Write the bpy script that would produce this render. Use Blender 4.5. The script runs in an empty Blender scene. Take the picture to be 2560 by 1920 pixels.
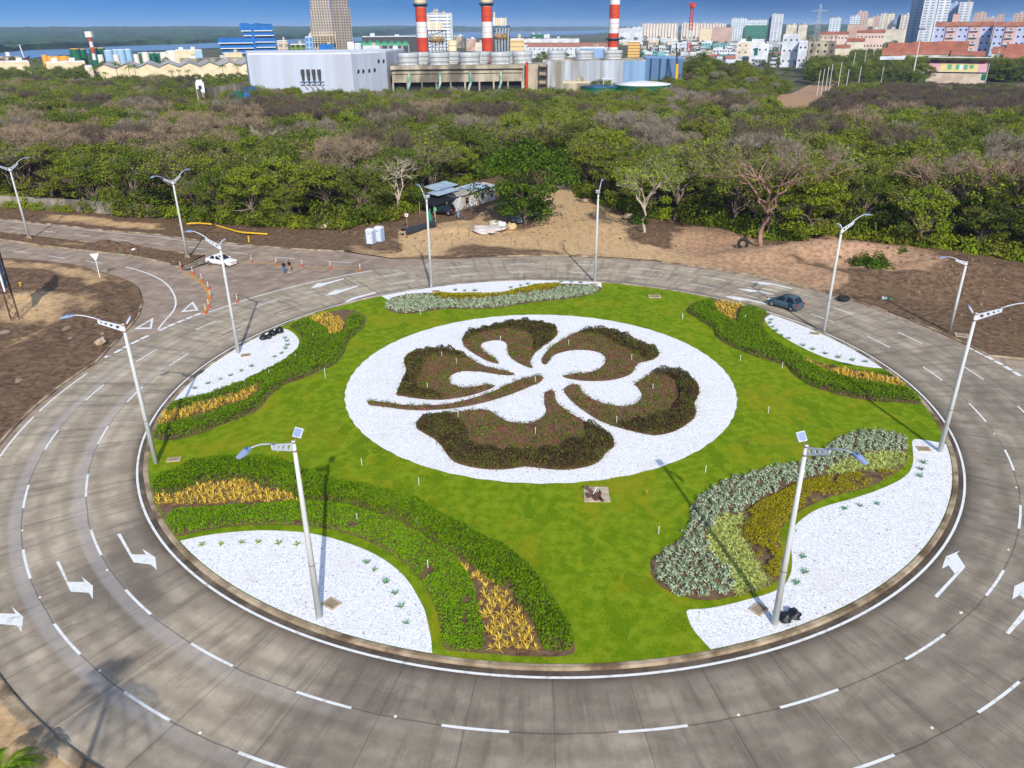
import bpy, math, random
import numpy as np
from mathutils import Vector, Matrix, noise as mnoise
from mathutils.geometry import delaunay_2d_cdt
sc = bpy.context.scene
COL = sc.collection
R_ = math.radians
# ------------------------------------------------------------------ camera
F_PX, PITCH, ROLL, CH = 1901.608, 0.438247, -0.0087711, 30.0
fw = Vector((0, math.cos(PITCH), -math.sin(PITCH))); up0 = Vector((0, math.sin(PITCH), math.cos(PITCH))); rt0 = Vector((1, 0, 0))
rt = rt0 * math.cos(ROLL) + up0 * math.sin(ROLL); up = up0 * math.cos(ROLL) - rt0 * math.sin(ROLL)
cam = bpy.data.cameras.new('camera'); camo = bpy.data.objects.new('camera', cam); COL.objects.link(camo)
cam.sensor_fit = 'HORIZONTAL'; cam.sensor_width = 36; cam.lens = F_PX / 2560 * 36; cam.clip_start = 0.5; cam.clip_end = 60000
m4 = Matrix((rt, up, -fw)).transposed().to_4x4(); m4.translation = (0, 0, CH); camo.matrix_world = m4
sc.camera = camo
# ------------------------------------------------------------------ sky, sun, exposure
SUN_EL, SUN_AZ = R_(34), R_(169.6)
w = bpy.data.worlds.new('World'); sc.world = w; w.use_nodes = True
nt = w.node_tree; nt.nodes.clear()
def nd(nt, t, **k):
    n = nt.nodes.new(t)
    for a, b in k.items():
        if a.startswith('i_'):
            n.inputs[int(a[2:]) if a[2:].isdigit() else a[2:].replace('_', ' ')].default_value = b
        else: setattr(n, a, b)
    return n
def mixc(nt, fac, a, b, mode='MIX'):
    n = nt.nodes.new('ShaderNodeMix'); n.data_type = 'RGBA'; n.blend_type = mode
    for s, v in ((0, fac), (6, a), (7, b)):
        if hasattr(v, 'links') or hasattr(v, 'is_linked'): nt.links.new(v, n.inputs[s])
        else: n.inputs[s].default_value = v if s == 0 else (*v[:3], 1)
    return n.outputs[2]
def math_(nt, op, a, b=None, c=None):
    n = nt.nodes.new('ShaderNodeMath'); n.operation = op
    for i, v in enumerate((a, b, c)):
        if v is None: continue
        if hasattr(v, 'is_linked'): nt.links.new(v, n.inputs[i])
        else: n.inputs[i].default_value = v
    return n.outputs[0]
def mapr(nt, v, a, b, c=0.0, d=1.0):
    n = nt.nodes.new('ShaderNodeMapRange'); n.interpolation_type = 'SMOOTHSTEP'
    nt.links.new(v, n.inputs[0])
    for i, x in enumerate((a, b, c, d)): n.inputs[i + 1].default_value = x
    return n.outputs[0]
def S(r, g, b, k=1.14):
    return tuple((((v / 255) / 12.92) if v < 10.3 else (((v / 255) + .055) / 1.055) ** 2.4) / k for v in (r, g, b))
sky = nd(nt, 'ShaderNodeTexSky', sky_type='NISHITA', sun_disc=False, sun_elevation=SUN_EL, sun_rotation=SUN_AZ)
tc = nd(nt, 'ShaderNodeTexCoord'); sx = nd(nt, 'ShaderNodeSeparateXYZ'); nt.links.new(tc.outputs['Generated'], sx.inputs[0])
EXPO = 0.52
ke = 2 ** EXPO
low = mixc(nt, mapr(nt, sx.outputs[0], -.55, .55), S(100, 166, 230, ke), S(64, 116, 180, ke))
lo2 = mixc(nt, mapr(nt, sx.outputs[0], -.55, .55), S(66, 140, 216, ke), S(38, 84, 150, ke))
low = mixc(nt, mapr(nt, sx.outputs[2], .0, .034), low, lo2)
cn = nd(nt, 'ShaderNodeTexNoise'); cn.inputs['Scale'].default_value = 9; cn.inputs['Detail'].default_value = 6
mp = nd(nt, 'ShaderNodeMapping'); mp.inputs['Scale'].default_value = (1, 1, 5); nt.links.new(tc.outputs['Generated'], mp.inputs[0]); nt.links.new(mp.outputs[0], cn.inputs['Vector'])
low = mixc(nt, mapr(nt, cn.outputs[0], .42, .75, 0, .22), low, S(120, 170, 220, ke))
nis = mixc(nt, 1.0, sky.outputs[0], (.15, .15, .15), 'MULTIPLY')
allc = mixc(nt, mapr(nt, sx.outputs[2], .05, .4), low, nis)
bg = nd(nt, 'ShaderNodeBackground'); wo = nd(nt, 'ShaderNodeOutputWorld'); nt.links.new(allc, bg.inputs[0]); nt.links.new(bg.outputs[0], wo.inputs[0])
sl = bpy.data.lights.new('sun', 'SUN'); sl.energy = 3.25; sl.angle = R_(0.53); sl.color = (1, .955, .88)
so = bpy.data.objects.new('sun', sl); COL.objects.link(so)
ld = Vector((-math.sin(SUN_AZ) * math.cos(SUN_EL), -math.cos(SUN_AZ) * math.cos(SUN_EL), -math.sin(SUN_EL)))
so.rotation_euler = ld.to_track_quat('-Z', 'Y').to_euler()
sc.view_settings.view_transform = 'Standard'; sc.view_settings.look = 'None'; sc.view_settings.exposure = EXPO; sc.view_settings.gamma = 1
try:
    sc.cycles.max_bounces = 6; sc.cycles.transparent_max_bounces = 8; sc.cycles.volume_bounces = 0
except Exception: pass
# ------------------------------------------------------------------ photo pixel -> ground point
REG = {'A': (0, 0, 1.157324), 'N': (0, 0, 1), 'R1': (0, 760, .38879), 'R2': (0, 1280, .38879), 'R3': (380, 1100, .48825), 'R4': (860, 780, .45208),
       'R5': (1560, 1020, .45208), 'R6': (1700, 640, .38879), 'R7': (900, 1500, .75045), 'R8': (560, 1020, .27125), 'L5': (0, 380, .38879),
       'M6': (860, 380, .38879), 'Q7': (1700, 380, .38879), 'Z1': (0, 420, .18083), 'Z2': (400, 600, .18083), 'Z3': (1100, 420, .18083), 'Z7': (1280, 160, .57866),
       'Z6': (0, 240, .57866), 'C8': (860, 420, .19892), 'T7': (0, 600, .18083), 'P4': (1380, 1180, .1085)}
def px(reg, x, y):
    a, b, k = REG[reg]; return a + x * k, b + y * k
def ray(x, y): return fw + rt * ((x - 1280) / F_PX) + up * (-(y - 960) / F_PX)
def G(x, y, z=0.0):
    d = ray(x, y); t = (z - CH) / d.z; return Vector((d.x * t, d.y * t, z))
def GR(reg, pts, z=0.0):
    return [G(*px(reg, *p), z) for p in pts]
def at(x, D, y=100):
    d = ray(x, y); h = math.hypot(d.x, d.y); return Vector((d.x / h * D, d.y / h * D, 0))
def hz(y, D, x=1280):
    d = ray(x, y); return CH + d.z / math.hypot(d.x, d.y) * D
def proj(p):
    v = Vector(p) - Vector((0, 0, CH)); k = v.dot(fw); return 1280 + F_PX * v.dot(rt) / k, 960 - F_PX * v.dot(up) / k
# ------------------------------------------------------------------ mesh helpers
class MB:
    def __init__(s): s.v = []; s.f = []; s.m = []
    def add(s, vs, fs, m=0):
        o = len(s.v); s.v += [tuple(v) for v in vs]; s.f += [tuple(i + o for i in f) for f in fs]; s.m += [m] * len(fs); return s
    def box(s, c, d, rz=0, m=0, top=1.0, ry=0):
        x, y, z = d[0] / 2, d[1] / 2, d[2] / 2; vs = []
        M = Matrix.Rotation(rz, 3, 'Z') @ Matrix.Rotation(ry, 3, 'Y')
        for k, t in ((-z, 1), (z, top)):
            for a, b in ((-x, -y), (x, -y), (x, y), (-x, y)): vs.append(M @ Vector((a * t, b * t, k)) + Vector(c))
        return s.add(vs, [(3, 2, 1, 0), (4, 5, 6, 7), (0, 1, 5, 4), (1, 2, 6, 5), (2, 3, 7, 6), (3, 0, 4, 7)], m)
    def tube(s, pts, rad, n=8, m=0, cap=True):
        P = [Vector(p) for p in pts]; k = len(P); vs = []
        if not hasattr(rad, '__len__'): rad = [rad] * k
        for i in range(k):
            d = (P[min(i + 1, k - 1)] - P[max(i - 1, 0)]).normalized()
            a = d.orthogonal().normalized() if abs(d.z) > .95 else d.cross(Vector((0, 0, 1))).normalized()
            b = d.cross(a)
            for j in range(n):
                t = 2 * math.pi * j / n; vs.append(P[i] + (a * math.cos(t) + b * math.sin(t)) * rad[i])
        fs = [(i * n + j, i * n + (j + 1) % n, (i + 1) * n + (j + 1) % n, (i + 1) * n + j) for i in range(k - 1) for j in range(n)]
        if cap: fs += [tuple(range(n - 1, -1, -1)), tuple(range((k - 1) * n, k * n))]
        return s.add(vs, fs, m)
    def lathe(s, prof, c=(0, 0, 0), n=16, m=0, cap=True):
        return s.tube([(c[0], c[1], c[2] + z + i * 1e-5) for i, (r, z) in enumerate(prof)], [r for r, z in prof], n, m, cap)
    def prism(s, poly, z0, z1, m=0):
        n = len(poly); vs = [(p[0], p[1], z0) for p in poly] + [(p[0], p[1], z1) for p in poly]
        return s.add(vs, [tuple(range(n - 1, -1, -1)), tuple(range(n, 2 * n))] + [(i, (i + 1) % n, n + (i + 1) % n, n + i) for i in range(n)], m)
    def quad(s, a, b, c, d, m=0): return s.add([a, b, c, d], [(0, 1, 2, 3)], m)
    def strip(s, pts, wd, z=None, m=0, closed=False):
        P = [Vector(p) for p in pts]; n = len(P); vs = []
        for i in range(n):
            a, b = (P[(i - 1) % n], P[(i + 1) % n]) if closed else (P[max(i - 1, 0)], P[min(i + 1, n - 1)])
            d = b - a; d.z = 0; d.normalize(); q = Vector((-d.y, d.x, 0)) * wd / 2
            for e in (P[i] + q, P[i] - q): vs.append((e.x, e.y, P[i].z if z is None else z))
        k = n if closed else n - 1
        return s.add(vs, [(2 * i + 1, 2 * ((i + 1) % n) + 1, 2 * ((i + 1) % n), 2 * i) for i in range(k)], m)
    def mesh(s, name, mats, smooth=False):
        me = bpy.data.meshes.new(name); me.from_pydata(s.v, [], s.f)
        for q in (mats if isinstance(mats, (list, tuple)) else [mats]): me.materials.append(q)
        if len(me.materials) > 1: me.polygons.foreach_set('material_index', s.m)
        if smooth: me.polygons.foreach_set('use_smooth', [True] * len(s.f))
        me.update(); return me
    def build(s, name, mats, parent=None, smooth=False, loc=None):
        return link(name, s.mesh(name, mats, smooth), parent, loc)
def link(name, me, parent=None, loc=None):
    o = bpy.data.objects.new(name, me); COL.objects.link(o)
    if parent: o.parent = parent
    if loc is not None: o.location = loc
    return o
def tag(o, label=None, cat=None, group=None, kind=None):
    for k, v in (('label', label), ('category', cat), ('group', group), ('kind', kind)):
        if v: o[k] = v
    return o
def thing(name, label, cat, loc=(0, 0, 0), rz=0, group=None):
    o = bpy.data.objects.new(name, None); COL.objects.link(o); o.location = loc; o.rotation_euler = (0, 0, rz); o.empty_display_size = .3
    return tag(o, label, cat, group)
def dup(root, loc, rz=0, s=1.0, label=None, group=None):
    r = root.copy(); COL.objects.link(r); r.location = loc; r.rotation_euler = (0, 0, rz); r.scale = (s, s, s) if not hasattr(s, '__len__') else s
    if label: r['label'] = label
    if group: r['group'] = group
    for ch in root.children:
        c = ch.copy(); COL.objects.link(c); c.parent = r
        for g in ch.children:
            d = g.copy(); COL.objects.link(d); d.parent = c
    return r
def inpoly(P, X, Y):
    ins = np.zeros(X.shape, bool); n = len(P)
    for i in range(n):
        x0, y0 = P[i][0], P[i][1]; x1, y1 = P[(i + 1) % n][0], P[(i + 1) % n][1]
        if y0 == y1: continue
        c = (y0 > Y) != (y1 > Y); ins ^= c & (X < (x1 - x0) * (Y - y0) / (y1 - y0) + x0)
    return ins
def sample(P, n, rng):
    xs = [p[0] for p in P]; ys = [p[1] for p in P]; out = []
    while sum(len(o) for o in out) < n:
        X = rng.uniform(min(xs), max(xs), n * 3); Y = rng.uniform(min(ys), max(ys), n * 3); k = inpoly(P, X, Y); out.append(np.stack([X[k], Y[k]], 1))
    return np.concatenate(out)[:n]
def parea(P): return abs(sum(P[i][0] * P[(i + 1) % len(P)][1] - P[(i + 1) % len(P)][0] * P[i][1] for i in range(len(P)))) / 2
def smoothpoly(P, n=4):
    out = []; k = len(P)
    for i in range(k):
        a, b, c, d = (Vector(P[(i + j) % k]) for j in (-1, 0, 1, 2))
        for j in range(n):
            t = j / n; out.append(.5 * (2 * b + (c - a) * t + (2 * a - 5 * b + 4 * c - d) * t * t + (3 * b - a - 3 * c + d) * t ** 3))
    return out
def smoothpath(P, n=4):
    Q = [P[0]] + list(P) + [P[-1]]; out = []
    for i in range(1, len(Q) - 2):
        a, b, c, d = (Vector(Q[i + j]) for j in (-1, 0, 1, 2))
        for j in range(n):
            t = j / n; out.append(.5 * (2 * b + (c - a) * t + (2 * a - 5 * b + 4 * c - d) * t * t + (3 * b - a - 3 * c + d) * t ** 3))
    return out + [Vector(P[-1])]
def sheet(name, P, z, mat, res=None, hf=None, zone=None, parent=None, holes=(), kind=None, skirt=None):
    P = [(p[0], p[1]) for p in P]; vs = [Vector(p) for p in P]; ed = [(i, (i + 1) % len(P)) for i in range(len(P))]
    if res:
        xs = [p[0] for p in P]; ys = [p[1] for p in P]
        X, Y = np.meshgrid(np.arange(min(xs), max(xs), res), np.arange(min(ys), max(ys), res)); X = X + (np.arange(X.shape[0])[:, None] % 2) * res * .5
        k = inpoly(P, X, Y); vs += [Vector((a, b)) for a, b in zip(X[k], Y[k])]
    r = delaunay_2d_cdt(vs, ed, [], 1, 1e-4)
    V = np.array([tuple(v) for v in r[0]]); Fs = [tuple(f) for f in r[2]]
    if holes:
        c = np.array([[sum(V[i][0] for i in f) / 3, sum(V[i][1] for i in f) / 3] for f in Fs]); kill = np.zeros(len(Fs), bool)
        for h in holes: kill |= inpoly(h, c[:, 0], c[:, 1])
        Fs = [f for f, q in zip(Fs, kill) if not q]
    Z = np.full(len(V), z) if hf is None else z + hf(V[:, 0], V[:, 1])
    V3 = [(a, b, c) for (a, b), c in zip(V, Z)]
    Fs = [f if ((V[f[1]][0] - V[f[0]][0]) * (V[f[2]][1] - V[f[0]][1]) - (V[f[1]][1] - V[f[0]][1]) * (V[f[2]][0] - V[f[0]][0])) > 0 else f[::-1] for f in Fs]
    me = bpy.data.meshes.new(name); me.from_pydata(V3, [], Fs); me.materials.append(mat)
    if zone is not None:
        a = me.attributes.new('zone', 'FLOAT', 'POINT'); a.data.foreach_set('value', zone(V[:, 0], V[:, 1]).astype('f'))
    if res: me.polygons.foreach_set('use_smooth', [True] * len(Fs))
    o = link(name, me, parent)
    if kind: o['kind'] = kind
    return o
def vnoise(X, Y, s=1.0, seed=0, octv=3):
    out = np.zeros(np.shape(X)); amp, tot = 1.0, 0
    r = np.random.RandomState(seed); T = r.rand(256, 256)
    for o in range(octv):
        x = np.asarray(X) / s * 2 ** o + 31.7 * o; y = np.asarray(Y) / s * 2 ** o + 17.3 * o
        xi = np.floor(x).astype(int); yi = np.floor(y).astype(int); fx = x - xi; fy = y - yi
        fx = fx * fx * (3 - 2 * fx); fy = fy * fy * (3 - 2 * fy); g = lambda a, b: T[a % 256, b % 256]
        out += amp * ((g(xi, yi) * (1 - fx) + g(xi + 1, yi) * fx) * (1 - fy) + (g(xi, yi + 1) * (1 - fx) + g(xi + 1, yi + 1) * fx) * fy); tot += amp; amp *= .5
    return out / tot - .5
def quads(name, C, N, sz, asp, mat, rng, parent=None, bend=False, U=None):
    """many small leaf faces as one mesh: centres C, normals N, half lengths sz, width ratio asp"""
    n = len(C); N = N / np.linalg.norm(N, axis=1)[:, None]
    if U is None: U = rng.normal(size=(n, 3))
    U = U - N * (U * N).sum(1)[:, None]; U /= np.linalg.norm(U, axis=1)[:, None] + 1e-9; W = np.cross(N, U)
    sz = np.broadcast_to(sz, (n,))[:, None]; a = U * sz; b = W * sz * asp
    V = np.stack([C - a, C + b * .9 - a * .1, C + a, C - b * .9 - a * .1], 1).reshape(-1, 3)
    me = bpy.data.meshes.new(name); me.vertices.add(4 * n); me.vertices.foreach_set('co', V.ravel().astype('f'))
    me.loops.add(4 * n); me.loops.foreach_set('vertex_index', np.arange(4 * n, dtype='i')); me.polygons.add(n)
    me.polygons.foreach_set('loop_start', np.arange(0, 4 * n, 4, dtype='i')); me.polygons.foreach_set('loop_total', np.full(n, 4, 'i'))
    me.materials.append(mat); me.update(calc_edges=True); me.validate()
    return me
def mjoin(name, meshes, mats):
    """join meshes into one (material slot per mesh)"""
    V, Fs, Mi = [], [], []
    for k, me in enumerate(meshes):
        o = len(V); V += [tuple(v.co) for v in me.vertices]
        for p in me.polygons: Fs.append(tuple(i + o for i in p.vertices)); Mi.append(k)
    me = bpy.data.meshes.new(name); me.from_pydata(V, [], Fs)
    for q in mats: me.materials.append(q)
    me.polygons.foreach_set('material_index', Mi); me.update(); return me
# ------------------------------------------------------------------ materials
def mat(name, c1, c2=None, sc1=1.0, rough=.8, bump=0, bsc=None, metal=0, c3=None, sc3=.1, det=5, lo=.35, hi=.65, stretch=None, island=None, objrand=None, transl=0, spec=.3):
    m = bpy.data.materials.new(name); m.use_nodes = True; nt = m.node_tree; nt.nodes.clear()
    out = nd(nt, 'ShaderNodeOutputMaterial'); b = nd(nt, 'ShaderNodeBsdfPrincipled'); b.inputs['Roughness'].default_value = rough; b.inputs['Metallic'].default_value = metal
    b.inputs['Specular IOR Level'].default_value = spec
    t = nd(nt, 'ShaderNodeTexCoord'); vec = t.outputs['Object']
    if stretch:
        mp = nd(nt, 'ShaderNodeMapping'); mp.inputs['Scale'].default_value = stretch; nt.links.new(vec, mp.inputs[0]); vec = mp.outputs[0]
    col = None
    if c2:
        n = nd(nt, 'ShaderNodeTexNoise'); n.inputs['Scale'].default_value = sc1; n.inputs['Detail'].default_value = det; nt.links.new(vec, n.inputs['Vector'])
        col = mixc(nt, mapr(nt, n.outputs[0], lo, hi), c1, c2)
    if c3:
        n = nd(nt, 'ShaderNodeTexNoise'); n.inputs['Scale'].default_value = sc3; n.inputs['Detail'].default_value = 4; nt.links.new(vec, n.inputs['Vector'])
        col = mixc(nt, mapr(nt, n.outputs[0], .42, .66), col or c1, c3)
    if island:
        g = nd(nt, 'ShaderNodeNewGeometry'); col = mixc(nt, g.outputs['Random Per Island'], col or c1, island)
    if objrand:
        g = nd(nt, 'ShaderNodeObjectInfo'); col = mixc(nt, math_(nt, 'MULTIPLY', g.outputs['Random'], .7), col or c1, objrand)
    if col is None: b.inputs['Base Color'].default_value = (*c1, 1)
    else: nt.links.new(col, b.inputs['Base Color'])
    if bump:
        n = nd(nt, 'ShaderNodeTexNoise'); n.inputs['Scale'].default_value = bsc or sc1 * 3; n.inputs['Detail'].default_value = 4; nt.links.new(vec, n.inputs['Vector'])
        bp = nd(nt, 'ShaderNodeBump'); bp.inputs['Strength'].default_value = bump; bp.inputs['Distance'].default_value = .1; nt.links.new(n.outputs[0], bp.inputs['Height']); nt.links.new(bp.outputs[0], b.inputs['Normal'])
    sh = b.outputs[0]
    if transl:
        tr = nd(nt, 'ShaderNodeBsdfTranslucent'); mx = nd(nt, 'ShaderNodeMixShader'); mx.inputs[0].default_value = transl
        if col is None: tr.inputs[0].default_value = (*c1, 1)
        else: nt.links.new(col, tr.inputs[0])
        nt.links.new(sh, mx.inputs[1]); nt.links.new(tr.outputs[0], mx.inputs[2]); sh = mx.outputs[0]
    nt.links.new(sh, out.inputs[0]); return m
def nodes_of(m): return m.node_tree, next(n for n in m.node_tree.nodes if n.type == 'BSDF_PRINCIPLED')
# ================================================================== SETTING
CX, CY = 2.80, 62.53
def arc(r, a0, a1, n=40, z=0): return [Vector((CX + r * math.cos(R_(a0 + (a1 - a0) * i / n)), CY + r * math.sin(R_(a0 + (a1 - a0) * i / n)), z)) for i in range(n + 1)]
def circ(r, n=160, z=0): return arc(r, 0, 360 - 360 / n, n - 1, z)
soil_d, soil_l, sand = S(88, 69, 53), S(128, 103, 81), S(212, 178, 134)
# --- earth material with a zone attribute: 0 dark topsoil, 1 pale sand, 2 pinkish cut earth
def earth_mat(name, rz=None):
    m = mat(name, soil_d, rough=.95, spec=.1); nt, b = nodes_of(m); t = nd(nt, 'ShaderNodeTexCoord'); L = nt.links.new
    def nz(s, d=6, st=None):
        n = nd(nt, 'ShaderNodeTexNoise'); n.inputs['Scale'].default_value = s; n.inputs['Detail'].default_value = d
        if st:
            mp = nd(nt, 'ShaderNodeMapping'); mp.inputs['Scale'].default_value = st; mp.inputs['Rotation'].default_value = (0, 0, rz or 0); L(t.outputs['Object'], mp.inputs[0]); L(mp.outputs[0], n.inputs['Vector'])
        else: L(t.outputs['Object'], n.inputs['Vector'])
        return n.outputs[0]
    a = nd(nt, 'ShaderNodeAttribute', attribute_name='zone'); z = a.outputs['Fac']
    n1, n2 = nz(.22), nz(1.6, 8)
    zz = math_(nt, 'ADD', z, math_(nt, 'MULTIPLY', math_(nt, 'SUBTRACT', n1, .5), .5))
    dark = mixc(nt, mapr(nt, n2, .3, .7), soil_d, soil_l); dark = mixc(nt, mapr(nt, n1, .5, .7, 0, .6), dark, S(112, 92, 66))
    sa = mixc(nt, mapr(nt, n2, .3, .72), S(184, 151, 110), sand)
    tr = nz(.55, 3, (3.2, .22, 1)); sa = mixc(nt, mapr(nt, tr, .56, .68, 0, .45), sa, S(140, 114, 88))
    pk = mixc(nt, mapr(nt, n2, .3, .7), S(154, 120, 94), S(200, 160, 128))
    ps = nd(nt, 'ShaderNodeSeparateXYZ'); L(t.outputs['Object'], ps.inputs[0]); sa = mixc(nt, mapr(nt, ps.outputs[0], 18, 30), sa, mixc(nt, mapr(nt, n2, .3, .7), S(150, 119, 92), S(186, 150, 118))); c = mixc(nt, mapr(nt, zz, .25, .75), dark, sa); c = mixc(nt, mapr(nt, zz, 1.3, 1.8), c, pk)
    v = nd(nt, 'ShaderNodeTexVoronoi'); v.inputs['Scale'].default_value = 1.3; L(t.outputs['Object'], v.inputs['Vector'])
    c = mixc(nt, mapr(nt, v.outputs['Distance'], .1, .05, 0, .5), c, S(190, 170, 145)); L(c, b.inputs['Base Color'])
    bp = nd(nt, 'ShaderNodeBump'); bp.inputs['Strength'].default_value = .7; bp.inputs['Distance'].default_value = .1; L(nz(2.4, 8), bp.inputs['Height']); L(bp.outputs[0], b.inputs['Normal']); return m
M_earth = earth_mat('bare_earth', .5); M_soil = mat('bed_soil', S(90, 66, 48), S(122, 94, 70), 3, .95, .8, 9, c3=S(120, 96, 70), sc3=.9)
M_ground = mat('scrub_ground', S(70, 74, 34), S(104, 92, 58), .05, .95, c3=S(56, 70, 26), sc3=.02)
gp = MB().quad((-14500, -1000, -.3), (14500, -1000, -.3), (14500, 15000, -.3), (-14500, 15000, -.3)).build('ground', M_ground); gp['kind'] = 'structure'
# --- road concrete
def road_mat(name, ring):
    m = mat(name, (.2, .2, .2), rough=.85, spec=.25); nt, b = nodes_of(m); L = nt.links.new; t = nd(nt, 'ShaderNodeTexCoord')
    if ring:
        sb = nd(nt, 'ShaderNodeVectorMath', operation='SUBTRACT'); sb.inputs[1].default_value = (CX, CY, 0); L(t.outputs['Object'], sb.inputs[0])
        s = nd(nt, 'ShaderNodeSeparateXYZ'); L(sb.outputs[0], s.inputs[0]); ln = nd(nt, 'ShaderNodeVectorMath', operation='LENGTH'); L(sb.outputs[0], ln.inputs[0])
        r = ln.outputs['Value']; th = math_(nt, 'ARCTAN2', s.outputs[1], s.outputs[0]); u = math_(nt, 'MULTIPLY', th, 39.2); v = r
    else:
        mp = nd(nt, 'ShaderNodeMapping'); mp.inputs['Rotation'].default_value = (0, 0, R_(22)); L(t.outputs['Object'], mp.inputs[0]); s = nd(nt, 'ShaderNodeSeparateXYZ'); L(mp.outputs[0], s.inputs[0]); u, v = s.outputs[0], s.outputs[1]
    def nz(su, sv, d=6, off=0, rough=.55):
        c = nd(nt, 'ShaderNodeCombineXYZ'); L(math_(nt, 'MULTIPLY', u, su), c.inputs[0]); L(math_(nt, 'MULTIPLY', v, sv), c.inputs[1]); c.inputs[2].default_value = off
        n = nd(nt, 'ShaderNodeTexNoise'); n.inputs['Scale'].default_value = 1; n.inputs['Detail'].default_value = d; n.inputs['Roughness'].default_value = rough; L(c.outputs[0], n.inputs['Vector']); return n.outputs[0]
    big, mid, strk, fine, strk2 = nz(.09, .12, 5), nz(.45, .5, 6, 3, .65), nz(1.5, .16, 5, 7), nz(5, 5, 5, 9, .7), nz(6, .3, 4, 11)
    c = mixc(nt, mapr(nt, mid, .28, .72), *((S(154, 139, 118), S(203, 187, 163)) if ring else (S(143, 122, 104), S(184, 163, 143))))
    if ring:   # newer, darker slabs on the near right side of the ring
        dk = math_(nt, 'ADD', math_(nt, 'MULTIPLY', math_(nt, 'COSINE', math_(nt, 'ADD', th, R_(52))), .55), math_(nt, 'MULTIPLY', math_(nt, 'SUBTRACT', big, .5), 1.6))
        c = mixc(nt, mapr(nt, dk, -.08, .5, 0, .8), c, mixc(nt, mapr(nt, mid, .3, .7), S(110, 101, 87), S(152, 141, 124)))
    sl = nd(nt, 'ShaderNodeTexWhiteNoise', noise_dimensions='2D'); cc = nd(nt, 'ShaderNodeCombineXYZ')
    us = math_(nt, 'DIVIDE', u, 4.47); vs = math_(nt, 'DIVIDE', math_(nt, 'SUBTRACT', v, 33.35 if ring else 1.2), 3.85)
    L(math_(nt, 'FLOOR', us), cc.inputs[0]); L(math_(nt, 'FLOOR', vs), cc.inputs[1]); L(cc.outputs[0], sl.inputs['Vector'])
    c = mixc(nt, math_(nt, 'MULTIPLY', sl.outputs['Value'], .22), c, S(106, 96, 86))
    c = mixc(nt, mapr(nt, strk, .46, .72, 0, .55), c, S(100, 90, 80)); c = mixc(nt, mapr(nt, strk2, .52, .76, 0, .2), c, S(190, 182, 172))
    c = mixc(nt, mapr(nt, fine, .58, .75, 0, .35), c, S(70, 62, 54)); c = mixc(nt, mapr(nt, big, .54, .72, 0, .5), c, S(110, 98, 87))
    if ring:
        for rc in (34.75, 36.3, 38.35, 39.95, 42.0, 43.4):   # faint tyre wear along the lanes
            k = mapr(nt, math_(nt, 'ABSOLUTE', math_(nt, 'SUBTRACT', math_(nt, 'ADD', r, math_(nt, 'MULTIPLY', math_(nt, 'SUBTRACT', big, .5), 1.2)), rc)), .5, .05); c = mixc(nt, math_(nt, 'MULTIPLY', k, mapr(nt, mid, .35, .65, .05, .3)), c, S(84, 76, 68))
        cv = nd(nt, 'ShaderNodeTexVoronoi', feature='DISTANCE_TO_EDGE'); cv.inputs['Scale'].default_value = .13; vw = nd(nt, 'ShaderNodeVectorMath', operation='ADD'); nz3 = nd(nt, 'ShaderNodeTexNoise'); nz3.inputs['Scale'].default_value = .8; L(t.outputs['Object'], nz3.inputs['Vector']); L(t.outputs['Object'], vw.inputs[0]); L(nz3.outputs['Color'], vw.inputs[1]); L(vw.outputs[0], cv.inputs['Vector'])
        c = mixc(nt, math_(nt, 'MULTIPLY', mapr(nt, cv.outputs['Distance'], .005, .002, 0, .22), mapr(nt, big, .5, .6)), c, S(60, 52, 46))
        c = mixc(nt, math_(nt, 'MULTIPLY', mapr(nt, r, 34.9, 33.7), mapr(nt, mid, .3, .6, .35, .9)), c, S(62, 50, 42))
        for rc in (37.2, 41.1):   # paler trowelled band beside the lane joints on the left of the ring
            k = mapr(nt, math_(nt, 'ABSOLUTE', math_(nt, 'SUBTRACT', r, rc + .35)), .55, .3); k = math_(nt, 'MULTIPLY', k, mapr(nt, math_(nt, 'COSINE', math_(nt, 'ADD', th, R_(150))), .6, .98, 0, .45)); c = mixc(nt, k, c, S(172, 166, 164))
            wv = math_(nt, 'ADD', r, math_(nt, 'MULTIPLY', math_(nt, 'SUBTRACT', mid, .5), .25)); k = mapr(nt, math_(nt, 'ABSOLUTE', math_(nt, 'SUBTRACT', wv, rc)), .06, .02, 0, .5); c = mixc(nt, k, c, S(52, 45, 40))
    fu = math_(nt, 'FRACT', us); j = mapr(nt, math_(nt, 'ABSOLUTE', math_(nt, 'SUBTRACT', fu, .5)), .491, .497, 0, .45); c = mixc(nt, j, c, S(60, 52, 46))
    if not ring:
        fv = math_(nt, 'FRACT', vs); j = mapr(nt, math_(nt, 'ABSOLUTE', math_(nt, 'SUBTRACT', fv, .5)), .485, .496, 0, .5); c = mixc(nt, j, c, S(70, 60, 52))
    L(c, b.inputs['Base Color'])
    bp = nd(nt, 'ShaderNodeBump'); bp.inputs['Strength'].default_value = .25; bp.inputs['Distance'].default_value = .02; L(fine, bp.inputs['Height']); L(bp.outputs[0], b.inputs['Normal']); return m
M_ring, M_road = road_mat('ring_concrete', True), road_mat('approach_concrete', False)
north_l = GR('Z1', [(0, 705), (550, 765), (1000, 815), (1500, 870), (2212, 925)]) + GR('L5', [(1200, 560), (1600, 600), (1900, 625), (2212, 640)]) + GR('M6', [(100, 656), (300, 685)])
far_l = [Vector((-190, north_l[0].y + .42 * (190 + north_l[0].x), 0))]
north = far_l + north_l + arc(45.7, 104, 9, 50) + [G(2560, 899), G(2900, 1008), G(3600, 1200)]
rp = [(p.x, p.y) for p in north] + [(90, -30), (-190, -30)]
o = sheet('approach_road', rp, 0, M_road, kind='structure')
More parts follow.
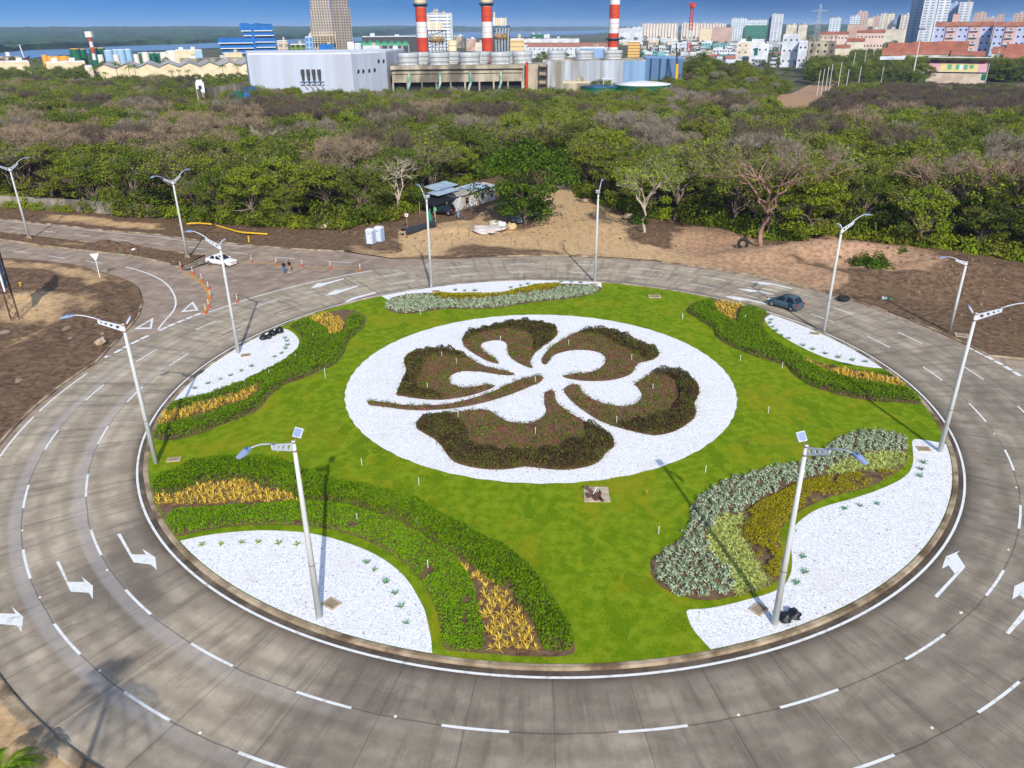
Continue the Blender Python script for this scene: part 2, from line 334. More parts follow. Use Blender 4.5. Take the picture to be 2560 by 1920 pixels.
ringp = circ(44.3); o = sheet('roundabout_road', [(p.x, p.y) for p in ringp], .004, M_ring, holes=(), kind='structure')
right_p = [(p.x, p.y) for p in arc(44.3, 6, -40, 24)] + [(90, 20), (90, 48)]
sheet('side_road', right_p, .004, M_ring, kind='structure')
sheet('lower_road', [(p.x, p.y) for p in arc(44.3, -40, -128, 40)] + [(-60, -30), (90, -30), (90, 19.9)], .004, M_ring, kind='structure')
# --- kerbs
M_kerb = mat('kerb_concrete', S(150, 130, 104), S(186, 166, 138), .8, .9, .4, 5, c3=S(104, 84, 62), sc3=.5)
def kerb(name, pts, wd, h, mt=None, closed=False, z0=-.05):
    b = MB(); P = [Vector(p) for p in pts]; n = len(P); vs = []
    for i in range(n):
        a, c = (P[(i - 1) % n], P[(i + 1) % n]) if closed else (P[max(i - 1, 0)], P[min(i + 1, n - 1)])
        d = c - a; d.z = 0; d.normalize(); q = Vector((-d.y, d.x, 0))
        for s, z in ((-.5, z0), (-.5, h - .03), (-.36, h), (.36, h), (.5, h - .03), (.5, z0)): e = P[i] + q * s * wd; vs.append((e.x, e.y, z))
    k = n if closed else n - 1
    b.add(vs, [(6 * i + j + 1, 6 * i + j, 6 * ((i + 1) % n) + j, 6 * ((i + 1) % n) + j + 1) for i in range(k) for j in range(5)])
    if not closed: b.add(vs[:6], [(0, 1, 2, 3, 4, 5)]); b.add(vs[-6:], [(5, 4, 3, 2, 1, 0)])
    o = b.build(name, mt or M_kerb); o['kind'] = 'structure'; return o
kerb('island_kerb', circ(33.2, 220), .36, .17, closed=True)
kerb('outer_kerb', arc(45.2, 26.5, 36.8, 12), .3, .15); kerb('outer_kerb', arc(45.2, 37.2, 66, 40), .3, .15); kerb('outer_kerb', arc(45.25, 78, 96, 20), .3, .15)
kerb('outer_kerb', arc(45.2, 22.5, 9, 16) + [G(2560, 899), G(2900, 1008), G(3600, 1200)], .3, .15)
kerb('road_kerb', smoothpath(far_l + north_l[:9]), .3, .15)
# --- earth patches: the verge up to the wood, the corner by the billboard, the median, the near left corner
def blob(zp, x, y, v0=None):
    out = np.zeros(x.shape)
    wx = x + 3.0 * vnoise(x, y, 4, 5); wy = y + 3.0 * vnoise(x, y, 4, 6)
    acc = np.zeros(x.shape)
    for k in range(7):
        o_ = np.zeros(x.shape); jx, jy = wx + 1.3 * math.cos(k * 2.1) * (k > 0) + 2.2 * vnoise(x, y, 1.4, 60 + k), wy + 1.3 * math.sin(k * 2.1) * (k > 0) + 2.2 * vnoise(x, y, 1.4, 70 + k)
        for P, v in zp: o_[inpoly(P, jx, jy)] = v
        acc += o_ / 7
    return acc
def zp(reg, pts): return [(p.x, p.y) for p in GR(reg, pts)]
verge_zones = [(zp('M6', [(230, 700), (300, 640), (420, 590), (330, 560), (560, 470), (800, 430), (1000, 330), (1220, 270), (1400, 200), (1420, 60), (1480, 60), (1490, 220), (1560, 310), (1700, 380), (1850, 420), (1800, 500), (1860, 600), (2212, 640), (2212, 712), (1900, 705), (1500, 665), (600, 665)]), 1.0),
    (zp('M6', [(640, 655), (620, 610), (780, 595), (1000, 600), (1250, 625), (1500, 640), (1500, 655), (1000, 656)]), .25), (zp('M6', [(850, 415), (1040, 330), (1320, 320), (1340, 400), (1240, 500), (1110, 510), (1000, 450)]), .35),
    (zp('Q7', [(0, 640), (0, 500), (200, 470), (440, 560), (470, 620), (700, 640), (800, 560), (1000, 530), (1450, 590), (1620, 700), (1650, 760), (1550, 860), (1300, 830), (1000, 800), (800, 740), (640, 720), (500, 680)]), 1.75),
    (zp('Q7', [(-20, 720), (-20, 640), (260, 640), (520, 690), (780, 790), (1000, 830), (1100, 870), (950, 890), (700, 850), (400, 770)]), 1.4), (zp('Q7', [(560, 650), (700, 640), (690, 690), (600, 700)]), .4), (zp('Q7', [(0, 520), (300, 480), (460, 530), (420, 580), (150, 600)]), .6), (zp('M6', [(1820, 480), (2000, 460), (2150, 600), (1900, 600)]), .2),
    (zp('L5', [(200, 420), (450, 400), (700, 430), (1000, 450), (1100, 500), (800, 490), (400, 450)]), .75), (zp('M6', [(0, 690), (0, 590), (120, 600), (260, 640), (240, 690)]), .5)]
verge_poly = [(p.x, p.y) for p in far_l] + [(p.x, p.y) for p in smoothpath(north_l)] + [(p.x, p.y) for p in arc(45.25, 104, 9, 60)] + [(p.x, p.y) for p in (G(2560, 899), G(2900, 1008), G(3600, 1200))] + [(150, 60), (140, 150), (60, 190), (14, 235), (-40, 190), (-190, 230)]
bank = [(G(2110, 650), 2.0, 13, 5), (G(2270, 700), 1.3, 12, 6), (G(1960, 650), .7, 9, 4), (G(1700, 590), .8, 12, 5), (G(2440, 690), .9, 12, 8), (G(1130, 575), .5, 5, 3), (G(1480, 560), .4, 4, 6)]
def verge_h(x, y):
    dr = np.hypot(x - CX, y - CY) - 45.3; ln = np.array([(p.x, p.y) for p in far_l + north_l]); yl = np.interp(x, ln[:, 0], ln[:, 1]); dl = np.where(x < ln[-1, 0], (y - yl) * .93, 99)
    dd = np.minimum(np.abs(dr), np.abs(dl)); k = np.clip(dd / 5, 0, 1)
    h = .1 - .06 * (np.clip(dd, 0, 1)) + k * (vnoise(x, y, 7, 1) * .9 + vnoise(x, y, 1.8, 2) * .35)
    for c, a, sx_, sy_ in bank: h += k * a * np.exp(-((x - c.x) / sx_) ** 2 - ((y - c.y) / sy_) ** 2) * (1 + .8 * vnoise(x, y, 2.5, 4))
    tk = np.exp(-((x - 9 + (y - 150) * .02) / 6) ** 2) * k; return h * (1 - .75 * tk) + .02
sheet('verge', verge_poly, 0, M_earth, 1.0, verge_h, lambda x, y: blob(verge_zones, x, y), kind='structure')
left_edge = GR('R1', [(570, 430), (680, 310), (790, 195), (880, 90), (910, 0)]) + GR('L5', [(908, 945), (900, 915), (870, 870), (800, 830), (720, 800), (640, 775), (540, 742), (380, 720), (200, 700), (0, 688)])
lf = left_edge[-1]; lend = Vector((-190, lf.y + .2 * (190 + lf.x), 0)); left_loop = arc(44.95, 212, 172, 24) + smoothpath(left_edge)[2:] + [lend]
kerb('corner_kerb', arc(44.95, 212, 172, 24) + smoothpath(left_edge)[2:] + [lend], .28, .16)
left_poly = [(p.x, p.y) for p in left_loop] + [(-190, 0), (-40, 0)]
def left_h(x, y):
    d = np.clip((np.hypot(x - CX, y - CY) - 45.2) / 4, 0, 1); r2 = np.hypot(x + 62, y - 82)
    rut = .12 * np.sin(r2 * 2.4 + 4 * vnoise(x, y, 9, 8)) * np.exp(-((r2 - 13) / 5) ** 2); rut2 = .1 * np.sin((x * .8 + y * .6) * 2.2 + 5 * vnoise(x, y, 7, 9)) * np.exp(-((x + 48) / 9) ** 2)
    return .13 + d * (vnoise(x, y, 8, 11) * .7 + vnoise(x, y, 1.5, 12) * .18 + rut + rut2 + .1 + .5 * np.exp(-((r2 - 9) / 1.2) ** 2) * (vnoise(x, y, 6, 3) + .4))
lz = [(zp('T7', [(0, 800), (300, 780), (500, 700), (800, 760), (920, 900), (820, 1100), (500, 1300), (200, 1500), (0, 1560)]), .55), (zp('T7', [(0, 250), (700, 330), (1200, 420), (1650, 560), (1600, 640), (1300, 560), (700, 430), (0, 330)]), .5), (zp('T7', [(1000, 760), (1300, 740), (1400, 900), (1200, 1000), (1000, 950)]), .4), (zp('T7', [(-100, 1150), (300, 1150), (450, 1200), (350, 1350), (0, 1500), (-200, 1500)]), -.2)]
sheet('corner_earth', left_poly, 0, M_earth, .6, left_h, lambda x, y: blob(lz, x, y) + .2, kind='structure')
med_n = GR('Z1', [(0, 890), (470, 945), (900, 990), (1300, 1040), (1700, 1090), (2212, 1135)]) + GR('Z2', [(300, 180), (630, 215)])
med_s = GR('Z1', [(0, 990), (350, 1040), (700, 1090), (1050, 1130), (1400, 1170), (1800, 1215)]) + GR('Z2', [(0, 300), (150, 345), (290, 385)])
mn0 = Vector((-190, med_n[0].y + .42 * (190 + med_n[0].x), 0)); ms0 = Vector((-190, med_s[0].y + .42 * (190 + med_s[0].x), 0))
mloop = [mn0] + med_n + GR('Z2', [(560, 270), (420, 350)]) + med_s[::-1] + [ms0]
kerb('median_kerb', [mn0] + smoothpath(med_n), .25, .15); kerb('median_kerb', [ms0] + smoothpath(med_s), .25, .15)
def med_h(x, y):
    h = .1 + vnoise(x, y, 5, 21) * .3 + vnoise(x, y, 1.2, 22) * .12
    for q, a, s in ((G(270, 612), .8, 1.6), (G(310, 622), .9, 1.7), (G(500, 655), .35, 2.5)): h += a * np.exp(-((x - q.x) ** 2 + (y - q.y) ** 2) / s ** 2) * (1 + vnoise(x, y, .8, 3))
    return np.maximum(h, .05)
sheet('median', [(p.x, p.y) for p in mloop], 0, M_earth, .6, med_h, lambda x, y: blob([(zp('Z1', [(700, 1000), (1300, 1050), (1300, 1120), (800, 1080)]), .6)], x, y), kind='structure')
rub = smoothpoly(GR('Z2', [(300, 400), (340, 370), (440, 300), (600, 250), (650, 270), (660, 330), (540, 370), (400, 420), (330, 425)]), 3)
sheet('rubble_patch', [(p.x, p.y) for p in rub], .03, mat('broken_paving', S(150, 135, 118), S(96, 84, 72), 2.2, .95, 1, 5), .35, lambda x, y: .12 + .5 * np.abs(vnoise(x, y, .7, 31)), kind='structure')
cor = arc(44.75, 236, 222, 14) + [Vector((-45, 20, 0)), Vector((-45, 0, 0)), Vector((-15, 5, 0))]
cor_k = arc(44.72, 250, 214, 40); kerb('near_kerb', cor_k, .62, .17)
cp = arc(45.0, 250, 214, 40); sheet('sand_corner', [(p.x, p.y) for p in cp] + [(-70, 20), (-70, -5), (-20, -5)], 0, M_earth, .5, lambda x, y: .13 + .05 * vnoise(x, y, 1, 40), lambda x, y: np.full(x.shape, .62), kind='structure')
# --- road markings (thin sheets of paint)
M_paint = mat('white_road_paint', S(232, 232, 228), S(178, 172, 164), 2.2, .6, lo=.5, hi=.8, det=8); M_yel = mat('yellow_road_paint', S(206, 150, 42), S(176, 132, 60), 1.5, .6, lo=.4, hi=.8)
def pol(p): return math.hypot(p.x - CX, p.y - CY), math.degrees(math.atan2(p.y - CY, p.x - CX))
def ringdashes(name, r, segs, wd=.15):
    b = MB()
    for reg, s in segs:
        for x0, y0, x1, y1 in s:
            a0, a1 = pol(G(*px(reg, x0, y0)))[1], pol(G(*px(reg, x1, y1)))[1]
            if a1 - a0 > 180: a1 -= 360
            if a0 - a1 > 180: a1 += 360
            b.strip(arc(r, min(a0, a1), max(a0, a1), 8), wd, .008)
    o = b.build(name, M_paint); o['kind'] = 'structure'
ringdashes('lane_marking', 37.2, [('R2', [(572, 118, 640, 282), (792, 508, 965, 662), (1210, 860, 1490, 998)]), ('A', [(760, 1528, 640, 1495)]), ('R7', [(273, 412, 497, 437), (860, 434, 1088, 410), (1395, 353, 1583, 288), (1800, 185, 1928, 102)]), ('R5', [(1965, 1020, 2075, 888), (2157, 660, 2172, 532), (2100, 230, 2152, 345)]),
    ('R6', [(1862, 947, 1970, 1067), (1565, 712, 1693, 800), (1212, 516, 1357, 587), (850, 370, 997, 424), (452, 225, 550, 250), (65, 177, 220, 205)]), ('M6', [(1847, 795, 1995, 811), (1458, 770, 1600, 777), (1068, 772, 1228, 770), (687, 799, 842, 785), (300, 857, 460, 830)]), ('L5', [(1790, 1050, 1932, 1003)]), ('R1', [(1458, 209, 1590, 153), (1117, 400, 1245, 320), (835, 630, 942, 532), (635, 900, 710, 785), (540, 1242, 570, 1096)]), ('Z2', [(922, 1338, 1215, 1213), (1640, 1045, 1945, 937)])])
ringdashes('lane_marking', 41.1, [('R2', [(153, 240, 205, 425), (348, 720, 528, 908), (792, 1162, 1100, 1333), (1545, 1533, 1900, 1675)]), ('R7', [(1560, 560, 1762, 497), (2028, 352, 2160, 250)]), ('R6', [(1832, 712, 1950, 794), (1405, 490, 1562, 563), (990, 333, 1125, 377), (567, 183, 675, 210), (145, 127, 303, 157), (2165, 965, 2215, 1020)]), ('M6', [(1895, 743, 2055, 763), (1480, 717, 1600, 723), (1065, 718, 1222, 718), (655, 747, 815, 733), (250, 803, 407, 779)]),
    ('L5', [(1668, 1007, 1818, 960)]), ('Z2', [(575, 1258, 860, 1145)]), ('R1', [(908, 375, 1045, 296), (575, 620, 697, 520), (303, 935, 402, 806), (150, 1313, 202, 1160)])])
b = MB(); b.strip(circ(33.82, 220), .16, .008, closed=True); o = b.build('edge_line', M_paint); o['kind'] = 'structure'
b = MB(); a0 = pol(G(*px('M6', 180, 760)))[1]; a1 = pol(G(*px('L5', 1310, 1045)))[1]; b.strip(arc(44.25, a0, a1, 30), .2, .008)
for q in (('R1', 570, 445, 240, 690), ('R1', 200, 725, -60, 1000)):
    b.strip(arc(44.2, pol(G(*px(q[0], q[1], q[2])))[1] % 360, pol(G(*px(q[0], q[3], q[4])))[1] % 360, 16), .16, .008)
b.strip(GR('Z1', [(-200, 703), (0, 725), (550, 783), (1000, 832), (1500, 888), (2212, 952)]) + GR('L5', [(1200, 574), (1450, 598), (1610, 611)]), .15, .004)
b.strip(smoothpath(GR('L5', [(808, 740), (870, 755), (960, 785), (1040, 825), (1090, 870), (1120, 920), (1130, 960), (1125, 1000), (1100, 1040), (1060, 1085), (1015, 1140)])), .2, .004)
o = b.build('edge_line', M_paint); o['kind'] = 'structure'
b = MB(); b.strip(smoothpath(GR('L5', [(1180, 768), (1240, 800), (1300, 850), (1330, 890), (1345, 930), (1340, 980), (1310, 1043)])), .3, .004)
b.strip(smoothpath(GR('L5', [(1515, 697), (1720, 715), (1940, 735), (2212, 750)]) + GR('M6', [(110, 758)])), .22, .004); b.strip(GR('Z1', [(340, 1058), (700, 1104), (760, 1112)]), .2, .004); o = b.build('yellow_line', M_yel); o['kind'] = 'structure'
b = MB()
for reg, s in (('Z1', [(140, 822, 312, 838), (575, 868, 762, 890), (1040, 922, 1240, 945), (1540, 980, 1750, 1003), (2060, 1036, 2290, 1062), (172, 1147, 367, 1168), (670, 1215, 893, 1247), (1195, 1287, 1408, 1317)]), ('Z2', [(395, 98, 617, 127), (972, 168, 1212, 197), (1605, 238, 1862, 262)]), ('L5', [(2105, 703, 2260, 714)])):
    for x0, y0, x1, y1 in s: b.strip(GR(reg, [(x0, y0), (x1, y1)]), .16, .004)
o = b.build('lane_marking', M_paint); o['kind'] = 'structure'
b = MB()   # thick give-way dashes
for reg, s in (('Z2', [(590, 1018, 485, 1050), (470, 1062, 365, 1094), (352, 1104, 238, 1145), (222, 1158, 105, 1195), (100, 1208, 0, 1255)]), ('R1', [(955, 203, 902, 226), (897, 231, 842, 257), (830, 264, 785, 283), (780, 290, 728, 314), (705, 335, 670, 347)]), ('R6', [(1865, 575, 1928, 600), (1935, 604, 1990, 632), (2000, 636, 2055, 664), (2062, 672, 2118, 698), (2124, 706, 2180, 734), (2188, 742, 2240, 770)])):
    for x0, y0, x1, y1 in s:
        q0, q1 = pol(G(*px(reg, x0, y0)))[1], pol(G(*px(reg, x1, y1)))[1]; b.strip(arc(44.75 if reg != 'R6' else 45.0, q0, q1, 4) if abs(q0 - q1) < 90 else GR(reg, [(x0, y0), (x1, y1)]), .45, .012)
o = b.build('give_way_line', M_paint); o['kind'] = 'structure'
def paint_poly(name, reg, pts, z=.008):
    o = sheet(name, [(p.x, p.y) for p in GR(reg, pts)], z, M_paint); o['kind'] = 'structure'
def tri(reg, p, wd=.38):
    P = GR(reg, p); b = MB(); c = sum(P, Vector()) / 3; Q = [c + (q - c) * .62 for q in P]
    for i in range(3): b.quad(*[(v.x, v.y, .012) for v in (P[i], P[(i + 1) % 3], Q[(i + 1) % 3], Q[i])])
    o = b.build('give_way_triangle', M_paint); o['kind'] = 'structure'
tri('Z2', [(285, 1000), (455, 850), (535, 975)]); tri('R1', [(860, 163), (987, 88), (976, 160)])
for reg, p in (('R2', [(752, 142), (775, 138), (848, 272), (938, 275), (915, 238), (998, 290), (1010, 373), (970, 338), (860, 325)]), ('R2', [(360, 320), (382, 316), (440, 450), (545, 450), (523, 415), (598, 475), (597, 562), (572, 520), (455, 512)]), ('R2', [(-200, 530), (-170, 525), (-85, 650), (100, 655), (75, 608), (150, 675), (137, 772), (110, 730), (-70, 715)]),
    ('R5', [(1715, 1040), (1733, 1050), (1888, 880), (1840, 805), (1860, 788), (1780, 822), (1757, 890), (1795, 870), (1830, 918)]), ('R5', [(2110, 1243), (2130, 1253), (2265, 1110), (2330, 1030), (2240, 955), (2275, 930), (2160, 985), (2147, 1058), (2190, 1035), (2240, 1080)]),
    ('Q7', [(452, 831), (520, 834), (590, 845), (722, 876), (720, 881), (590, 853), (560, 854), (520, 850)]), ('Q7', [(370, 879), (430, 881), (490, 889), (604, 914), (602, 919), (495, 898), (455, 901), (428, 894)]), ('Q7', [(280, 926), (370, 931), (420, 942), (562, 973), (560, 980), (420, 951), (385, 956), (350, 948)]),
    ('L5', [(1995, 879), (2040, 845), (2095, 841), (2210, 812), (2212, 818), (2105, 850), (2060, 866)]), ('L5', [(2090, 923), (2150, 890), (2205, 884), (2300, 858), (2302, 866), (2215, 893), (2160, 916)]), ('M6', [(0, 965), (60, 935), (200, 900), (206, 907), (75, 945), (20, 965)])): paint_poly('lane_arrow', reg, p)
# --- traffic island: lawn, gravel beds
def lawn_mat():
    m = mat('lawn_turf', S(96, 140, 20), rough=.95, spec=.04); nt, b = nodes_of(m); L = nt.links.new; t = nd(nt, 'ShaderNodeTexCoord')
    def nz(s, d=6): n = nd(nt, 'ShaderNodeTexNoise'); n.inputs['Scale'].default_value = s; n.inputs['Detail'].default_value = d; L(t.outputs['Object'], n.inputs['Vector']); return n.outputs[0]
    v = nd(nt, 'ShaderNodeTexVoronoi', distance='CHEBYCHEV'); v.inputs['Scale'].default_value = 1.1; v.inputs['Randomness'].default_value = .75; mp = nd(nt, 'ShaderNodeMapping'); mp.inputs['Rotation'].default_value = (0, 0, .5); mp.inputs['Scale'].default_value = (1, .6, 1); L(t.outputs['Object'], mp.inputs[0]); L(mp.outputs[0], v.inputs['Vector'])
    sp = nd(nt, 'ShaderNodeSeparateColor'); L(v.outputs['Color'], sp.inputs[0]); n1, n2, n3 = nz(.12, 4), nz(1.4, 7), nz(9, 4)
    c = mixc(nt, mapr(nt, n2, .3, .7), S(102, 132, 14), S(137, 156, 30)); pat = mapr(nt, n1, .45, .6, 0, 1)
    c = mixc(nt, math_(nt, 'MULTIPLY', mapr(nt, sp.outputs[0], .6, .95, 0, .7), mapr(nt, n1, .40, .6)), c, S(150, 148, 24)); c = mixc(nt, math_(nt, 'MULTIPLY', mapr(nt, sp.outputs[1], .78, .95, 0, .55), mapr(nt, n2, .35, .55)), c, S(72, 112, 4))
    c = mixc(nt, mapr(nt, n1, .5, .72, 0, .6), c, S(150, 146, 30)); c = mixc(nt, mapr(nt, n3, .45, .75, 0, .5), c, S(62, 94, 4)); c = mixc(nt, math_(nt, 'MULTIPLY', mapr(nt, n2, .66, .74, 0, .6), mapr(nt, n1, .5, .4)), c, S(148, 122, 62)); L(c, b.inputs['Base Color'])
    bp = nd(nt, 'ShaderNodeBump'); bp.inputs['Strength'].default_value = .8; bp.inputs['Distance'].default_value = .06; L(nz(22, 3), bp.inputs['Height']); L(bp.outputs[0], b.inputs['Normal']); return m
def gravel_mat(grey):
    m = mat('white_gravel', (.7, .7, .7), rough=.85, spec=.2); nt, b = nodes_of(m); L = nt.links.new; t = nd(nt, 'ShaderNodeTexCoord')
    v = nd(nt, 'ShaderNodeTexVoronoi'); v.inputs['Scale'].default_value = 13; L(t.outputs['Object'], v.inputs['Vector']); sp = nd(nt, 'ShaderNodeSeparateColor'); L(v.outputs['Color'], sp.inputs[0])
    n = nd(nt, 'ShaderNodeTexNoise'); n.inputs['Scale'].default_value = .35; n.inputs['Detail'].default_value = 5; L(t.outputs['Object'], n.inputs['Vector'])
    c = mixc(nt, mapr(nt, sp.outputs[0], .1, .9), S(220, 220, 222), S(248, 247, 248)); c = mixc(nt, mapr(nt, sp.outputs[1], .9 - grey, 1, 0, .6), c, S(160, 154, 150)); c = mixc(nt, mapr(nt, n.outputs[0], .5, .75, 0, .4), c, S(222, 214, 202)); L(c, b.inputs['Base Color'])
    bp = nd(nt, 'ShaderNodeBump'); bp.inputs['Strength'].default_value = .55; bp.inputs['Distance'].default_value = .03; L(v.outputs['Distance'], bp.inputs['Height']); bp.invert = True; L(bp.outputs[0], b.inputs['Normal']); return m
sheet('lawn', [(p.x, p.y) for p in circ(33.05, 200)], .13, lawn_mat(), kind='structure')
M_gr, M_gr2 = gravel_mat(.03), gravel_mat(.16)
def clipc(P, r=32.98):
    out = []
    for p in P:
        d = math.hypot(p[0] - CX, p[1] - CY); k = min(1, r / d); out.append((CX + (p[0] - CX) * k, CY + (p[1] - CY) * k))
    return out
ZI = .135
def isl(reg, pts, n=3): return clipc([(p.x, p.y) for p in smoothpoly(GR(reg, pts, ZI), n)])
def arcfill(edge, a0, a1): return edge + [(p.x, p.y) for p in arc(32.98, a0, a1, 30)]
def ang(reg, x, y): return pol(G(*px(reg, x, y), ZI))[1]
BEDP = []
def gbed(reg, pts, mt):
    """open edge traced on the lawn side; closed along the kerb"""
    e = [(p.x, p.y) for p in smoothpath(GR(reg, pts, ZI), 4)]; a1, a0 = pol(Vector((*e[0], 0)))[1], pol(Vector((*e[-1], 0)))[1]
    if a1 - a0 > 180: a1 -= 360
    if a0 - a1 > 180: a0 -= 360
    BEDP.append(clipc(e) + [(p.x, p.y) for p in arc(32.98, a0, a1, 30)])
    return sheet('gravel_bed', BEDP[-1], ZI + .006, mt, kind='structure')
dc = (2.55, 64.58)
disc = [(dc[0] + (17.85 + .06 * math.sin(k * 2.3)) * math.cos(k * math.pi / 90), dc[1] + (17.85 + .06 * math.sin(k * 1.7)) * math.sin(k * math.pi / 90)) for k in range(180)]
sheet('gravel_disc', disc, ZI + .004, M_gr, kind='structure')
gbed('R3', [(105, 530), (180, 508), (300, 485), (430, 470), (560, 463), (700, 467), (810, 478), (930, 505), (1050, 545), (1150, 590), (1240, 650), (1310, 720), (1360, 800), (1395, 870), (1415, 950), (1430, 1030), (1434, 1112)], M_gr)
gbed('R5', [(485, 1340), (430, 1280), (380, 1220), (355, 1160), (352, 1118), (450, 1110), (560, 1090), (680, 1060), (800, 1025), (880, 985), (920, 920), (930, 850), (925, 780), (922, 720), (940, 660), (990, 610), (1060, 565), (1140, 535), (1250, 505), (1360, 470), (1450, 435), (1530, 395), (1580, 350), (1600, 290), (1597, 230), (1597, 178), (1640, 174), (1700, 183), (1808, 205)], M_gr2)
gbed('R6', [(1335, 724), (1240, 718), (1120, 700), (1000, 672), (880, 632), (770, 580), (680, 530), (600, 475), (555, 430), (546, 395), (560, 380), (610, 372)], M_gr2)
gbed('R1', [(1850, 165), (1890, 190), (1922, 235), (1905, 295), (1850, 350), (1770, 405), (1680, 455), (1560, 510), (1430, 555), (1300, 590), (1200, 605), (1098, 628)], M_gr)
gbed('M6', [(1655, 838), (1652, 880), (1600, 864), (1500, 852), (1380, 850), (1250, 857), (1130, 877), (1030, 905), (900, 914), (750, 912), (560, 907), (430, 914), (350, 930), (285, 952)], M_gr)
BEDP.append(disc)
# ================================================================== PLANTING
def leafm(name, a, b, c=None, tr=.25, rnd=None, rough=.7): return mat(name, a, rough=rough, island=b, objrand=rnd, transl=tr, spec=.08, c3=c, sc3=.5)
M_hedge = leafm('hedge_leaf', S(58, 94, 4), S(120, 152, 12), S(86, 122, 6)); M_low = leafm('low_hedge_leaf', S(74, 118, 4), S(134, 170, 20), S(100, 146, 6))
M_dark = leafm('purple_leaf', S(50, 44, 28), S(98, 78, 56), S(80, 86, 28), .15); M_sprig = leafm('sprig_leaf', S(70, 98, 20), S(130, 150, 44)); M_pink = mat('magenta_petal', S(170, 40, 88), rough=.6)
M_crot = leafm('croton_leaf', S(188, 148, 30), S(240, 208, 92), None, .2); M_silv = leafm('silver_leaf', S(124, 146, 108), S(200, 212, 180), None, .15); M_vari = leafm('striped_leaf', S(120, 146, 50), S(220, 222, 130), None, .2)
M_oliv = leafm('olive_leaf', S(112, 110, 12), S(186, 172, 30), None, .2); M_agv = leafm('agave_leaf', S(80, 130, 90), S(130, 170, 130), None, .1); M_agy = leafm('bromeliad_leaf', S(110, 130, 40), S(186, 190, 96), None, .1)
M_white = mat('white_plastic', (.75, .75, .74), rough=.5); M_twig = mat('dry_twig', S(120, 92, 58), rough=.9)
def foliage(name, P, n, hgt, sz, mt, rng, parent, edge=.35, flat=.5, bumpy=.35, z0=.15, gap=None):
    """leaf mass over a ground polygon: rounded at the rim, bumpy on top"""
    X = sample(P, n, rng); Pn = np.array([(p[0], p[1]) for p in P]); A = Pn; B = np.roll(Pn, -1, 0); d = np.full(n, 1e9)
    for a, b in zip(A, B):
        ab = b - a; t = np.clip(((X - a) @ ab) / (ab @ ab + 1e-9), 0, 1); d = np.minimum(d, np.hypot(*(X - a - t[:, None] * ab).T))
    if gap is not None: k = vnoise(X[:, 0], X[:, 1], 1.3, 77) > gap; X, d = X[k], d[k]; n = len(X)
    top = hgt * (1 - bumpy + 2 * bumpy * (vnoise(X[:, 0], X[:, 1], .8, 50) + .5)) * np.sqrt(np.clip(d / edge, .05, 1))
    z = z0 + top * (1 - rng.beta(1, 3.5, n) * .9); C = np.column_stack([X + rng.normal(0, .03, (n, 2)), z])
    N = rng.normal(size=(n, 3)) * flat; N[:, 2] += .6; N[:, 1] -= .25
    o = link(name, quads(name, C, N, sz * rng.uniform(.6, 1.2, n), .5, mt, rng), parent); o['kind'] = 'stuff'; return o
RNG = np.random.default_rng(7)
def bed(label, reg, outline, name='planting_bed'):
    P = isl(reg, outline); BEDP.append(P); c = (sum(p[0] for p in P) / len(P), sum(p[1] for p in P) / len(P))
    t = thing(name, label, 'flower bed', (0, 0, 0)); o = sheet('soil', P, ZI + .012, M_soil, .5, lambda x, y: .06 * (vnoise(x, y, .6, 61) + .5), parent=t); return t
def ip(reg, pts): return isl(reg, pts, 2)
# big corner beds -----------------------------------------------------------
bBL = bed('curved green hedge bed with two yellow patches around the near left gravel', 'R3', [(0, 240), (20, 205), (80, 165), (200, 115), (340, 90), (480, 88), (600, 95), (720, 120), (800, 155), (900, 190), (1000, 215), (1130, 240), (1250, 270), (1370, 310), (1450, 360), (1520, 400), (1620, 450), (1720, 500), (1830, 560), (1900, 610), (1960, 670), (2010, 740), (2060, 810), (2110, 890), (2150, 980), (2165, 1060), (2150, 1100), (2050, 1112), (1900, 1110), (1750, 1100), (1600, 1085), (1500, 1070), (1480, 990), (1450, 860), (1400, 760), (1340, 670), (1260, 610), (1150, 540), (1030, 490), (900, 455), (750, 440), (600, 435), (450, 440), (330, 455), (220, 475), (130, 497), (90, 450), (60, 390), (30, 330), (0, 260)])
foliage('tall_hedge', ip('R3', [(0, 260), (20, 225), (80, 190), (200, 140), (340, 113), (480, 110), (600, 117), (720, 145), (800, 180), (900, 215), (1000, 237), (1130, 263), (1250, 293), (1370, 330), (1450, 380), (1520, 420), (1620, 470), (1720, 523), (1830, 585), (1900, 633), (1960, 693), (2010, 763), (2060, 835), (2110, 910), (2150, 1000), (2155, 1065), (2120, 1090), (2020, 1085), (1975, 1000), (1940, 910), (1870, 840), (1830, 770), (1740, 740), (1640, 650), (1580, 610), (1500, 580), (1400, 505), (1300, 445), (1200, 405), (1080, 360), (950, 335), (800, 335), (740, 312), (700, 275), (560, 240), (480, 215), (380, 215), (280, 225), (200, 250), (110, 280), (40, 290)]), 30000, .85, .09, M_hedge, RNG, bBL)
foliage('low_hedge', ip('R3', [(75, 405), (120, 358), (230, 352), (400, 338), (600, 330), (760, 314), (900, 322), (1030, 343), (1150, 383), (1270, 430), (1380, 488), (1485, 558), (1580, 622), (1640, 728), (1660, 808), (1690, 908), (1700, 1008), (1690, 1082), (1600, 1080), (1500, 1065), (1480, 980), (1450, 850), (1400, 755), (1335, 660), (1250, 600), (1150, 535), (1030, 485), (900, 450), (750, 438), (600, 432), (450, 437), (330, 450), (220, 470), (130, 490), (95, 450)]), 19000, .34, .08, M_low, RNG, bBL, gap=-.24)
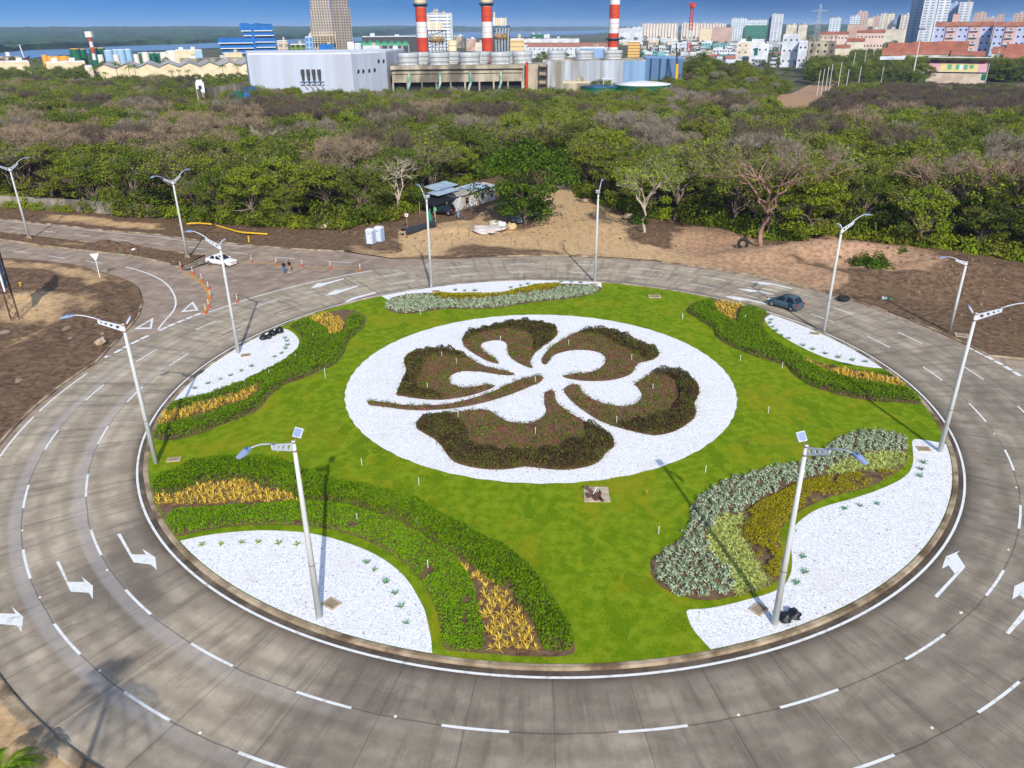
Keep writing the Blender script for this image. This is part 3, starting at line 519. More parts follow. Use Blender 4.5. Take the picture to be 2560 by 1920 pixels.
bTL = bed('narrow bed of clipped green hedge with yellow patches beside the far left gravel', 'R1', [(980, 830), (1010, 780), (1040, 720), (1090, 655), (1110, 630), (1200, 605), (1320, 580), (1450, 535), (1560, 495), (1680, 435), (1790, 380), (1870, 325), (1930, 262), (1938, 215), (1895, 172), (1862, 148), (1900, 115), (1980, 90), (2080, 60), (2160, 45), (2212, 38), (2300, 50), (2355, 90), (2330, 160), (2250, 230), (2212, 320), (2150, 390), (2060, 430), (1950, 480), (1850, 510), (1790, 550), (1730, 600), (1690, 650), (1630, 700), (1530, 740), (1400, 790), (1270, 840), (1150, 870), (1060, 880), (1000, 865)])
foliage('tall_hedge', ip('R1', [(995, 845), (1020, 790), (1060, 800), (1120, 785), (1220, 758), (1320, 728), (1440, 683), (1570, 643), (1665, 590), (1668, 535), (1590, 560), (1490, 600), (1360, 635), (1225, 668), (1110, 700), (1060, 720), (1100, 665), (1200, 625), (1320, 600), (1450, 555), (1560, 515), (1680, 455), (1790, 400), (1870, 345), (1935, 280), (1945, 225), (1905, 180), (1870, 160), (1910, 130), (1990, 108), (2050, 145), (2110, 170), (2125, 215), (2215, 185), (2230, 100), (2300, 75), (2345, 100), (2320, 165), (2245, 235), (2205, 325), (2140, 395), (2055, 430), (1945, 480), (1845, 512), (1780, 552), (1720, 600), (1680, 650), (1620, 700), (1525, 740), (1395, 788), (1265, 838), (1145, 868), (1060, 876), (1005, 862)]), 20000, .62, .1, M_hedge, RNG, bTL, bumpy=.25)
bTR = bed('narrow bed of clipped green hedge with yellow patches by the dark hatchback', 'R6', [(40, 345), (80, 305), (170, 283), (260, 272), (300, 282), (440, 312), (540, 347), (590, 367), (545, 402), (535, 440), (575, 503), (645, 563), (715, 608), (795, 648), (880, 683), (980, 708), (1100, 728), (1220, 741), (1360, 748), (1400, 778), (1470, 832), (1530, 880), (1560, 930), (1540, 955), (1440, 945), (1300, 940), (1180, 925), (1050, 900), (940, 870), (850, 840), (780, 800), (720, 755), (680, 705), (600, 680), (480, 645), (390, 610), (300, 570), (230, 520), (215, 470), (150, 430), (90, 390), (45, 360)])
foliage('tall_hedge', ip('R6', [(45, 360), (85, 322), (170, 300), (222, 295), (228, 340), (262, 385), (312, 415), (360, 440), (372, 365), (400, 345), (450, 330), (535, 362), (560, 380), (530, 410), (525, 450), (570, 515), (640, 575), (712, 620), (790, 660), (820, 700), (900, 735), (1020, 785), (1150, 815), (1300, 840), (1440, 865), (1505, 868), (1550, 925), (1530, 950), (1440, 942), (1300, 938), (1180, 922), (1050, 898), (940, 868), (850, 838), (780, 798), (722, 752), (682, 702), (600, 678), (480, 643), (390, 608), (302, 568), (234, 520), (218, 470), (152, 430), (92, 392), (50, 368)]), 20000, .62, .105, M_hedge, RNG, bTR, bumpy=.25)
foliage('low_hedge', ip('R6', [(850, 675), (950, 703), (1100, 730), (1220, 744), (1360, 752), (1385, 775), (1330, 772), (1220, 752), (1100, 732), (950, 702)]), 700, .3, .08, M_hedge, RNG, bTR)
bBR = bed('wide bed of silver, striped and olive shrubs beside the near right gravel', 'R5', [(145, 870), (160, 830), (220, 790), (290, 740), (340, 690), (365, 620), (370, 560), (410, 500), (460, 460), (520, 420), (600, 385), (700, 360), (800, 335), (900, 315), (1000, 290), (1090, 245), (1150, 190), (1220, 150), (1330, 125), (1450, 130), (1540, 150), (1565, 200), (1570, 260), (1555, 310), (1500, 360), (1400, 420), (1280, 460), (1150, 490), (1050, 530), (960, 580), (890, 640), (865, 710), (870, 790), (880, 860), (870, 930), (810, 980), (700, 1020), (560, 1055), (440, 1065), (330, 1045), (220, 1000), (160, 940)])
foliage('olive_shrubs', ip('R5', [(672, 590), (697, 560), (767, 515), (867, 465), (967, 420), (1057, 395), (1187, 380), (1307, 365), (1420, 355), (1505, 355), (1478, 380), (1378, 425), (1268, 460), (1148, 490), (1038, 530), (948, 580), (883, 645), (860, 715), (866, 795), (873, 865), (863, 930), (815, 950), (765, 885), (725, 810), (695, 750), (655, 700), (665, 650)]), 15000, .42, .065, M_oliv, RNG, bBR, gap=-.12)
bT = bed('low wavy bed of silver and olive shrubs beside the far gravel strip', 'M6', [(265, 985), (295, 945), (360, 925), (440, 912), (560, 907), (700, 912), (850, 914), (1000, 910), (1100, 887), (1200, 862), (1300, 852), (1420, 847), (1540, 852), (1640, 867), (1655, 885), (1600, 915), (1480, 940), (1350, 955), (1200, 970), (1080, 990), (960, 1005), (800, 1010), (650, 1010), (540, 1025), (430, 1040), (340, 1035), (280, 1015)])
foliage('olive_shrubs', ip('M6', [(540, 922), (700, 920), (850, 922), (1000, 918), (1100, 896), (1200, 870), (1300, 860), (1400, 858), (1370, 878), (1250, 898), (1100, 918), (950, 938), (800, 946), (680, 946), (600, 936)]), 6000, .5, .1, M_oliv, RNG, bT)
# petals -------------------------------------------------------------------
PET = [('top petal', [(855, 287), (790, 270), (720, 232), (670, 195), (655, 160), (670, 130), (720, 105), (790, 85), (870, 68), (960, 52), (1000, 50), (1060, 58), (1120, 68), (1160, 85), (1180, 115), (1165, 145), (1120, 175), (1075, 210), (1045, 245), (1030, 280), (1045, 312), (1000, 300), (950, 275), (915, 245), (905, 215), (903, 185), (885, 165), (850, 157), (800, 162), (765, 175), (757, 195), (775, 220), (810, 245), (840, 265)], [(655, 165), (670, 135), (720, 112), (790, 92), (870, 76), (1000, 58), (1120, 75), (1165, 90), (1180, 118), (1150, 160), (1100, 195), (1062, 222), (1045, 200), (1055, 172), (1045, 148), (1020, 118), (960, 104), (880, 100), (800, 110), (730, 130), (690, 150), (668, 170)]),
    ('upper right petal', [(1095, 283), (1100, 250), (1125, 215), (1165, 180), (1215, 150), (1270, 122), (1330, 103), (1400, 100), (1480, 110), (1550, 137), (1620, 167), (1680, 192), (1725, 217), (1738, 240), (1715, 262), (1670, 275), (1630, 285), (1610, 310), (1590, 340), (1540, 365), (1460, 380), (1370, 384), (1290, 378), (1230, 366), (1210, 355), (1260, 345), (1330, 338), (1390, 325), (1430, 300), (1447, 270), (1440, 245), (1410, 225), (1350, 213), (1270, 212), (1200, 225), (1155, 245), (1135, 270), (1120, 290)], [(1300, 118), (1330, 110), (1400, 104), (1480, 114), (1550, 141), (1620, 170), (1680, 197), (1730, 220), (1738, 243), (1710, 265), (1670, 270), (1640, 244), (1600, 224), (1550, 199), (1500, 180), (1470, 156), (1430, 136), (1370, 126)]),
    ('right petal', [(1215, 435), (1235, 410), (1270, 402), (1300, 410), (1310, 435), (1335, 460), (1390, 490), (1450, 510), (1520, 522), (1580, 520), (1625, 500), (1645, 470), (1640, 440), (1620, 415), (1605, 400), (1640, 378), (1700, 340), (1760, 328), (1830, 333), (1880, 347), (1925, 377), (1955, 413), (1965, 447), (1950, 480), (1935, 515), (1945, 555), (1935, 590), (1890, 625), (1830, 660), (1750, 682), (1680, 680), (1590, 660), (1500, 635), (1420, 605), (1350, 565), (1290, 520), (1245, 480)], [(1690, 345), (1760, 330), (1830, 335), (1880, 350), (1925, 380), (1955, 413), (1962, 450), (1948, 485), (1935, 518), (1943, 556), (1930, 592), (1890, 627), (1830, 660), (1750, 680), (1680, 678), (1590, 657), (1510, 634), (1560, 622), (1640, 610), (1720, 596), (1790, 566), (1815, 526), (1850, 486), (1850, 438), (1830, 390), (1780, 360)]),
    ('bottom petal', [(1110, 450), (1140, 434), (1165, 447), (1170, 480), (1195, 520), (1250, 560), (1330, 605), (1390, 632), (1440, 662), (1475, 692), (1492, 720), (1490, 750), (1450, 780), (1420, 820), (1370, 850), (1310, 865), (1220, 875), (1140, 872), (1060, 862), (1000, 858), (930, 868), (850, 873), (760, 868), (680, 855), (610, 830), (570, 790), (540, 745), (500, 705), (440, 670), (405, 645), (399, 617), (425, 590), (470, 577), (540, 568), (620, 553), (700, 546), (760, 541), (810, 548), (850, 575), (890, 600), (950, 615), (1010, 616), (1060, 603), (1100, 580), (1118, 550), (1108, 510), (1107, 475)], [(425, 600), (470, 588), (560, 580), (620, 602), (680, 650), (690, 698), (690, 738), (770, 762), (870, 776), (1000, 780), (1100, 776), (1200, 771), (1230, 742), (1290, 717), (1340, 690), (1332, 632), (1390, 647), (1440, 675), (1475, 700), (1490, 725), (1488, 752), (1448, 782), (1418, 820), (1370, 848), (1310, 862), (1220, 872), (1140, 870), (1060, 860), (1000, 856), (930, 866), (850, 870), (760, 865), (680, 852), (612, 828), (573, 790), (543, 745), (500, 705), (440, 672), (407, 648), (402, 622)]),
    ('left petal', [(943, 348), (900, 352), (840, 345), (780, 335), (720, 330), (650, 330), (605, 345), (578, 370), (590, 395), (630, 415), (680, 420), (740, 410), (800, 402), (832, 408), (815, 425), (760, 445), (690, 465), (620, 478), (540, 488), (450, 485), (370, 475), (310, 465), (290, 455), (310, 410), (335, 360), (345, 320), (332, 280), (342, 250), (390, 226), (450, 211), (520, 206), (590, 211), (640, 225), (690, 253), (740, 282), (800, 306), (870, 322), (920, 333)], [(334, 283), (345, 256), (390, 232), (450, 217), (520, 212), (590, 217), (650, 234), (690, 260), (640, 256), (570, 243), (500, 240), (460, 260), (440, 298), (420, 338), (400, 388), (410, 428), (440, 447), (500, 456), (545, 474), (530, 487), (450, 485), (370, 473), (302, 460), (294, 455), (317, 402), (340, 354), (349, 322)]),
    ('long thin stem', [(130, 500), (145, 492), (220, 500), (330, 515), (450, 518), (580, 508), (700, 480), (800, 450), (880, 415), (960, 380), (1030, 360), (1075, 352), (1100, 360), (1090, 385), (1050, 405), (980, 435), (900, 465), (820, 490), (720, 515), (600, 535), (470, 545), (340, 542), (230, 527), (150, 518)], None)]
def sprigs(name, P, n, rng, parent, mt, sz=.05, per=14, spread=.13, h=.2, flow=0):
    X = sample(P, n, rng); c = np.repeat(X, per, 0); k = len(c); C = np.column_stack([c + rng.normal(0, spread, (k, 2)), .17 + rng.uniform(.02, h, k)]); N = rng.normal(size=(k, 3)); N[:, 2] += .6
    o = link(name, quads(name, C, N, sz * rng.uniform(.6, 1.2, k), .5, mt, rng), parent); o['kind'] = 'stuff'; return o
M_redl = leafm('low_red_leaf', S(112, 74, 56), S(150, 112, 80), S(112, 100, 58), .15)
for k, (nm, out, dk) in enumerate(PET):
    lab = {'long thin stem': 'long thin soil stem of the flower shape with scattered seedlings'}.get(nm, nm + ' of the flower shape, seedlings edged by dark purple hedge')
    t = bed(lab, 'R4', out, 'petal_bed'); P = isl('R4', out, 2); A = parea(P)
    sprigs('seedlings', P, int(A * 3.4), RNG, t, M_sprig, .075, 16, .15, .3); sprigs('magenta_flowers', P, int(A * .28) + 3, RNG, t, M_pink, .065, 9, .12, .32)
    sprigs('dry_stubble', P, int(A * 17), RNG, t, M_redl, .08, 5, .16, .16)
    if dk: Q = ip('R4', dk); foliage('green_shoots', Q, int(parea(Q) * 38), .74, .085, M_sprig, RNG, t, flat=.9, bumpy=.8); foliage('dark_hedge', Q, int(parea(Q) * 260), .72, .1, M_dark, RNG, t, flat=.9, bumpy=.75)
# single plants ---------------------------------------------------------------
def rosette(name, mt, nleaf, ln, wd, arch, rng, up=.8, tip=.05):
    b = MB()
    for i in range(nleaf):
        a = i * 2.4 + rng.uniform(-.3, .3); l = ln * rng.uniform(.7, 1.1); e = up * rng.uniform(.35, 1.15); d = Vector((math.cos(a), math.sin(a), 0)); q = Vector((-d.y, d.x, 0))
        p0 = Vector((0, 0, .02)); p1 = d * l * .5 * math.cos(e) + Vector((0, 0, l * .55 * math.sin(e))); p2 = d * l * (.95 * math.cos(e) + arch * .15) + Vector((0, 0, l * (math.sin(e) * .95 - arch * .35)))
        if p2.z < .02: p2.z = .02
        b.add([p0 - q * wd * .35, p0 + q * wd * .35, p1 + q * wd * .5 + Vector((0, 0, -.01)), p1 - q * wd * .5, p2 + q * tip * wd, p2 - q * tip * wd], [(0, 1, 2, 3), (3, 2, 4, 5)])
    return b.mesh(name, mt)
def shrublet(name, mt, n, r, h, sz, rng):
    c = rng.normal(0, r * .5, (n, 2)); z = rng.uniform(.04, h, n) * (1 - .5 * np.clip(np.hypot(c[:, 0], c[:, 1]) / r, 0, 1)); N = np.column_stack([c / r, np.full(n, .5)]) + rng.normal(0, .35, (n, 3))
    return quads(name, np.column_stack([c, z]), N, sz * rng.uniform(.7, 1.2, n), .45, mt, rng)
rs = random.Random(3)
def spots(P, dist, rng, jit=.25):
    xs = [p[0] for p in P]; ys = [p[1] for p in P]; out = []; y = min(ys); r = 0
    while y < max(ys):
        x = min(xs) + (r % 2) * dist / 2
        while x < max(xs): out.append((x + rng.uniform(-jit, jit) * dist, y + rng.uniform(-jit, jit) * dist)); x += dist
        y += dist * .87; r += 1
    q = np.array(out); return [tuple(v) for v in q[inpoly(P, q[:, 0], q[:, 1])]]
rr = random.Random(11)
def mass(name, label, cat, group, meshes, P, dist, smin=.85, smax=1.2, z=.17):
    V, Fs = [], []
    src = [(np.array([v.co[:] for v in me.vertices]), [tuple(p.vertices) for p in me.polygons]) for me in meshes]
    for x, y in spots(P, dist, rr):
        A_, F_ = src[rr.randrange(len(src))]; s = rr.uniform(smin, smax); a = rr.uniform(0, 6.28); c, sn = math.cos(a), math.sin(a); o = len(V)
        V += [(x + s * (c * p[0] - sn * p[1]), y + s * (sn * p[0] + c * p[1]), z + s * p[2]) for p in A_]; Fs += [tuple(i + o for i in f) for f in F_]
    me = bpy.data.meshes.new(name); me.from_pydata(V, [], Fs); me.materials.append(meshes[0].materials[0]); return tag(link(name, me), label, cat, group, 'stuff')
def stand(name, cat, label, group, meshes, P, dist, smin=.85, smax=1.2, z=.17, limit=999):
    for i, (x, y) in enumerate(spots(P, dist, rr)[:limit]):
        o = link(name, meshes[rr.randrange(len(meshes))]); o.location = (x, y, z); s = rr.uniform(smin, smax); o.scale = (s, s, s * rr.uniform(.85, 1.15)); o.rotation_euler = (rr.uniform(-.1, .1), rr.uniform(-.1, .1), rr.uniform(0, 6.28)); tag(o, label, cat, group)
CRm = [rosette('croton', M_crot, 12, .5, .048, .2, rr, 1.0) for i in range(3)]; SIm = [shrublet('silver', M_silv, 40, .2, .36, .075, RNG) for i in range(3)]; VAm = [rosette('spider', M_vari, 20, .46, .042, .8, rr, .8) for i in range(3)]
AGm = [rosette('agave', M_agv, 16, .3, .05, .1, rr, .8) for i in range(2)]; AYm = [rosette('bromeliad', M_agy, 16, .3, .05, .5, rr, .8) for i in range(2)]
G1 = 'yellow leaved plants in the corner beds'
stand('yellow_croton', 'plant', 'spiky yellow plant in the wide patch behind the near left gravel', G1, CRm, ip('R3', [(25, 285), (60, 280), (120, 280), (200, 255), (280, 228), (380, 220), (480, 220), (560, 245), (700, 280), (752, 312), (740, 325), (600, 322), (450, 328), (330, 333), (240, 345), (170, 333), (60, 343), (35, 325)]), .45)
stand('yellow_croton', 'plant', 'spiky yellow plant in the wedge patch of the near left hedge bed', G1, CRm, ip('R3', [(1560, 628), (1620, 655), (1720, 715), (1810, 775), (1860, 840), (1930, 920), (1962, 1000), (2000, 1090), (1940, 1098), (1800, 1090), (1705, 1090), (1712, 1008), (1692, 908), (1682, 808), (1655, 728), (1600, 685)]), .5)
for lab, reg, P in (('spiky yellow plant at the outer end of the far left hedge', 'R1', [(1970, 110), (2060, 75), (2110, 70), (2212, 110), (2200, 178), (2120, 205), (2100, 160), (2040, 130)]), ('spiky yellow plant in the long strip of the far left hedge', 'R1', [(1025, 760), (1045, 730), (1105, 695), (1220, 662), (1350, 632), (1480, 597), (1580, 562), (1645, 525), (1650, 575), (1560, 628), (1420, 668), (1300, 708), (1200, 740), (1100, 765), (1035, 780)]),
    ('spiky yellow plant at the end of the far right hedge nearest the hatchback', 'R6', [(230, 310), (300, 297), (430, 322), (375, 345), (355, 370), (350, 430), (310, 408), (262, 378), (228, 340)]), ('spiky yellow plant in the long strip of the far right hedge', 'R6', [(800, 675), (855, 690), (950, 720), (1100, 748), (1220, 766), (1330, 784), (1400, 796), (1465, 832), (1495, 860), (1440, 860), (1300, 836), (1150, 812), (1020, 782), (900, 735), (825, 700)])):
    mass('yellow_croton_patch', lab.replace('spiky yellow plant', 'patch of spiky yellow plants'), 'plants', G1, CRm, ip(reg, P), .5, 1.0, 1.35)
G2 = 'silver leaved shrubs'
stand('silver_shrub', 'shrub', 'pale silver green shrub in the near right bed', G2, SIm, ip('R5', [(150, 880), (170, 845), (232, 800), (302, 750), (347, 695), (374, 615), (376, 565), (418, 500), (472, 460), (532, 422), (612, 388), (702, 365), (800, 340), (900, 320), (1000, 298), (1090, 255), (1152, 198), (1222, 160), (1332, 135), (1450, 140), (1540, 160), (1560, 205), (1550, 245), (1450, 240), (1335, 250), (1250, 280), (1150, 320), (1090, 365), (1040, 385), (960, 410), (850, 455), (750, 505), (690, 550), (640, 580), (560, 590), (500, 620), (480, 680), (470, 760), (490, 840), (560, 880), (600, 950), (605, 1025), (540, 1050), (440, 1060), (330, 1040), (222, 995), (162, 935)]), .535, 1.15, 1.65)
stand('striped_plant', 'plant', 'arching yellow striped plant in the upper patch of the near right bed', 'striped plants', VAm, ip('R5', [(1330, 260), (1450, 250), (1555, 265), (1552, 322), (1500, 340), (1400, 350), (1280, 360), (1180, 370), (1110, 368), (1180, 315), (1250, 288)]), .42, .9, 1.25)
stand('striped_plant', 'plant', 'arching yellow striped plant in the lower patch of the near right bed', 'striped plants', VAm, ip('R5', [(520, 620), (600, 592), (655, 590), (655, 650), (636, 690), (680, 765), (720, 835), (785, 920), (795, 970), (700, 1015), (622, 1028), (602, 960), (562, 890), (502, 840), (478, 760), (482, 690)]), .4, .9, 1.25)
mass('silver_shrub_band', 'band of pale silver green shrubs in the far wavy bed', 'shrubs', G2, SIm, ip('M6', [(272, 992), (305, 955), (360, 938), (440, 925), (540, 925), (600, 945), (680, 955), (800, 955), (950, 945), (1100, 925), (1250, 905), (1370, 885), (1420, 865), (1540, 862), (1635, 872), (1640, 885), (1595, 912), (1478, 938), (1348, 952), (1200, 968), (1080, 988), (960, 1002), (800, 1007), (650, 1007), (540, 1022), (430, 1037), (340, 1032), (285, 1012)]), .62, 1.2, 1.7)
def agv(reg, pts, ms, label, grp='rosettes in the white gravel', cat='plant', s0=1.0):
    for x, y in pts:
        p = G(*px(reg, x, y), ZI); o = link('rosette_plant', ms[rr.randrange(2)], None, p); s = s0 * 1.25 * rr.uniform(.85, 1.15); o.scale = (s, s, s); o.rotation_euler.z = rr.uniform(0, 6); tag(o, label, cat, grp)
agv('R3', [(258, 537), (354, 534), (460, 527), (545, 525), (650, 531), (745, 537)], AYm, 'small yellow green rosette in the row along the back of the near left gravel')
agv('R3', [(1100, 630), (1143, 668), (1197, 732), (1245, 788), (1275, 858), (1305, 940)], AGm, 'small blue green rosette in the curved row on the near left gravel')
agv('R5', [(1222, 560), (1307, 545), (1400, 532)], AGm, 'small green rosette in the middle of the near right gravel'); agv('R5', [(993, 828), (1003, 912), (955, 970)], AGm, 'small green rosette beside the leaning pole on the near right gravel'); agv('R5', [(1658, 305), (1645, 342), (1637, 378)], AGm, 'small green rosette at the narrow end of the near right gravel')
agv('R6', [(587, 412), (580, 434), (597, 459), (617, 484), (655, 512), (703, 533), (793, 579), (857, 604), (935, 631), (1020, 654), (1110, 672), (1195, 683)], AGm, 'small green rosette along the hedge on the far right gravel', s0=1.2)
agv('R1', [(1832, 221), (1845, 241), (1852, 266), (1838, 288), (1814, 318), (1767, 343), (1618, 404), (1552, 434), (1486, 461), (1417, 487), (1340, 514), (1251, 544)], AGm, 'small green rosette along the hedge on the far left gravel', s0=1.1)
agv('M6', [(717, 892), (777, 896), (843, 896), (1075, 873), (1137, 861), (1184, 852), (1397, 835), (1463, 838), (1524, 843)], AGm, 'small green rosette on the far gravel strip', s0=1.3)
# white stakes -------------------------------------------------------------------
stk = MB(); stk.tube([(0, 0, 0), (0, 0, .55)], .022, 6); stk.tube([(0, 0, .55), (0, 0, .62)], [.035, .02], 6); STm = stk.mesh('stake', M_white)
def stakes(reg, pts, label, zz=.15, s=1.0):
    for x, y in pts:
        o = link('sprinkler_stake', STm, None, G(*px(reg, x, y + (.28 / .45 if reg == 'R4' else 0)), zz)); o.scale = (1, 1, s); tag(o, label, 'stake', 'thin stakes on the island')
stakes('R4', [(866, 162), (1242, 183), (1590, 265), (541, 250), (622, 288), (462, 428), (1057, 390), (1707, 430), (1507, 612), (631, 585), (1058, 675)], 'thin white stake standing in the soil of the flower shape', .17)
stakes('R1', [(2017, 225), (1905, 362), (1733, 460), (1574, 525)], 'thin white stake sticking out of the far left hedge', .3); stakes('R1', [(2093, 478)], 'tall thin white stake on the lawn beside the far left hedge', .13, 1.7)
stakes('R3', [(1052, 415), (1360, 435), (1413, 655)], 'thin pale stake sticking out of the near left hedge', .3); stakes('R3', [(1075, 130), (1367, 230), (645, 62)], 'thin stake on the lawn behind the near left hedge', .13)
stakes('R5', [(191, 697), (450, 358), (797, 28)], 'thin white stake on the lawn beside the silver shrubs', .13); stakes('R6', [(15, 402), (567, 1012), (387, 675)], 'thin white stake on the lawn right of the gravel disc', .13); stakes('R6', [(416, 412), (656, 722)], 'thin white stake at the far right hedge', .3)
stakes('M6', [(492, 1046), (1330, 955)], 'thin white stake in front of the far wavy bed', .13); stakes('M6', [(2177, 1075)], 'thin white stake on the lawn between the gravel disc and the far right hedge', .13)
# dry sapling and small yellow shoot on the lawn
b = MB()
for i in range(9): a = rr.uniform(0, 6.28); b.tube([(0, 0, 0), (.1 * math.cos(a), .1 * math.sin(a), .25), (.25 * math.cos(a), .25 * math.sin(a), rr.uniform(.4, .65))], [.015, .012, .006], 4)
tag(b.build('dry_sapling', M_twig, None, False, G(*px('R5', 682, 200), .13)), 'small dry leafless sapling on the lawn right of the gravel disc', 'sapling')
tag(link('yellow_shoot', CRm[0], None, G(*px('R5', 123, 478), .13)), 'small yellow shoot on the lawn right of the concrete pad', 'plant').scale = (.6, .6, 1.3)
# short grass standing on the lawn, dead leaves and grit on the gravel
M_blade = leafm('grass_blade', S(104, 132, 14), S(152, 168, 40), S(122, 146, 22), .2); LP_ = [(p.x, p.y) for p in circ(32.9, 60)]; Xg = sample(LP_, 70000, RNG); kp = np.ones(len(Xg), bool)
for P in BEDP: kp &= ~inpoly(P, Xg[:, 0], Xg[:, 1])
Xg = Xg[kp]; ng_ = len(Xg); Ng = np.column_stack([RNG.normal(0, 1, (ng_, 2)), RNG.normal(.15, .2, ng_)]); Ug = np.column_stack([RNG.normal(0, .5, (ng_, 2)), np.ones(ng_)]); tag(link('short_grass', quads('short_grass', np.column_stack([Xg, np.full(ng_, .15)]), Ng, .05 * RNG.uniform(.5, 1.3, ng_), .35, M_blade, RNG, U=Ug)), 'short mown grass of the island lawn', 'grass', None, 'stuff')
C_ = []
for P, n_ in zip(BEDP[:6], (90, 120, 50, 60, 40, 420)):
    q = sample(P, n_, RNG)
    if n_ == 420: w_ = (q[:, 0] > 4) & (q[:, 1] < 62); q = np.concatenate([q[w_], q[:130]])
    C_.append(q)
C_ = np.concatenate(C_); tag(link('fallen_leaves', quads('fallen_leaves', np.column_stack([C_, np.full(len(C_), .165)]), np.column_stack([RNG.normal(0, .3, (len(C_), 2)), np.ones(len(C_))]), .055 * RNG.uniform(.4, 1.4, len(C_)), .6, mat('dead_leaf', S(120, 110, 96), S(90, 80, 66), 3, .9), RNG)), 'small dead leaves and grit scattered on the white gravel', 'leaves', None, 'stuff')
# ================================================================== STREET FURNITURE
M_pole = mat('pole_concrete', S(206, 208, 204, 1.35), S(226, 226, 222, 1.35), .8, .7, stretch=(1, 1, .25)); M_arm = mat('galvanised_white', S(216, 222, 232, 1.3), rough=.45); M_led = mat('lamp_grey', S(150, 165, 205, 1.3), rough=.4); M_blue = mat('photocell_blue', S(30, 90, 160), rough=.4)
M_seam = mat('rust_seam', S(150, 110, 90), rough=.9); M_cov = mat('cover_concrete', S(176, 158, 132), S(200, 182, 158), 3, .9, .3, 9); M_dk = mat('dark_grey', S(70, 70, 72), rough=.7)
def plate_mesh():
    cu = bpy.data.curves.new('plate', 'CURVE'); cu.dimensions = '2D'; cu.fill_mode = 'BOTH'; cu.extrude = .025
    loops = [[(.05, 10.72), (1.5, 11.55), (1.5, 11.85), (.05, 11.22)]]
    for x, r in ((.36, .12), (.72, .1), (1.03, .08), (1.29, .06)): zc = (10.72 + .572 * x + 11.22 + .434 * x) / 2 - .02; loops.append([(x + r * math.cos(t * .6283), zc + r * math.sin(t * .6283)) for t in range(10)])
    for lp in loops:
        s = cu.splines.new('POLY'); s.points.add(len(lp) - 1); s.use_cyclic_u = True
        for p, q in zip(s.points, lp): p.co = (q[0], q[1], 0, 1)
    o = bpy.data.objects.new('tmp', cu); COL.objects.link(o); dg = bpy.context.evaluated_depsgraph_get(); me = bpy.data.meshes.new_from_object(o.evaluated_get(dg)); bpy.data.objects.remove(o); bpy.data.curves.remove(cu)
    me.transform(Matrix(((1, 0, 0, 0), (0, 0, -1, 0), (0, 1, 0, 0), (0, 0, 0, 1)))); me.materials.clear(); me.materials.append(M_arm); return me
PLm = plate_mesh()
PLE = MB().tube([(0, 0, 0), (0, 0, 11.3)], [.19, .1], 14).mesh('pole', M_pole, True); SEM = MB().tube([(0, 0, 3.6), (0, 0, 3.66)], .17, 14).mesh('seam', M_seam)
ARm = MB().tube([(1.3, 0, 11.78), (1.75, 0, 12.02), (2.2, 0, 12.22), (2.6, 0, 12.33), (2.95, 0, 12.36)], [.05, .045, .04, .035, .03], 8).mesh('arm', M_arm, True)
HDm = MB().add([(2.85, -.09, 12.3), (2.85, .09, 12.3), (2.85, .09, 12.42), (2.85, -.09, 12.42), (3.2, -.17, 12.27), (3.2, .17, 12.27), (3.2, .15, 12.42), (3.2, -.15, 12.42), (3.65, -.11, 12.24), (3.65, .11, 12.24), (3.65, .1, 12.3), (3.65, -.1, 12.3)], [(3, 2, 1, 0), (0, 1, 5, 4), (1, 2, 6, 5), (2, 3, 7, 6), (3, 0, 4, 7), (4, 5, 9, 8), (5, 6, 10, 9), (6, 7, 11, 10), (7, 4, 8, 11), (8, 9, 10, 11)]).mesh('head', M_led)
PCm = MB().lathe([(.05, 12.42), (.055, 12.5), (.03, 12.54)], (3.05, 0, 0), 10).mesh('cell', M_blue); CLm = MB().tube([(0, 0, 10.7), (0, 0, 10.78)], .135, 12).tube([(0, 0, 11.18), (0, 0, 11.26)], .125, 12).mesh('clamp', M_seam)
FLm = MB().box((-.42, 0, 11.55), (.5, .5, .08), ry=R_(52)).mesh('flood', M_arm); FGm = MB().box((-.385, 0, 11.58), (.4, .4, .03), ry=R_(52)).mesh('glass', M_led); FBm = MB().tube([(-.05, 0, 11.2), (-.22, 0, 11.35), (-.34, 0, 11.47)], .03, 6).mesh('bracket', M_seam)
def lamp(base, label, arms, h=11.3, flood=True, sticker=False, group='street lamps round the island', foot=False):
    t = thing('street_lamp', label, 'street lamp', base, 0, group); k = h / 11.3; t.scale = (1, 1, k)
    link('pole', PLE, t); link('seam', SEM, t); link('clamp', CLm, t)
    for a in arms:
        ar = link('arm', ARm, t); ar.rotation_euler.z = R_(a); pl = link('arm_plate', PLm, ar); hd = link('lamp_head', HDm, t); hd.rotation_euler.z = R_(a); link('photocell', PCm, hd)
    if flood:
        f = link('floodlight', FLm, t); f.rotation_euler.z = R_(arms[0]); link('lens', FGm, f); link('bracket', FBm, f)
    if sticker:
        b = MB(); q = R_(-100)
        b.add([(.185 * math.cos(q - .7), .185 * math.sin(q - .7), 2.2), (.185 * math.cos(q + .7), .185 * math.sin(q + .7), 2.2), (.18 * math.cos(q), .18 * math.sin(q) - .02, 2.5)], [(0, 1, 2)]); b.build('warning_sticker', M_yel, t)
    if foot: MB().box((0, 0, .15), (.75, .75, .5), .5, top=.8).build('footing', M_kerb, t)
    return t
def gA(x, y, z=0): return G(x * 1.157324, y * 1.157324, z)
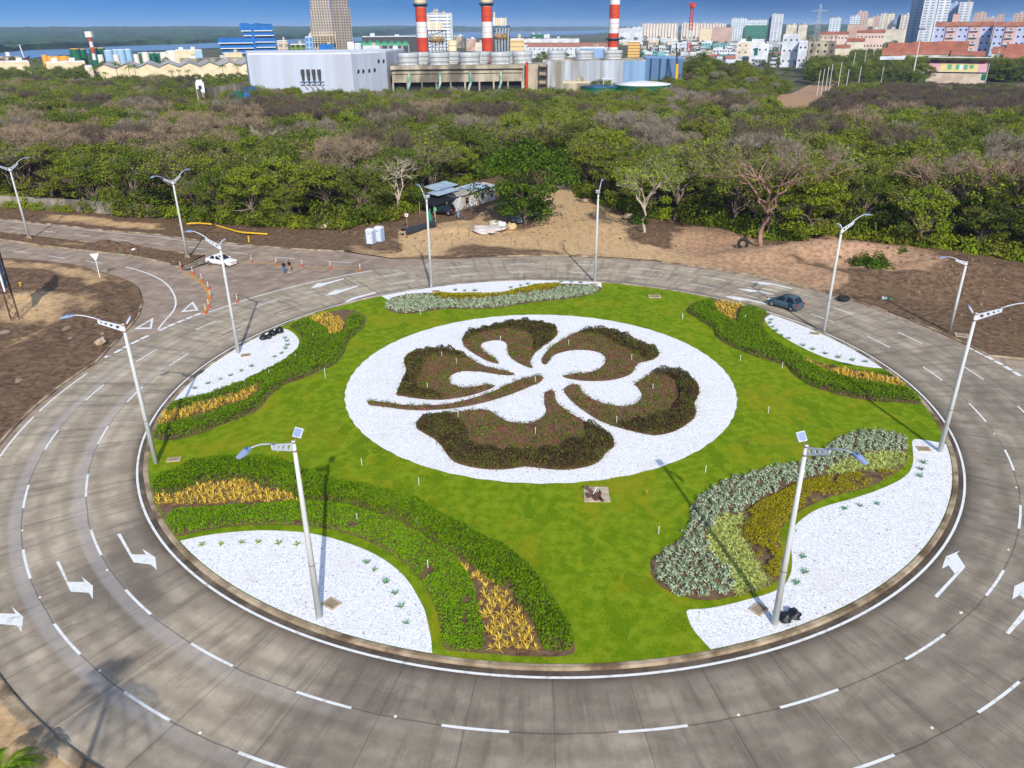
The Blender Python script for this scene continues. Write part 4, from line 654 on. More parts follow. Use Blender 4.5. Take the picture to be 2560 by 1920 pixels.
LP = [('A', (337, 1000), 'leftmost lamp on the island, white pole beside the square cover in the lawn'), ('B', (515, 762), 'lamp on the far left gravel next to four black bags'), ('C', (932, 622), 'lamp at the left end of the far gravel strip'), ('D', (1285, 608), 'lamp at the right end of the far gravel strip'), ('E', (1779, 718), 'lamp on the far right gravel near the dark hatchback'), ('F', (2030, 975), 'lamp with a yellow warning sticker at the narrow end of the near right gravel'), ('G', (1673, 1347), 'leaning looking lamp beside two black bags on the near right gravel'), ('H', (690, 1332), 'tall white lamp on the near left gravel beside a square cover')]
for k, b_, lab in LP:
    p = gA(*b_, ZI); a = pol(p)[1]; lamp(p, lab, [a], sticker=(k == 'F'))
lamp(gA(63, 515, .2), 'double armed lamp on the earth median at the left edge', [67, 247], 11.0, False, group='double lamps on the median', foot=True); lamp(gA(405, 557, .2), 'double armed lamp on the median tip by the white sedan', [67, 247], 11.0, False, group='double lamps on the median', foot=True)
lamp(gA(2050, 718, .1), 'shorter lamp on the outer kerb in front of the dark earth', [196], 7.8, False)
def cover(reg, x, y, label, w=.95, d=.75, rz=0, zz=ZI):
    t = thing('utility_cover', label, 'cover', G(*px(reg, x, y), zz), rz, 'square service covers'); MB().box((0, 0, .03), (w, d, .07)).build('frame', M_cov, t); MB().box((0, 0, .06), (w * .78, d * .74, .03)).build('lid', M_kerb, t)
cover('R3', 920, 840, 'square concrete cover at the foot of the near left gravel lamp', rz=-.6); cover('R5', 745, 1114, 'square concrete cover by the two black bags', rz=.7); cover('R5', 1658, 228, 'square concrete cover at the narrow end of the near right gravel', rz=-.1); cover('R1', 1117, 1002, 'pale concrete cover in the lawn by the leftmost island lamp', 1.0, .6, .15)
cover('R6', 867, 500, 'square cover on the far right gravel', rz=-.3); cover('R1', 1580, 331, 'square cover on the far left gravel', rz=.3); cover('M6', 590, 897, 'cover on the left end of the far gravel strip'); cover('M6', 1605, 853, 'cover on the right end of the far gravel strip'); cover('M6', 1998, 930, 'large pale cover in the lawn behind the gravel disc', 1.5, 1.1, -.05); cover('Q7', 1812, 1180, 'pale slab on the dark earth beside the shorter lamp', 1.3, 1.1, -.4, .15)
# rusty fitting on the pad
M_rust = mat('rusty_iron', S(84, 58, 48), S(116, 84, 70), 6, .8); P4q = GR('P4', [(720, 355), (1290, 360), (1345, 695), (745, 695)], .13)
t = thing('water_fitting', 'rusty iron pipe fitting on a concrete pad in the lawn', 'pipe fitting', (0, 0, 0)); b = MB(); b.prism([(p.x, p.y) for p in P4q], .1, .2); b.build('pad', M_cov, t)
a, c = G(*px('P4', 790, 325), .75), G(*px('P4', 1180, 660), .35); d = (c - a); b = MB(); b.tube([a, a + d * .08, a + d * .08, a + d * .95, a + d * .95, c], [.11, .11, .08, .085, .11, .11], 12); m0 = a + d * .55; b.tube([m0 - Vector((0, 0, .05)), Vector((m0.x, m0.y, .2))], .1, 10); b.build('pipe', M_rust, t, True)
b = MB(); b.box((m0.x + .1, m0.y - .1, .4), (.5, .35, .4), .7); b.box((m0.x - .45, m0.y + .05, .4), (.3, .06, .45), .3); b.box((m0.x + .35, m0.y + .2, .45), (.06, .4, .4), .2); b.build('valve_body', M_rust, t)
MB().tube([(m0.x - .2, m0.y - .3, .75), (m0.x + .12, m0.y + .25, .95)], .03, 6).build('handle', M_white, t)
# bin bags
M_bag = mat('black_plastic', (.008, .009, .011), rough=.28, bump=.8, bsc=6, spec=.6)
def lump(name, p, r, mt, seed, sq=.7, label=None, cat=None, group=None, n=18, rough=.25, parent=None):
    b = MB(); vs = []; m = n // 2
    for i in range(m + 1):
        f = math.pi * i / m
        for j in range(n):
            t = 2 * math.pi * j / n; d = Vector((math.sin(f) * math.cos(t), math.sin(f) * math.sin(t), math.cos(f))); k = 1 + rough * 2 * mnoise.noise(d * 1.8 + Vector((seed * 3.1, seed, 0))) + rough * .6 * mnoise.noise(d * 5 + Vector((seed, 0, 3))); vs.append((d.x * r * k, d.y * r * k, max(0, (d.z * sq + sq * .75) * r * k)))
    b.add(vs, [(i * n + j, (i + 1) * n + j, (i + 1) * n + (j + 1) % n, i * n + (j + 1) % n) for i in range(m) for j in range(n)])
    return tag(b.build(name, mt, parent, True, p), label, cat, group)
def bag(reg, x, y, r, seed, label):
    p = G(*px(reg, x, y), ZI); t = thing('bin_bag', label, 'bin bag', p, 0, 'black bin bags on the gravel'); lump('sack', (0, 0, 0), r, M_bag, seed, .75, parent=t, rough=.17); MB().tube([(0, 0, r * 1.15), (.04, 0, r * 1.38), (.12, .03, r * 1.5)], [.05, .035, .09], 7).build('knot', M_bag, t)
bag('R5', 885, 1175, .38, 1, 'black bin bag touching the pole on the near right gravel'); bag('R5', 937, 1158, .36, 2, 'black bin bag just right of the one at the near right pole')
for i, (x, y) in enumerate(((1430, 1375), (1502, 1362), (1560, 1318), (1655, 1282))): bag('Z2', x, y, (.4, .34, .44, .48)[i], 5 + i, ('leftmost black bag of the row by the far left gravel lamp', 'second black bag from the left by the far left gravel lamp', 'third black bag from the left by the far left gravel lamp', 'rightmost black bag of the row by the far left gravel lamp')[i])
# traffic tubes
M_or = mat('orange_rubber', S(196, 88, 58), rough=.7); M_rw = mat('reflective_white', S(235, 235, 235), rough=.4)
TBb = MB().lathe([(.24, 0), (.24, .05), (.1, .1), (.07, .2)], n=10).mesh('base', M_or); TBt = MB().tube([(0, 0, .15), (0, 0, 1.1)], .05, 8).mesh('tube', M_or); TBw = [MB().tube([(0, 0, z), (0, 0, z + .13)], .057, 8).mesh('band', M_rw) for z in (.45, .68, .9)]
CN = [('Z2', 290, 398, 'at the median tip'), ('Z2', 455, 475, 'at the top end of the yellow curve'), ('Z2', 580, 572, 'second along the yellow curve'), ('Z2', 672, 682, 'third along the yellow curve'), ('Z2', 697, 805, 'in the middle of the yellow curve'), ('Z2', 675, 932, 'second from the low end of the yellow curve'), ('Z2', 635, 1010, 'at the low end of the yellow curve'), ('Z2', 1070, 858, 'alone beside the white line of the ring'), ('Z2', 1268, 310, 'on the yellow line right of the white sedan'), ('Z2', 1610, 348, 'on the yellow line left of the two people'), ('Z2', 1970, 375, 'on the yellow line right of the two people'), ('L5', 2125, 750, 'on the yellow line, second from its right end'), ('M6', 105, 767, 'at the right end of the yellow line')]
for reg, x, y, lab in CN:
    t = thing('traffic_tube', 'orange and white traffic tube ' + lab, 'traffic cone', G(*px(reg, x, y), .01), 0, 'orange traffic tubes on the approach'); link('base', TBb, t); link('tube', TBt, t); [link('reflective_band', q_, t) for q_ in TBw]
# ================================================================== VEHICLES
M_glass = mat('car_glass', (.012, .014, .018), rough=.08, spec=.6); M_tyre = mat('tyre_rubber', (.02, .02, .02), rough=.85); M_rim = mat('alloy', (.5, .5, .52), rough=.3, metal=.8); M_red = mat('tail_red', S(170, 24, 30), rough=.25); M_hl = mat('headlamp', (.7, .72, .75), rough=.15); M_pl = mat('yellow_plate', S(230, 170, 30), rough=.5); M_blk = mat('black_trim', (.015, .015, .016), rough=.5)
def car(label, loc, yaw, paint, L, W, H, kind, group=None):
    t = thing('parked_car', label, 'car', loc, yaw); hw = W / 2; sed = kind == 'sedan'; suv = kind == 'suv'; bz = .2 if not suv else .3; belt = H * (.6 if not suv else .62)
    xs = [-L / 2, -L / 2 + .12, -L / 2 + .45, -L * .25, 0, L * .2, L * .33, L / 2 - .3, L / 2 - .08, L / 2]
    tp = [belt * .78, belt * (.98 if sed else 1.0), belt * 1.02, belt * 1.03, belt * 1.0, belt * .98, belt * .93, belt * .82, belt * .72, belt * .55]; wk = [.8, .92, .98, 1, 1, 1, .98, .93, .85, .72]
    b = MB(); vs = []
    for x, z, k in zip(xs, tp, wk):
        w_ = hw * k
        for y, q in ((w_ * .86, bz), (w_ * .98, bz + .12), (w_, bz + (z - bz) * .45), (w_ * .99, bz + (z - bz) * .75), (w_ * .9, z - .015), (w_ * .6, z + .02), (0, z + .035)): vs.append((x, y, q))
    n = 7; fs = []
    k = len(xs); vs2 = vs + [(x, -y, z) for x, y, z in vs]; o2 = len(vs)
    for i in range(k - 1):
        for j in range(n - 1): a = i * n + j; fs.append((a, a + n, a + n + 1, a + 1)); a += o2; fs.append((a, a + 1, a + n + 1, a + n))
        a = i * n; fs.append((a, o2 + a, o2 + a + n, a + n))
    fs.append(tuple(range(n)) + tuple(o2 + j for j in range(n - 2, -1, -1))); e = (k - 1) * n; fs.append(tuple(reversed([e + j for j in range(n)] + [o2 + e + j for j in range(n - 2, -1, -1)])))
    b.add(vs2, fs)
    # cabin: base outline and roof outline
    if sed: bx = (-L * .37, L * .24); rx = (-L * .2, L * .03)
    elif suv: bx = (-L * .475, L * .22); rx = (-L * .43, L * .08)
    else: bx = (-L * .46, L * .27); rx = (-L * .33, L * .06)
    z0, z1 = belt - .02, H; y0, y1 = hw * .93, hw * .72
    cb = [Vector((bx[0], y0 * .9, z0)), Vector((bx[1], y0 * .92, z0)), Vector((bx[1], -y0 * .92, z0)), Vector((bx[0], -y0 * .9, z0))]; rm = (rx[0] + rx[1]) / 2
    rf = [Vector((rx[0], y1, z1 - .06)), Vector((rm, y1 * 1.03, z1 - .01)), Vector((rx[1], y1, z1 - .05)), Vector((rx[1], -y1, z1 - .05)), Vector((rm, -y1 * 1.03, z1 - .01)), Vector((rx[0], -y1, z1 - .06))]
    b.add(cb + rf + [Vector((rm, 0, z1 + .03)), Vector((rx[0] + .02, 0, z1 - .03)), Vector((rx[1] - .02, 0, z1 - .02))], [(0, 4, 5), (0, 5, 1), (5, 6, 1), (3, 8, 9), (3, 2, 8), (8, 2, 7), (1, 6, 12, 7, 2), (0, 3, 9, 11, 4), (4, 11, 10, 5), (5, 10, 12, 6), (7, 12, 10, 8), (8, 10, 11, 9)])
    b.build('body', paint, t, True).modifiers.new('edge', 'EDGE_SPLIT').split_angle = R_(38)
    def pane(nm, q, off):
        Q = [Vector(v) for v in q]; c = sum(Q, Vector()) / len(Q); b = MB(); b.add([c + (v - c) * .88 + Vector(off) for v in Q], [tuple(range(len(Q)))]); b.build(nm, M_glass, t)
    pane('windscreen', [cb[1], rf[2], rf[3], cb[2]], (.03, 0, .02)); pane('rear_window', [cb[0], cb[3], rf[5], rf[0]], (-.03, 0, .025))
    for s in (1, -1):
        A0, A1, B0, B1 = (cb[0], cb[1], rf[0], rf[2]) if s > 0 else (cb[3], cb[2], rf[5], rf[3]); f = lambda p, q, u: p + (q - p) * u
        pane('side_window', [f(A0, A1, .52), f(A0, A1, .97), f(B0, B1, .98), f(B0, B1, .53)], (0, .02 * s, .01)); pane('side_window', [f(A0, A1, .06), f(A0, A1, .48), f(B0, B1, .48), f(B0, B1, .04)], (0, .02 * s, .01))
        MB().box((bx[1] - .25, s * (hw + .06), belt + .06), (.16, .16, .13)).build('mirror', paint, t)
        MB().box((L / 2 - .17, s * hw * .68, belt * .74), (.24, .34, .14), s * -.35, ry=.3).build('headlight', M_hl, t); MB().box((-L / 2 + .07, s * hw * .76, belt * .86), (.16, .26, .26), s * .25).build('tail_light', M_red, t)
        for x in (-L * .32, L * .31):
            r = .31 if not suv else .36; wt = MB(); wt.tube([(x, s * (hw - .2), r), (x, s * (hw - .02), r), (x, s * (hw + .01), r)], [r, r, r * .9], 18); w_ = wt.build('wheel', M_tyre, t); rm_ = MB(); rm_.tube([(x, s * (hw + .005), r), (x, s * (hw + .022), r)], [r * .66, r * .5], 10); rm_.build('rim', M_rim, w_)
    MB().box((-L / 2 + .03, 0, bz + .32), (.06, .4, .17)).build('number_plate', M_pl, t); MB().box((L / 2 - .01, 0, bz + .16), (.05, .4, .12)).build('number_plate', M_pl, t); MB().box((L / 2 - .05, 0, bz + .34), (.08, W * .5, .1)).build('grille', M_blk, t)
    if suv:
        for s in (1, -1): MB().tube([(rx[0] + .2, s * y1 * .9, H + .02), (rx[1] - .2, s * y1 * .9, H + .05)], .025, 6).build('roof_rail', M_blk, t)
        MB().box((-L / 2 - .02, 0, bz + .12), (.12, W * .9, .14)).build('bumper', M_rim, t)
    return t
car('white sedan standing at the tip of the earth median', (-40.95, 104.8, .005), R_(-24.6), mat('white_car_paint', (.72, .72, .72), rough=.25, spec=.5), 4.5, 1.78, 1.45, 'sedan')
car('dark grey blue hatchback driving round the ring by the far right bed', (32.1, 84.6, .01), R_(129), mat('graphite_car_paint', S(66, 88, 102), rough=.25, spec=.6), 4.0, 1.78, 1.56, 'hatch')
car('black sport utility car with its tail out of the dark awning by the tin shed', (-12.0, 135.2, .12), R_(163), mat('black_car_paint', (.01, .011, .014), rough=.2, spec=.6), 4.3, 1.85, 1.7, 'suv')
# ================================================================== PEOPLE
M_skin = mat('skin', S(150, 100, 74), rough=.6); M_hair = mat('dark_hair', (.015, .012, .01), rough=.6)
def person(label, loc, yaw, top, legs, shoes, pose):
    J = [(0, 0, .95), (0, .01, 1.15), (0, .01, 1.38), (0, 0, 1.5), (0, -.02, 1.62), (0, -.02, 1.72)]; R = [.15, .135, .15, .065, .095, .075]; E = [(i, i + 1) for i in range(5)]
    def chain(a, pts, rad):
        i = a
        for p, r in zip(pts, rad): J.append(p); R.append(r); E.append((i, len(J) - 1)); i = len(J) - 1
        return i
    for s in (1, -1):
        st = pose.get('stride', .05) * s; e = chain(0, [(.1 * s, 0, .88), (.11 * s, -st * .6, .5), (.12 * s, st, .1), (.12 * s, st - .08, .045), (.13 * s, st - .2, .035)], [.1, .07, .05, .05, .04])
        hd = pose['hands'][0 if s > 0 else 1]; el = pose['elbows'][0 if s > 0 else 1]
        e = chain(2, [(.19 * s, 0, 1.4), (s * el[0], el[1], el[2]), (s * hd[0], hd[1], hd[2])], [.065, .05, .04]); h = Vector((s * hd[0], hd[1], hd[2])); d = (h - Vector((s * el[0], el[1], el[2]))).normalized(); q = d.cross(Vector((1, 0, 0))).normalized()
        c = chain(e, [h + d * .06], [.035])
        for j, (o_, l) in enumerate(((-.03, .08), (-.01, .095), (.01, .09), (.03, .07))): chain(c, [h + d * .1 + q * o_ + Vector((0, 0, 0)), h + d * (.1 + l * .6) + q * o_ * 1.2 + Vector((-.02 * s, 0, 0))], [.012, .01])
        chain(e, [h + d * .05 + Vector((-.05 * s, 0, 0)), h + d * .1 + Vector((-.06 * s, 0, 0))], [.014, .011])
    me = bpy.data.meshes.new('person'); me.from_pydata(J, E, []); o = bpy.data.objects.new('tmp', me); COL.objects.link(o); sk = o.modifiers.new('s', 'SKIN'); ly = me.skin_vertices[0].data
    for v, r in zip(ly, R): v.radius = (r, r * (.72 if r > .12 else 1)); v.use_root = False
    ly[0].use_root = True; sb = o.modifiers.new('u', 'SUBSURF'); sb.levels = 1; sb.render_levels = 1
    dg = bpy.context.evaluated_depsgraph_get(); m2 = bpy.data.meshes.new_from_object(o.evaluated_get(dg)); bpy.data.objects.remove(o); m2.materials.clear()
    for q in (M_skin, top, legs, shoes): m2.materials.append(q)
    for p in m2.polygons:
        c = p.center; arm = abs(c.x) > .17 and c.z > .9; k = 0
        if c.z < .1: k = 3
        elif c.z < .98 and not (abs(c.x) > .22 or c.y < -.18): k = 2
        elif c.z < 1.49 and (not arm or (c.z > 1.2 and abs(c.y) < .12)): k = 1
        p.material_index = k; p.use_smooth = True
    r = link('person', m2); r.location = loc; r.rotation_euler.z = yaw; tag(r, label, 'person'); b = MB(); vs = []
    for i in range(6):
        for j in range(12): f = .12 + 1.2 * i / 5; t_ = 2 * math.pi * j / 12; vs.append((.1 * math.sin(f) * math.cos(t_), -.01 + .115 * math.sin(f) * math.sin(t_), 1.68 + .12 * math.cos(f)))
    b.add(vs, [(i * 12 + j, (i + 1) * 12 + j, (i + 1) * 12 + (j + 1) % 12, i * 12 + (j + 1) % 12) for i in range(5) for j in range(12)] + [tuple(range(12))]); b.build('hair', M_hair, r, True)
    f = MB(); f.add([(-.015, -.105, 1.655), (.015, -.105, 1.655), (0, -.14, 1.625), (0, -.1, 1.69)], [(0, 1, 3), (0, 2, 1), (0, 3, 2), (1, 2, 3)]); f.build('nose', M_skin, r)
    for s in (1, -1): MB().box((.035 * s, -.108, 1.675), (.022, .012, .012)).build('eye', M_hair, r); MB().box((.1 * s, -.01, 1.65), (.015, .03, .055)).build('ear', M_skin, r)
    MB().box((0, -.107, 1.59), (.045, .012, .012)).build('mouth', M_rust, r); return r
M_navy = mat('navy_cloth', S(26, 28, 44), rough=.9); M_jean = mat('jean_cloth', S(60, 110, 170), rough=.9); M_tan = mat('khaki_cloth', S(168, 148, 120), rough=.9); M_lbl = mat('light_blue_cloth', S(120, 160, 226), rough=.9)
fold = {'elbows': [(.27, -.02, 1.12), (.27, -.02, 1.12)], 'hands': [(.08, -.26, 1.22), (.1, -.26, 1.2)], 'stride': .1}; down = {'elbows': [(.27, .03, 1.12), (.27, .03, 1.12)], 'hands': [(.24, -.04, .88), (.15, -.22, 1.1)], 'stride': .08}
person('person in a dark top and blue jeans with hands held up in front', G(*px('Z2', 1725, 468), .01), R_(20), M_navy, M_jean, M_blk, fold); person('person in a black shirt, khaki trousers and white shoes', G(*px('Z2', 1800, 447), .01), R_(-25), M_navy, M_tan, M_rw, down); person('person in light blue standing behind the black car', G(*px('C8', 1437, 632), .15), R_(60), M_lbl, M_lbl, M_blk, down)
# ================================================================== WORKS YARD
M_tin = mat('corrugated_tin', S(232, 234, 238, 1.3), S(206, 208, 210, 1.3), 1.2, .5, c3=S(190, 172, 150), sc3=.6, stretch=(1, 1, .3)); M_tinb = mat('blue_tin_roof', S(150, 172, 196), S(176, 192, 208), .8, .45); M_tarp = mat('black_tarp', (.012, .013, .017), rough=.6); M_wood = mat('raw_timber', S(196, 170, 140), S(160, 132, 104), 6, .85); M_ltblue = mat('toilet_plastic', S(186, 206, 232, 1.3), rough=.5); M_toil = mat('toilet_white', S(226, 232, 240, 1.3), rough=.5)
A, B = G(*px('Z3', 230, 602), .1), G(*px('Z3', 765, 448), .1); u = (B - A); Ls = u.length; u.normalize(); yaw = math.atan2(u.y, u.x)
t = thing('site_shed', 'long low tin walled site shed with patchwork roof behind the big tree', 'shed', A, yaw)
b = MB(); N_ = int(Ls / .12)
for y, z1 in ((0, 2.5), (4.2, 3.0)): b.add([(Ls * i / N_, y + (.025 if i % 2 else 0), z) for i in range(N_ + 1) for z in (.1, z1)], [(2 * i, 2 * i + 2, 2 * i + 3, 2 * i + 1) for i in range(N_)])
for x in (0, Ls): b.add([(x, 0, .1), (x, 4.2, .1), (x, 4.2, 3.0), (x, 0, 2.5)], [(0, 1, 2, 3)])
b.build('wall', M_tin, t)
for x in (3.1, 7.6, 10.6): w_ = MB().box((x, -.04, 1.5), (.75, .06, 1.1)).build('window', M_dk, t)
MB().box((5.5, -.3, 1.2), (.85, .06, 2.1), -.6).build('door', M_tin, t)
def roofp(x0, x1, y0, y1, za, zb, m_): b = MB(); b.add([(x0, y0, za), (x1, y0, za + .1), (x1, y1, zb + .1), (x0, y1, zb)], [(0, 1, 2, 3)]); b.add([(x0, y0, za - .04), (x1, y0, za + .06), (x1, y1, zb + .06), (x0, y1, zb - .04)], [(3, 2, 1, 0)]); b.build('roof_sheet', m_, t)
roofp(1.2, 5.4, -.4, 2.4, 2.62, 2.95, mat('weathered_tin', S(150, 140, 130), S(182, 172, 160), 1, .6)); roofp(-3.0, 3.2, 1.6, 4.4, 3.1, 3.35, M_tinb); roofp(-1.2, 5.2, 3.6, 6.8, 3.5, 3.9, M_tinb); roofp(4.9, 10, -.3, 3.6, 2.85, 3.2, M_tinb); roofp(9.8, Ls + .4, -.3, 3, 2.7, 3.0, M_tin)
t2 = thing('awning', 'black sheet awning sloping from the shed over the black car', 'awning', A, yaw); b = MB(); b.add([(.6, -.2, 2.5), (.6, 3.6, 2.9), (-5.5, 4.2, 2.5), (-5.8, .2, 1.9), (-2.6, -.1, 2.25)], [(0, 1, 2, 3, 4)]); b.build('sheet', M_tarp, t2)
for x, y, z in ((-5.7, .3, 1.95), (-5.4, 4, 2.4), (-2.6, 0, 2.25)): MB().tube([(x, y, 0), (x, y, z)], .05, 6).build('post', M_wood, t2)
for i, (x, y, lab) in enumerate(((345, 945, 'nearer portable toilet, pale blue with a white roof'), (452, 915, 'portable toilet standing right behind the nearer one'))):
    t = thing('portable_toilet', lab, 'portable toilet', G(*px('C8', x, y), .12), R_(-18), 'portable toilets on the dark earth'); MB().box((0, 0, 1.0), (1.12, 1.15, 2.0)).build('cabin', M_ltblue, t); b = MB(); b.add([(.0 + x_, y_, z_) for x_, y_, z_ in ((-.6, -.6, 2.0), (.6, -.6, 2.0), (.6, .6, 2.0), (-.6, .6, 2.0), (-.5, -.35, 2.28), (.5, -.35, 2.28), (.5, .35, 2.28), (-.5, .35, 2.28))], [(0, 1, 5, 4), (1, 2, 6, 5), (2, 3, 7, 6), (3, 0, 4, 7), (4, 5, 6, 7)]); b.build('roof', M_toil, t); d_ = MB().box((0, -.59, .98), (.75, .04, 1.8)).build('door', M_toil, t); MB().box((.25, -.62, 1.0), (.06, .03, .14)).build('handle', M_dk, d_); MB().box((0, -.62, 1.62), (.4, .02, .16)).build('vent', M_led, d_)
a, c = G(*px('C8', 748, 812), .6), G(*px('C8', 1130, 712), .6); b = MB(); b.tube([a, c], .62, 18, cap=False); b.tube([c, a], .56, 18, cap=False); tag(b.build('culvert_pipe', mat('black_pipe', S(52, 54, 62), rough=.5), None, True), 'long fat black culvert pipe lying on the sand', 'pipe')
t = thing('timber_crate', 'open wooden frame at the mouth of the black pipe', 'crate', G(*px('C8', 735, 870), .12), R_(-10)); b = MB()
for x in (-.45, .45):
    for y in (-.3, .3): b.box((x, y, .45), (.1, .1, .9))
for z in (.08, .85):
    for y in (-.36, .36): b.box((0, y, z), (1.0, .04, .12))
    for x in (-.52, .52): b.box((x, 0, z), (.04, .68, .12))
b.box((0, -.4, .45), (.06, .04, .8)); b.build('frame', M_wood, t)
def disc_sign(label, base, h, facing, red=True):
    t = thing('road_sign', label, 'road sign', base, facing); MB().tube([(0, .05, 0), (0, .05, h)], .04, 6).build('post', M_wood if red else M_white, t); b = MB(); b.tube([(0, .0, h), (0, .03, h)], .38, 20); p = b.build('plate', M_rw, t); r = MB(); r.tube([(0, -.012, h), (0, -.004, h)], [.37, .37], 20); r.build('red_ring', M_red, p); r = MB(); r.tube([(0, -.024, h), (0, -.016, h)], .28, 20); r.build('face', M_rw, p)
    MB().box((0, -.03, h), (.22, .01, .22), ry=.78).build('symbol', M_blue if red else M_dk, p); return t
disc_sign('round sign with a blue mark on a timber post by the black pipe', G(*px('C8', 795, 752), .15), 2.1, R_(5)); disc_sign('round red rimmed sign beside the leftmost double lamp', G(*px('Z1', 330, 722), .15), 2.4, R_(-30), False)
t = thing('road_sign', 'small green notice on a pale post beside the awning', 'sign', G(*px('C8', 1152, 682), .15), R_(10)); MB().tube([(0, .04, 0), (0, .04, 2.2)], .05, 6).build('post', M_wood, t); MB().box((0, 0, 2.2), (.5, .04, .6)).build('plate', mat('green_sign', S(90, 170, 120), rough=.5), t)
t = thing('road_sign', 'white back of a triangular give way sign on the left corner earth', 'road sign', G(*px('Z1', 1383, 1518), .2), R_(25)); MB().tube([(0, .04, 0), (0, .04, 3.1)], .05, 8).build('post', M_white, t); b = MB(); b.add([(-.55, -.01, 3.3), (.55, -.01, 3.3), (0, -.01, 2.3), (-.55, .02, 3.3), (.55, .02, 3.3), (0, .02, 2.3)], [(0, 2, 1), (3, 4, 5), (0, 1, 4, 3), (1, 2, 5, 4), (2, 0, 3, 5)]); b.build('plate', M_white, t)
M_gnet = mat('green_mesh', S(26, 130, 92), rough=.7); b = MB(); b.lathe([(.55, 0), (.4, .8), (.12, 1.9), (.03, 2.3)], n=9); tag(b.build('folded_net', M_gnet, None, True, G(*px('C8', 1083, 680), .12)), 'bright green folded net standing like a tent by the black pipe', 'net')
# billboard
ZB0 = 4.0; e0 = G(14.5, 725.7, ZB0); e1 = G(19, 694, ZB0); u2 = e1 - e0; BL_ = u2.length; u2.normalize(); t = thing('billboard', 'blue and white billboard on a rusty lattice frame at the left edge', 'billboard', (0, 0, 0)); Q0 = Vector((e0.x, e0.y, 0)); n2 = Vector((-u2.y, u2.x, 0))
def bb(s, z, o=0): return Q0 + u2 * s + n2 * o + Vector((0, 0, z))
b = MB(); b.add([bb(0, ZB0), bb(BL_, ZB0), bb(BL_, 9.5), bb(0, 9.5), bb(0, ZB0, .25), bb(BL_, ZB0, .25), bb(BL_, 9.5, .25), bb(0, 9.5, .25)], [(0, 1, 2, 3), (7, 6, 5, 4), (0, 4, 5, 1), (1, 5, 6, 2), (2, 6, 7, 3), (3, 7, 4, 0)]); b.build('panel', mat('billboard_print', S(40, 96, 130), S(176, 206, 220), .8, .5, c3=S(60, 70, 130), sc3=.5, lo=.45, hi=.55), t)
b = MB()
for z in (ZB0 - .05, 9.55): b.tube([bb(-.05, z, .12), bb(BL_, z, .12)], .08, 6)
b.tube([bb(-.04, ZB0 - .1, .12), bb(-.04, 9.6, .12)], .1, 6); b.build('frame', M_white, t)
for s_ in (BL_ * .3,):
    b = MB(); F0 = [bb(s_ - .45, 0, -.3), bb(s_ + .45, 0, -.3), bb(s_ + .45, 0, .5), bb(s_ - .45, 0, .5)]
    for i in range(4):
        b.tube([F0[i], F0[i] + Vector((0, 0, 9))], .05, 5)
        for z in range(7): b.tube([F0[i] + Vector((0, 0, z * 1.1)), F0[(i + 1) % 4] + Vector((0, 0, z * 1.1 + 1.1))], .03, 4)
    b.build('lattice_leg', M_rust, t)
# small things on the earth
def tube_thing(name, label, cat, reg, pts, r, m_, z=.25): tag(MB().tube(smoothpath(GR(reg, pts, z)), r, 7).build(name, m_, None, True), label, cat)
M_hose = mat('yellow_hose', S(222, 176, 40), rough=.5)
tube_thing('hose', 'short yellow pipe length lying on the earth under the wood edge', 'pipe', 'L5', [(1200, 462), (1270, 457), (1360, 464)], .14, M_hose, .45); tube_thing('hose', 'long bent yellow pipe lying on the dark earth', 'pipe', 'L5', [(1385, 470), (1460, 492), (1540, 514), (1630, 522), (1720, 528)], .14, M_hose, .45)
for x, y, lab in ((1195, 452, 'short yellow marker post at the end of the yellow pipe'), (1602, 580, 'short yellow marker post near the kerb')): tag(MB().tube([(0, 0, 0), (0, 0, 1.0)], .12, 8).build('marker_post', M_hose, None, False, G(*px('L5', x, y), .1)), lab, 'post')
def tyre(label, p, r, upright):
    b = MB(); n, m = 24, 10; vs = []
    for i in range(n):
        for j in range(m): a, c = 2 * math.pi * i / n, 2 * math.pi * j / m; q = r * .72 + r * .28 * math.cos(c); vs.append((q * math.cos(a), q * math.sin(a), r * .3 * math.sin(c)))
    b.add(vs, [(i * m + j, ((i + 1) % n) * m + j, ((i + 1) % n) * m + (j + 1) % m, i * m + (j + 1) % m) for i in range(n) for j in range(m)]); o = b.build('old_tyre', M_tyre, None, True, p); tag(o, label, 'tyre')
    if upright: o.rotation_euler = (R_(72), 0, R_(-8))
tyre('old tyre leaning upright on the pink earth before the wood', G(*px('Q7', 405, 590), 1.0), .85, True); tyre('old tyre lying flat beside the outer kerb', G(*px('Q7', 1053, 940), .35), .75, False)
M_rock = mat('pale_rock', S(190, 172, 146), S(150, 128, 104), 3, .95, .6)
for i, (reg, x, y, r, lab) in enumerate((('T7', 1390, 1440, .55, 'pale broken rock on the left corner earth'), ('Q7', 1270, 490, .6, 'pale stone by the trunk right of the sand track'), ('M6', 1550, 322, .7, 'pale stone on the right rim of the sand track'), ('M6', 1890, 362, .8, 'pale boulder behind the lone tree'), ('L5', 2085, 490, 1.0, 'brown stump like rock at the wood edge'), ('M6', 1820, 432, .9, 'flat pale slab of earth by the lone tree'))): lump('rock', G(*px(reg, x, y), .2), r, M_rock, 20 + i, .55, lab, 'rock', rough=.4)
M_conc = mat('culvert_concrete', S(206, 196, 178), rough=.9); b = MB(); b.tube([(0, 0, .1), (0, 0, .75)], .95, 22, cap=False); b.tube([(0, 0, .75), (0, 0, .1)], .82, 22, cap=False); b.tube([(0, 0, .745), (0, 0, .75)], [.95, .82], 22, cap=False); tag(b.build('concrete_ring', M_conc, None, True, G(*px('Z3', 755, 800), .1)), 'pale concrete manhole ring on the sand', 'ring')
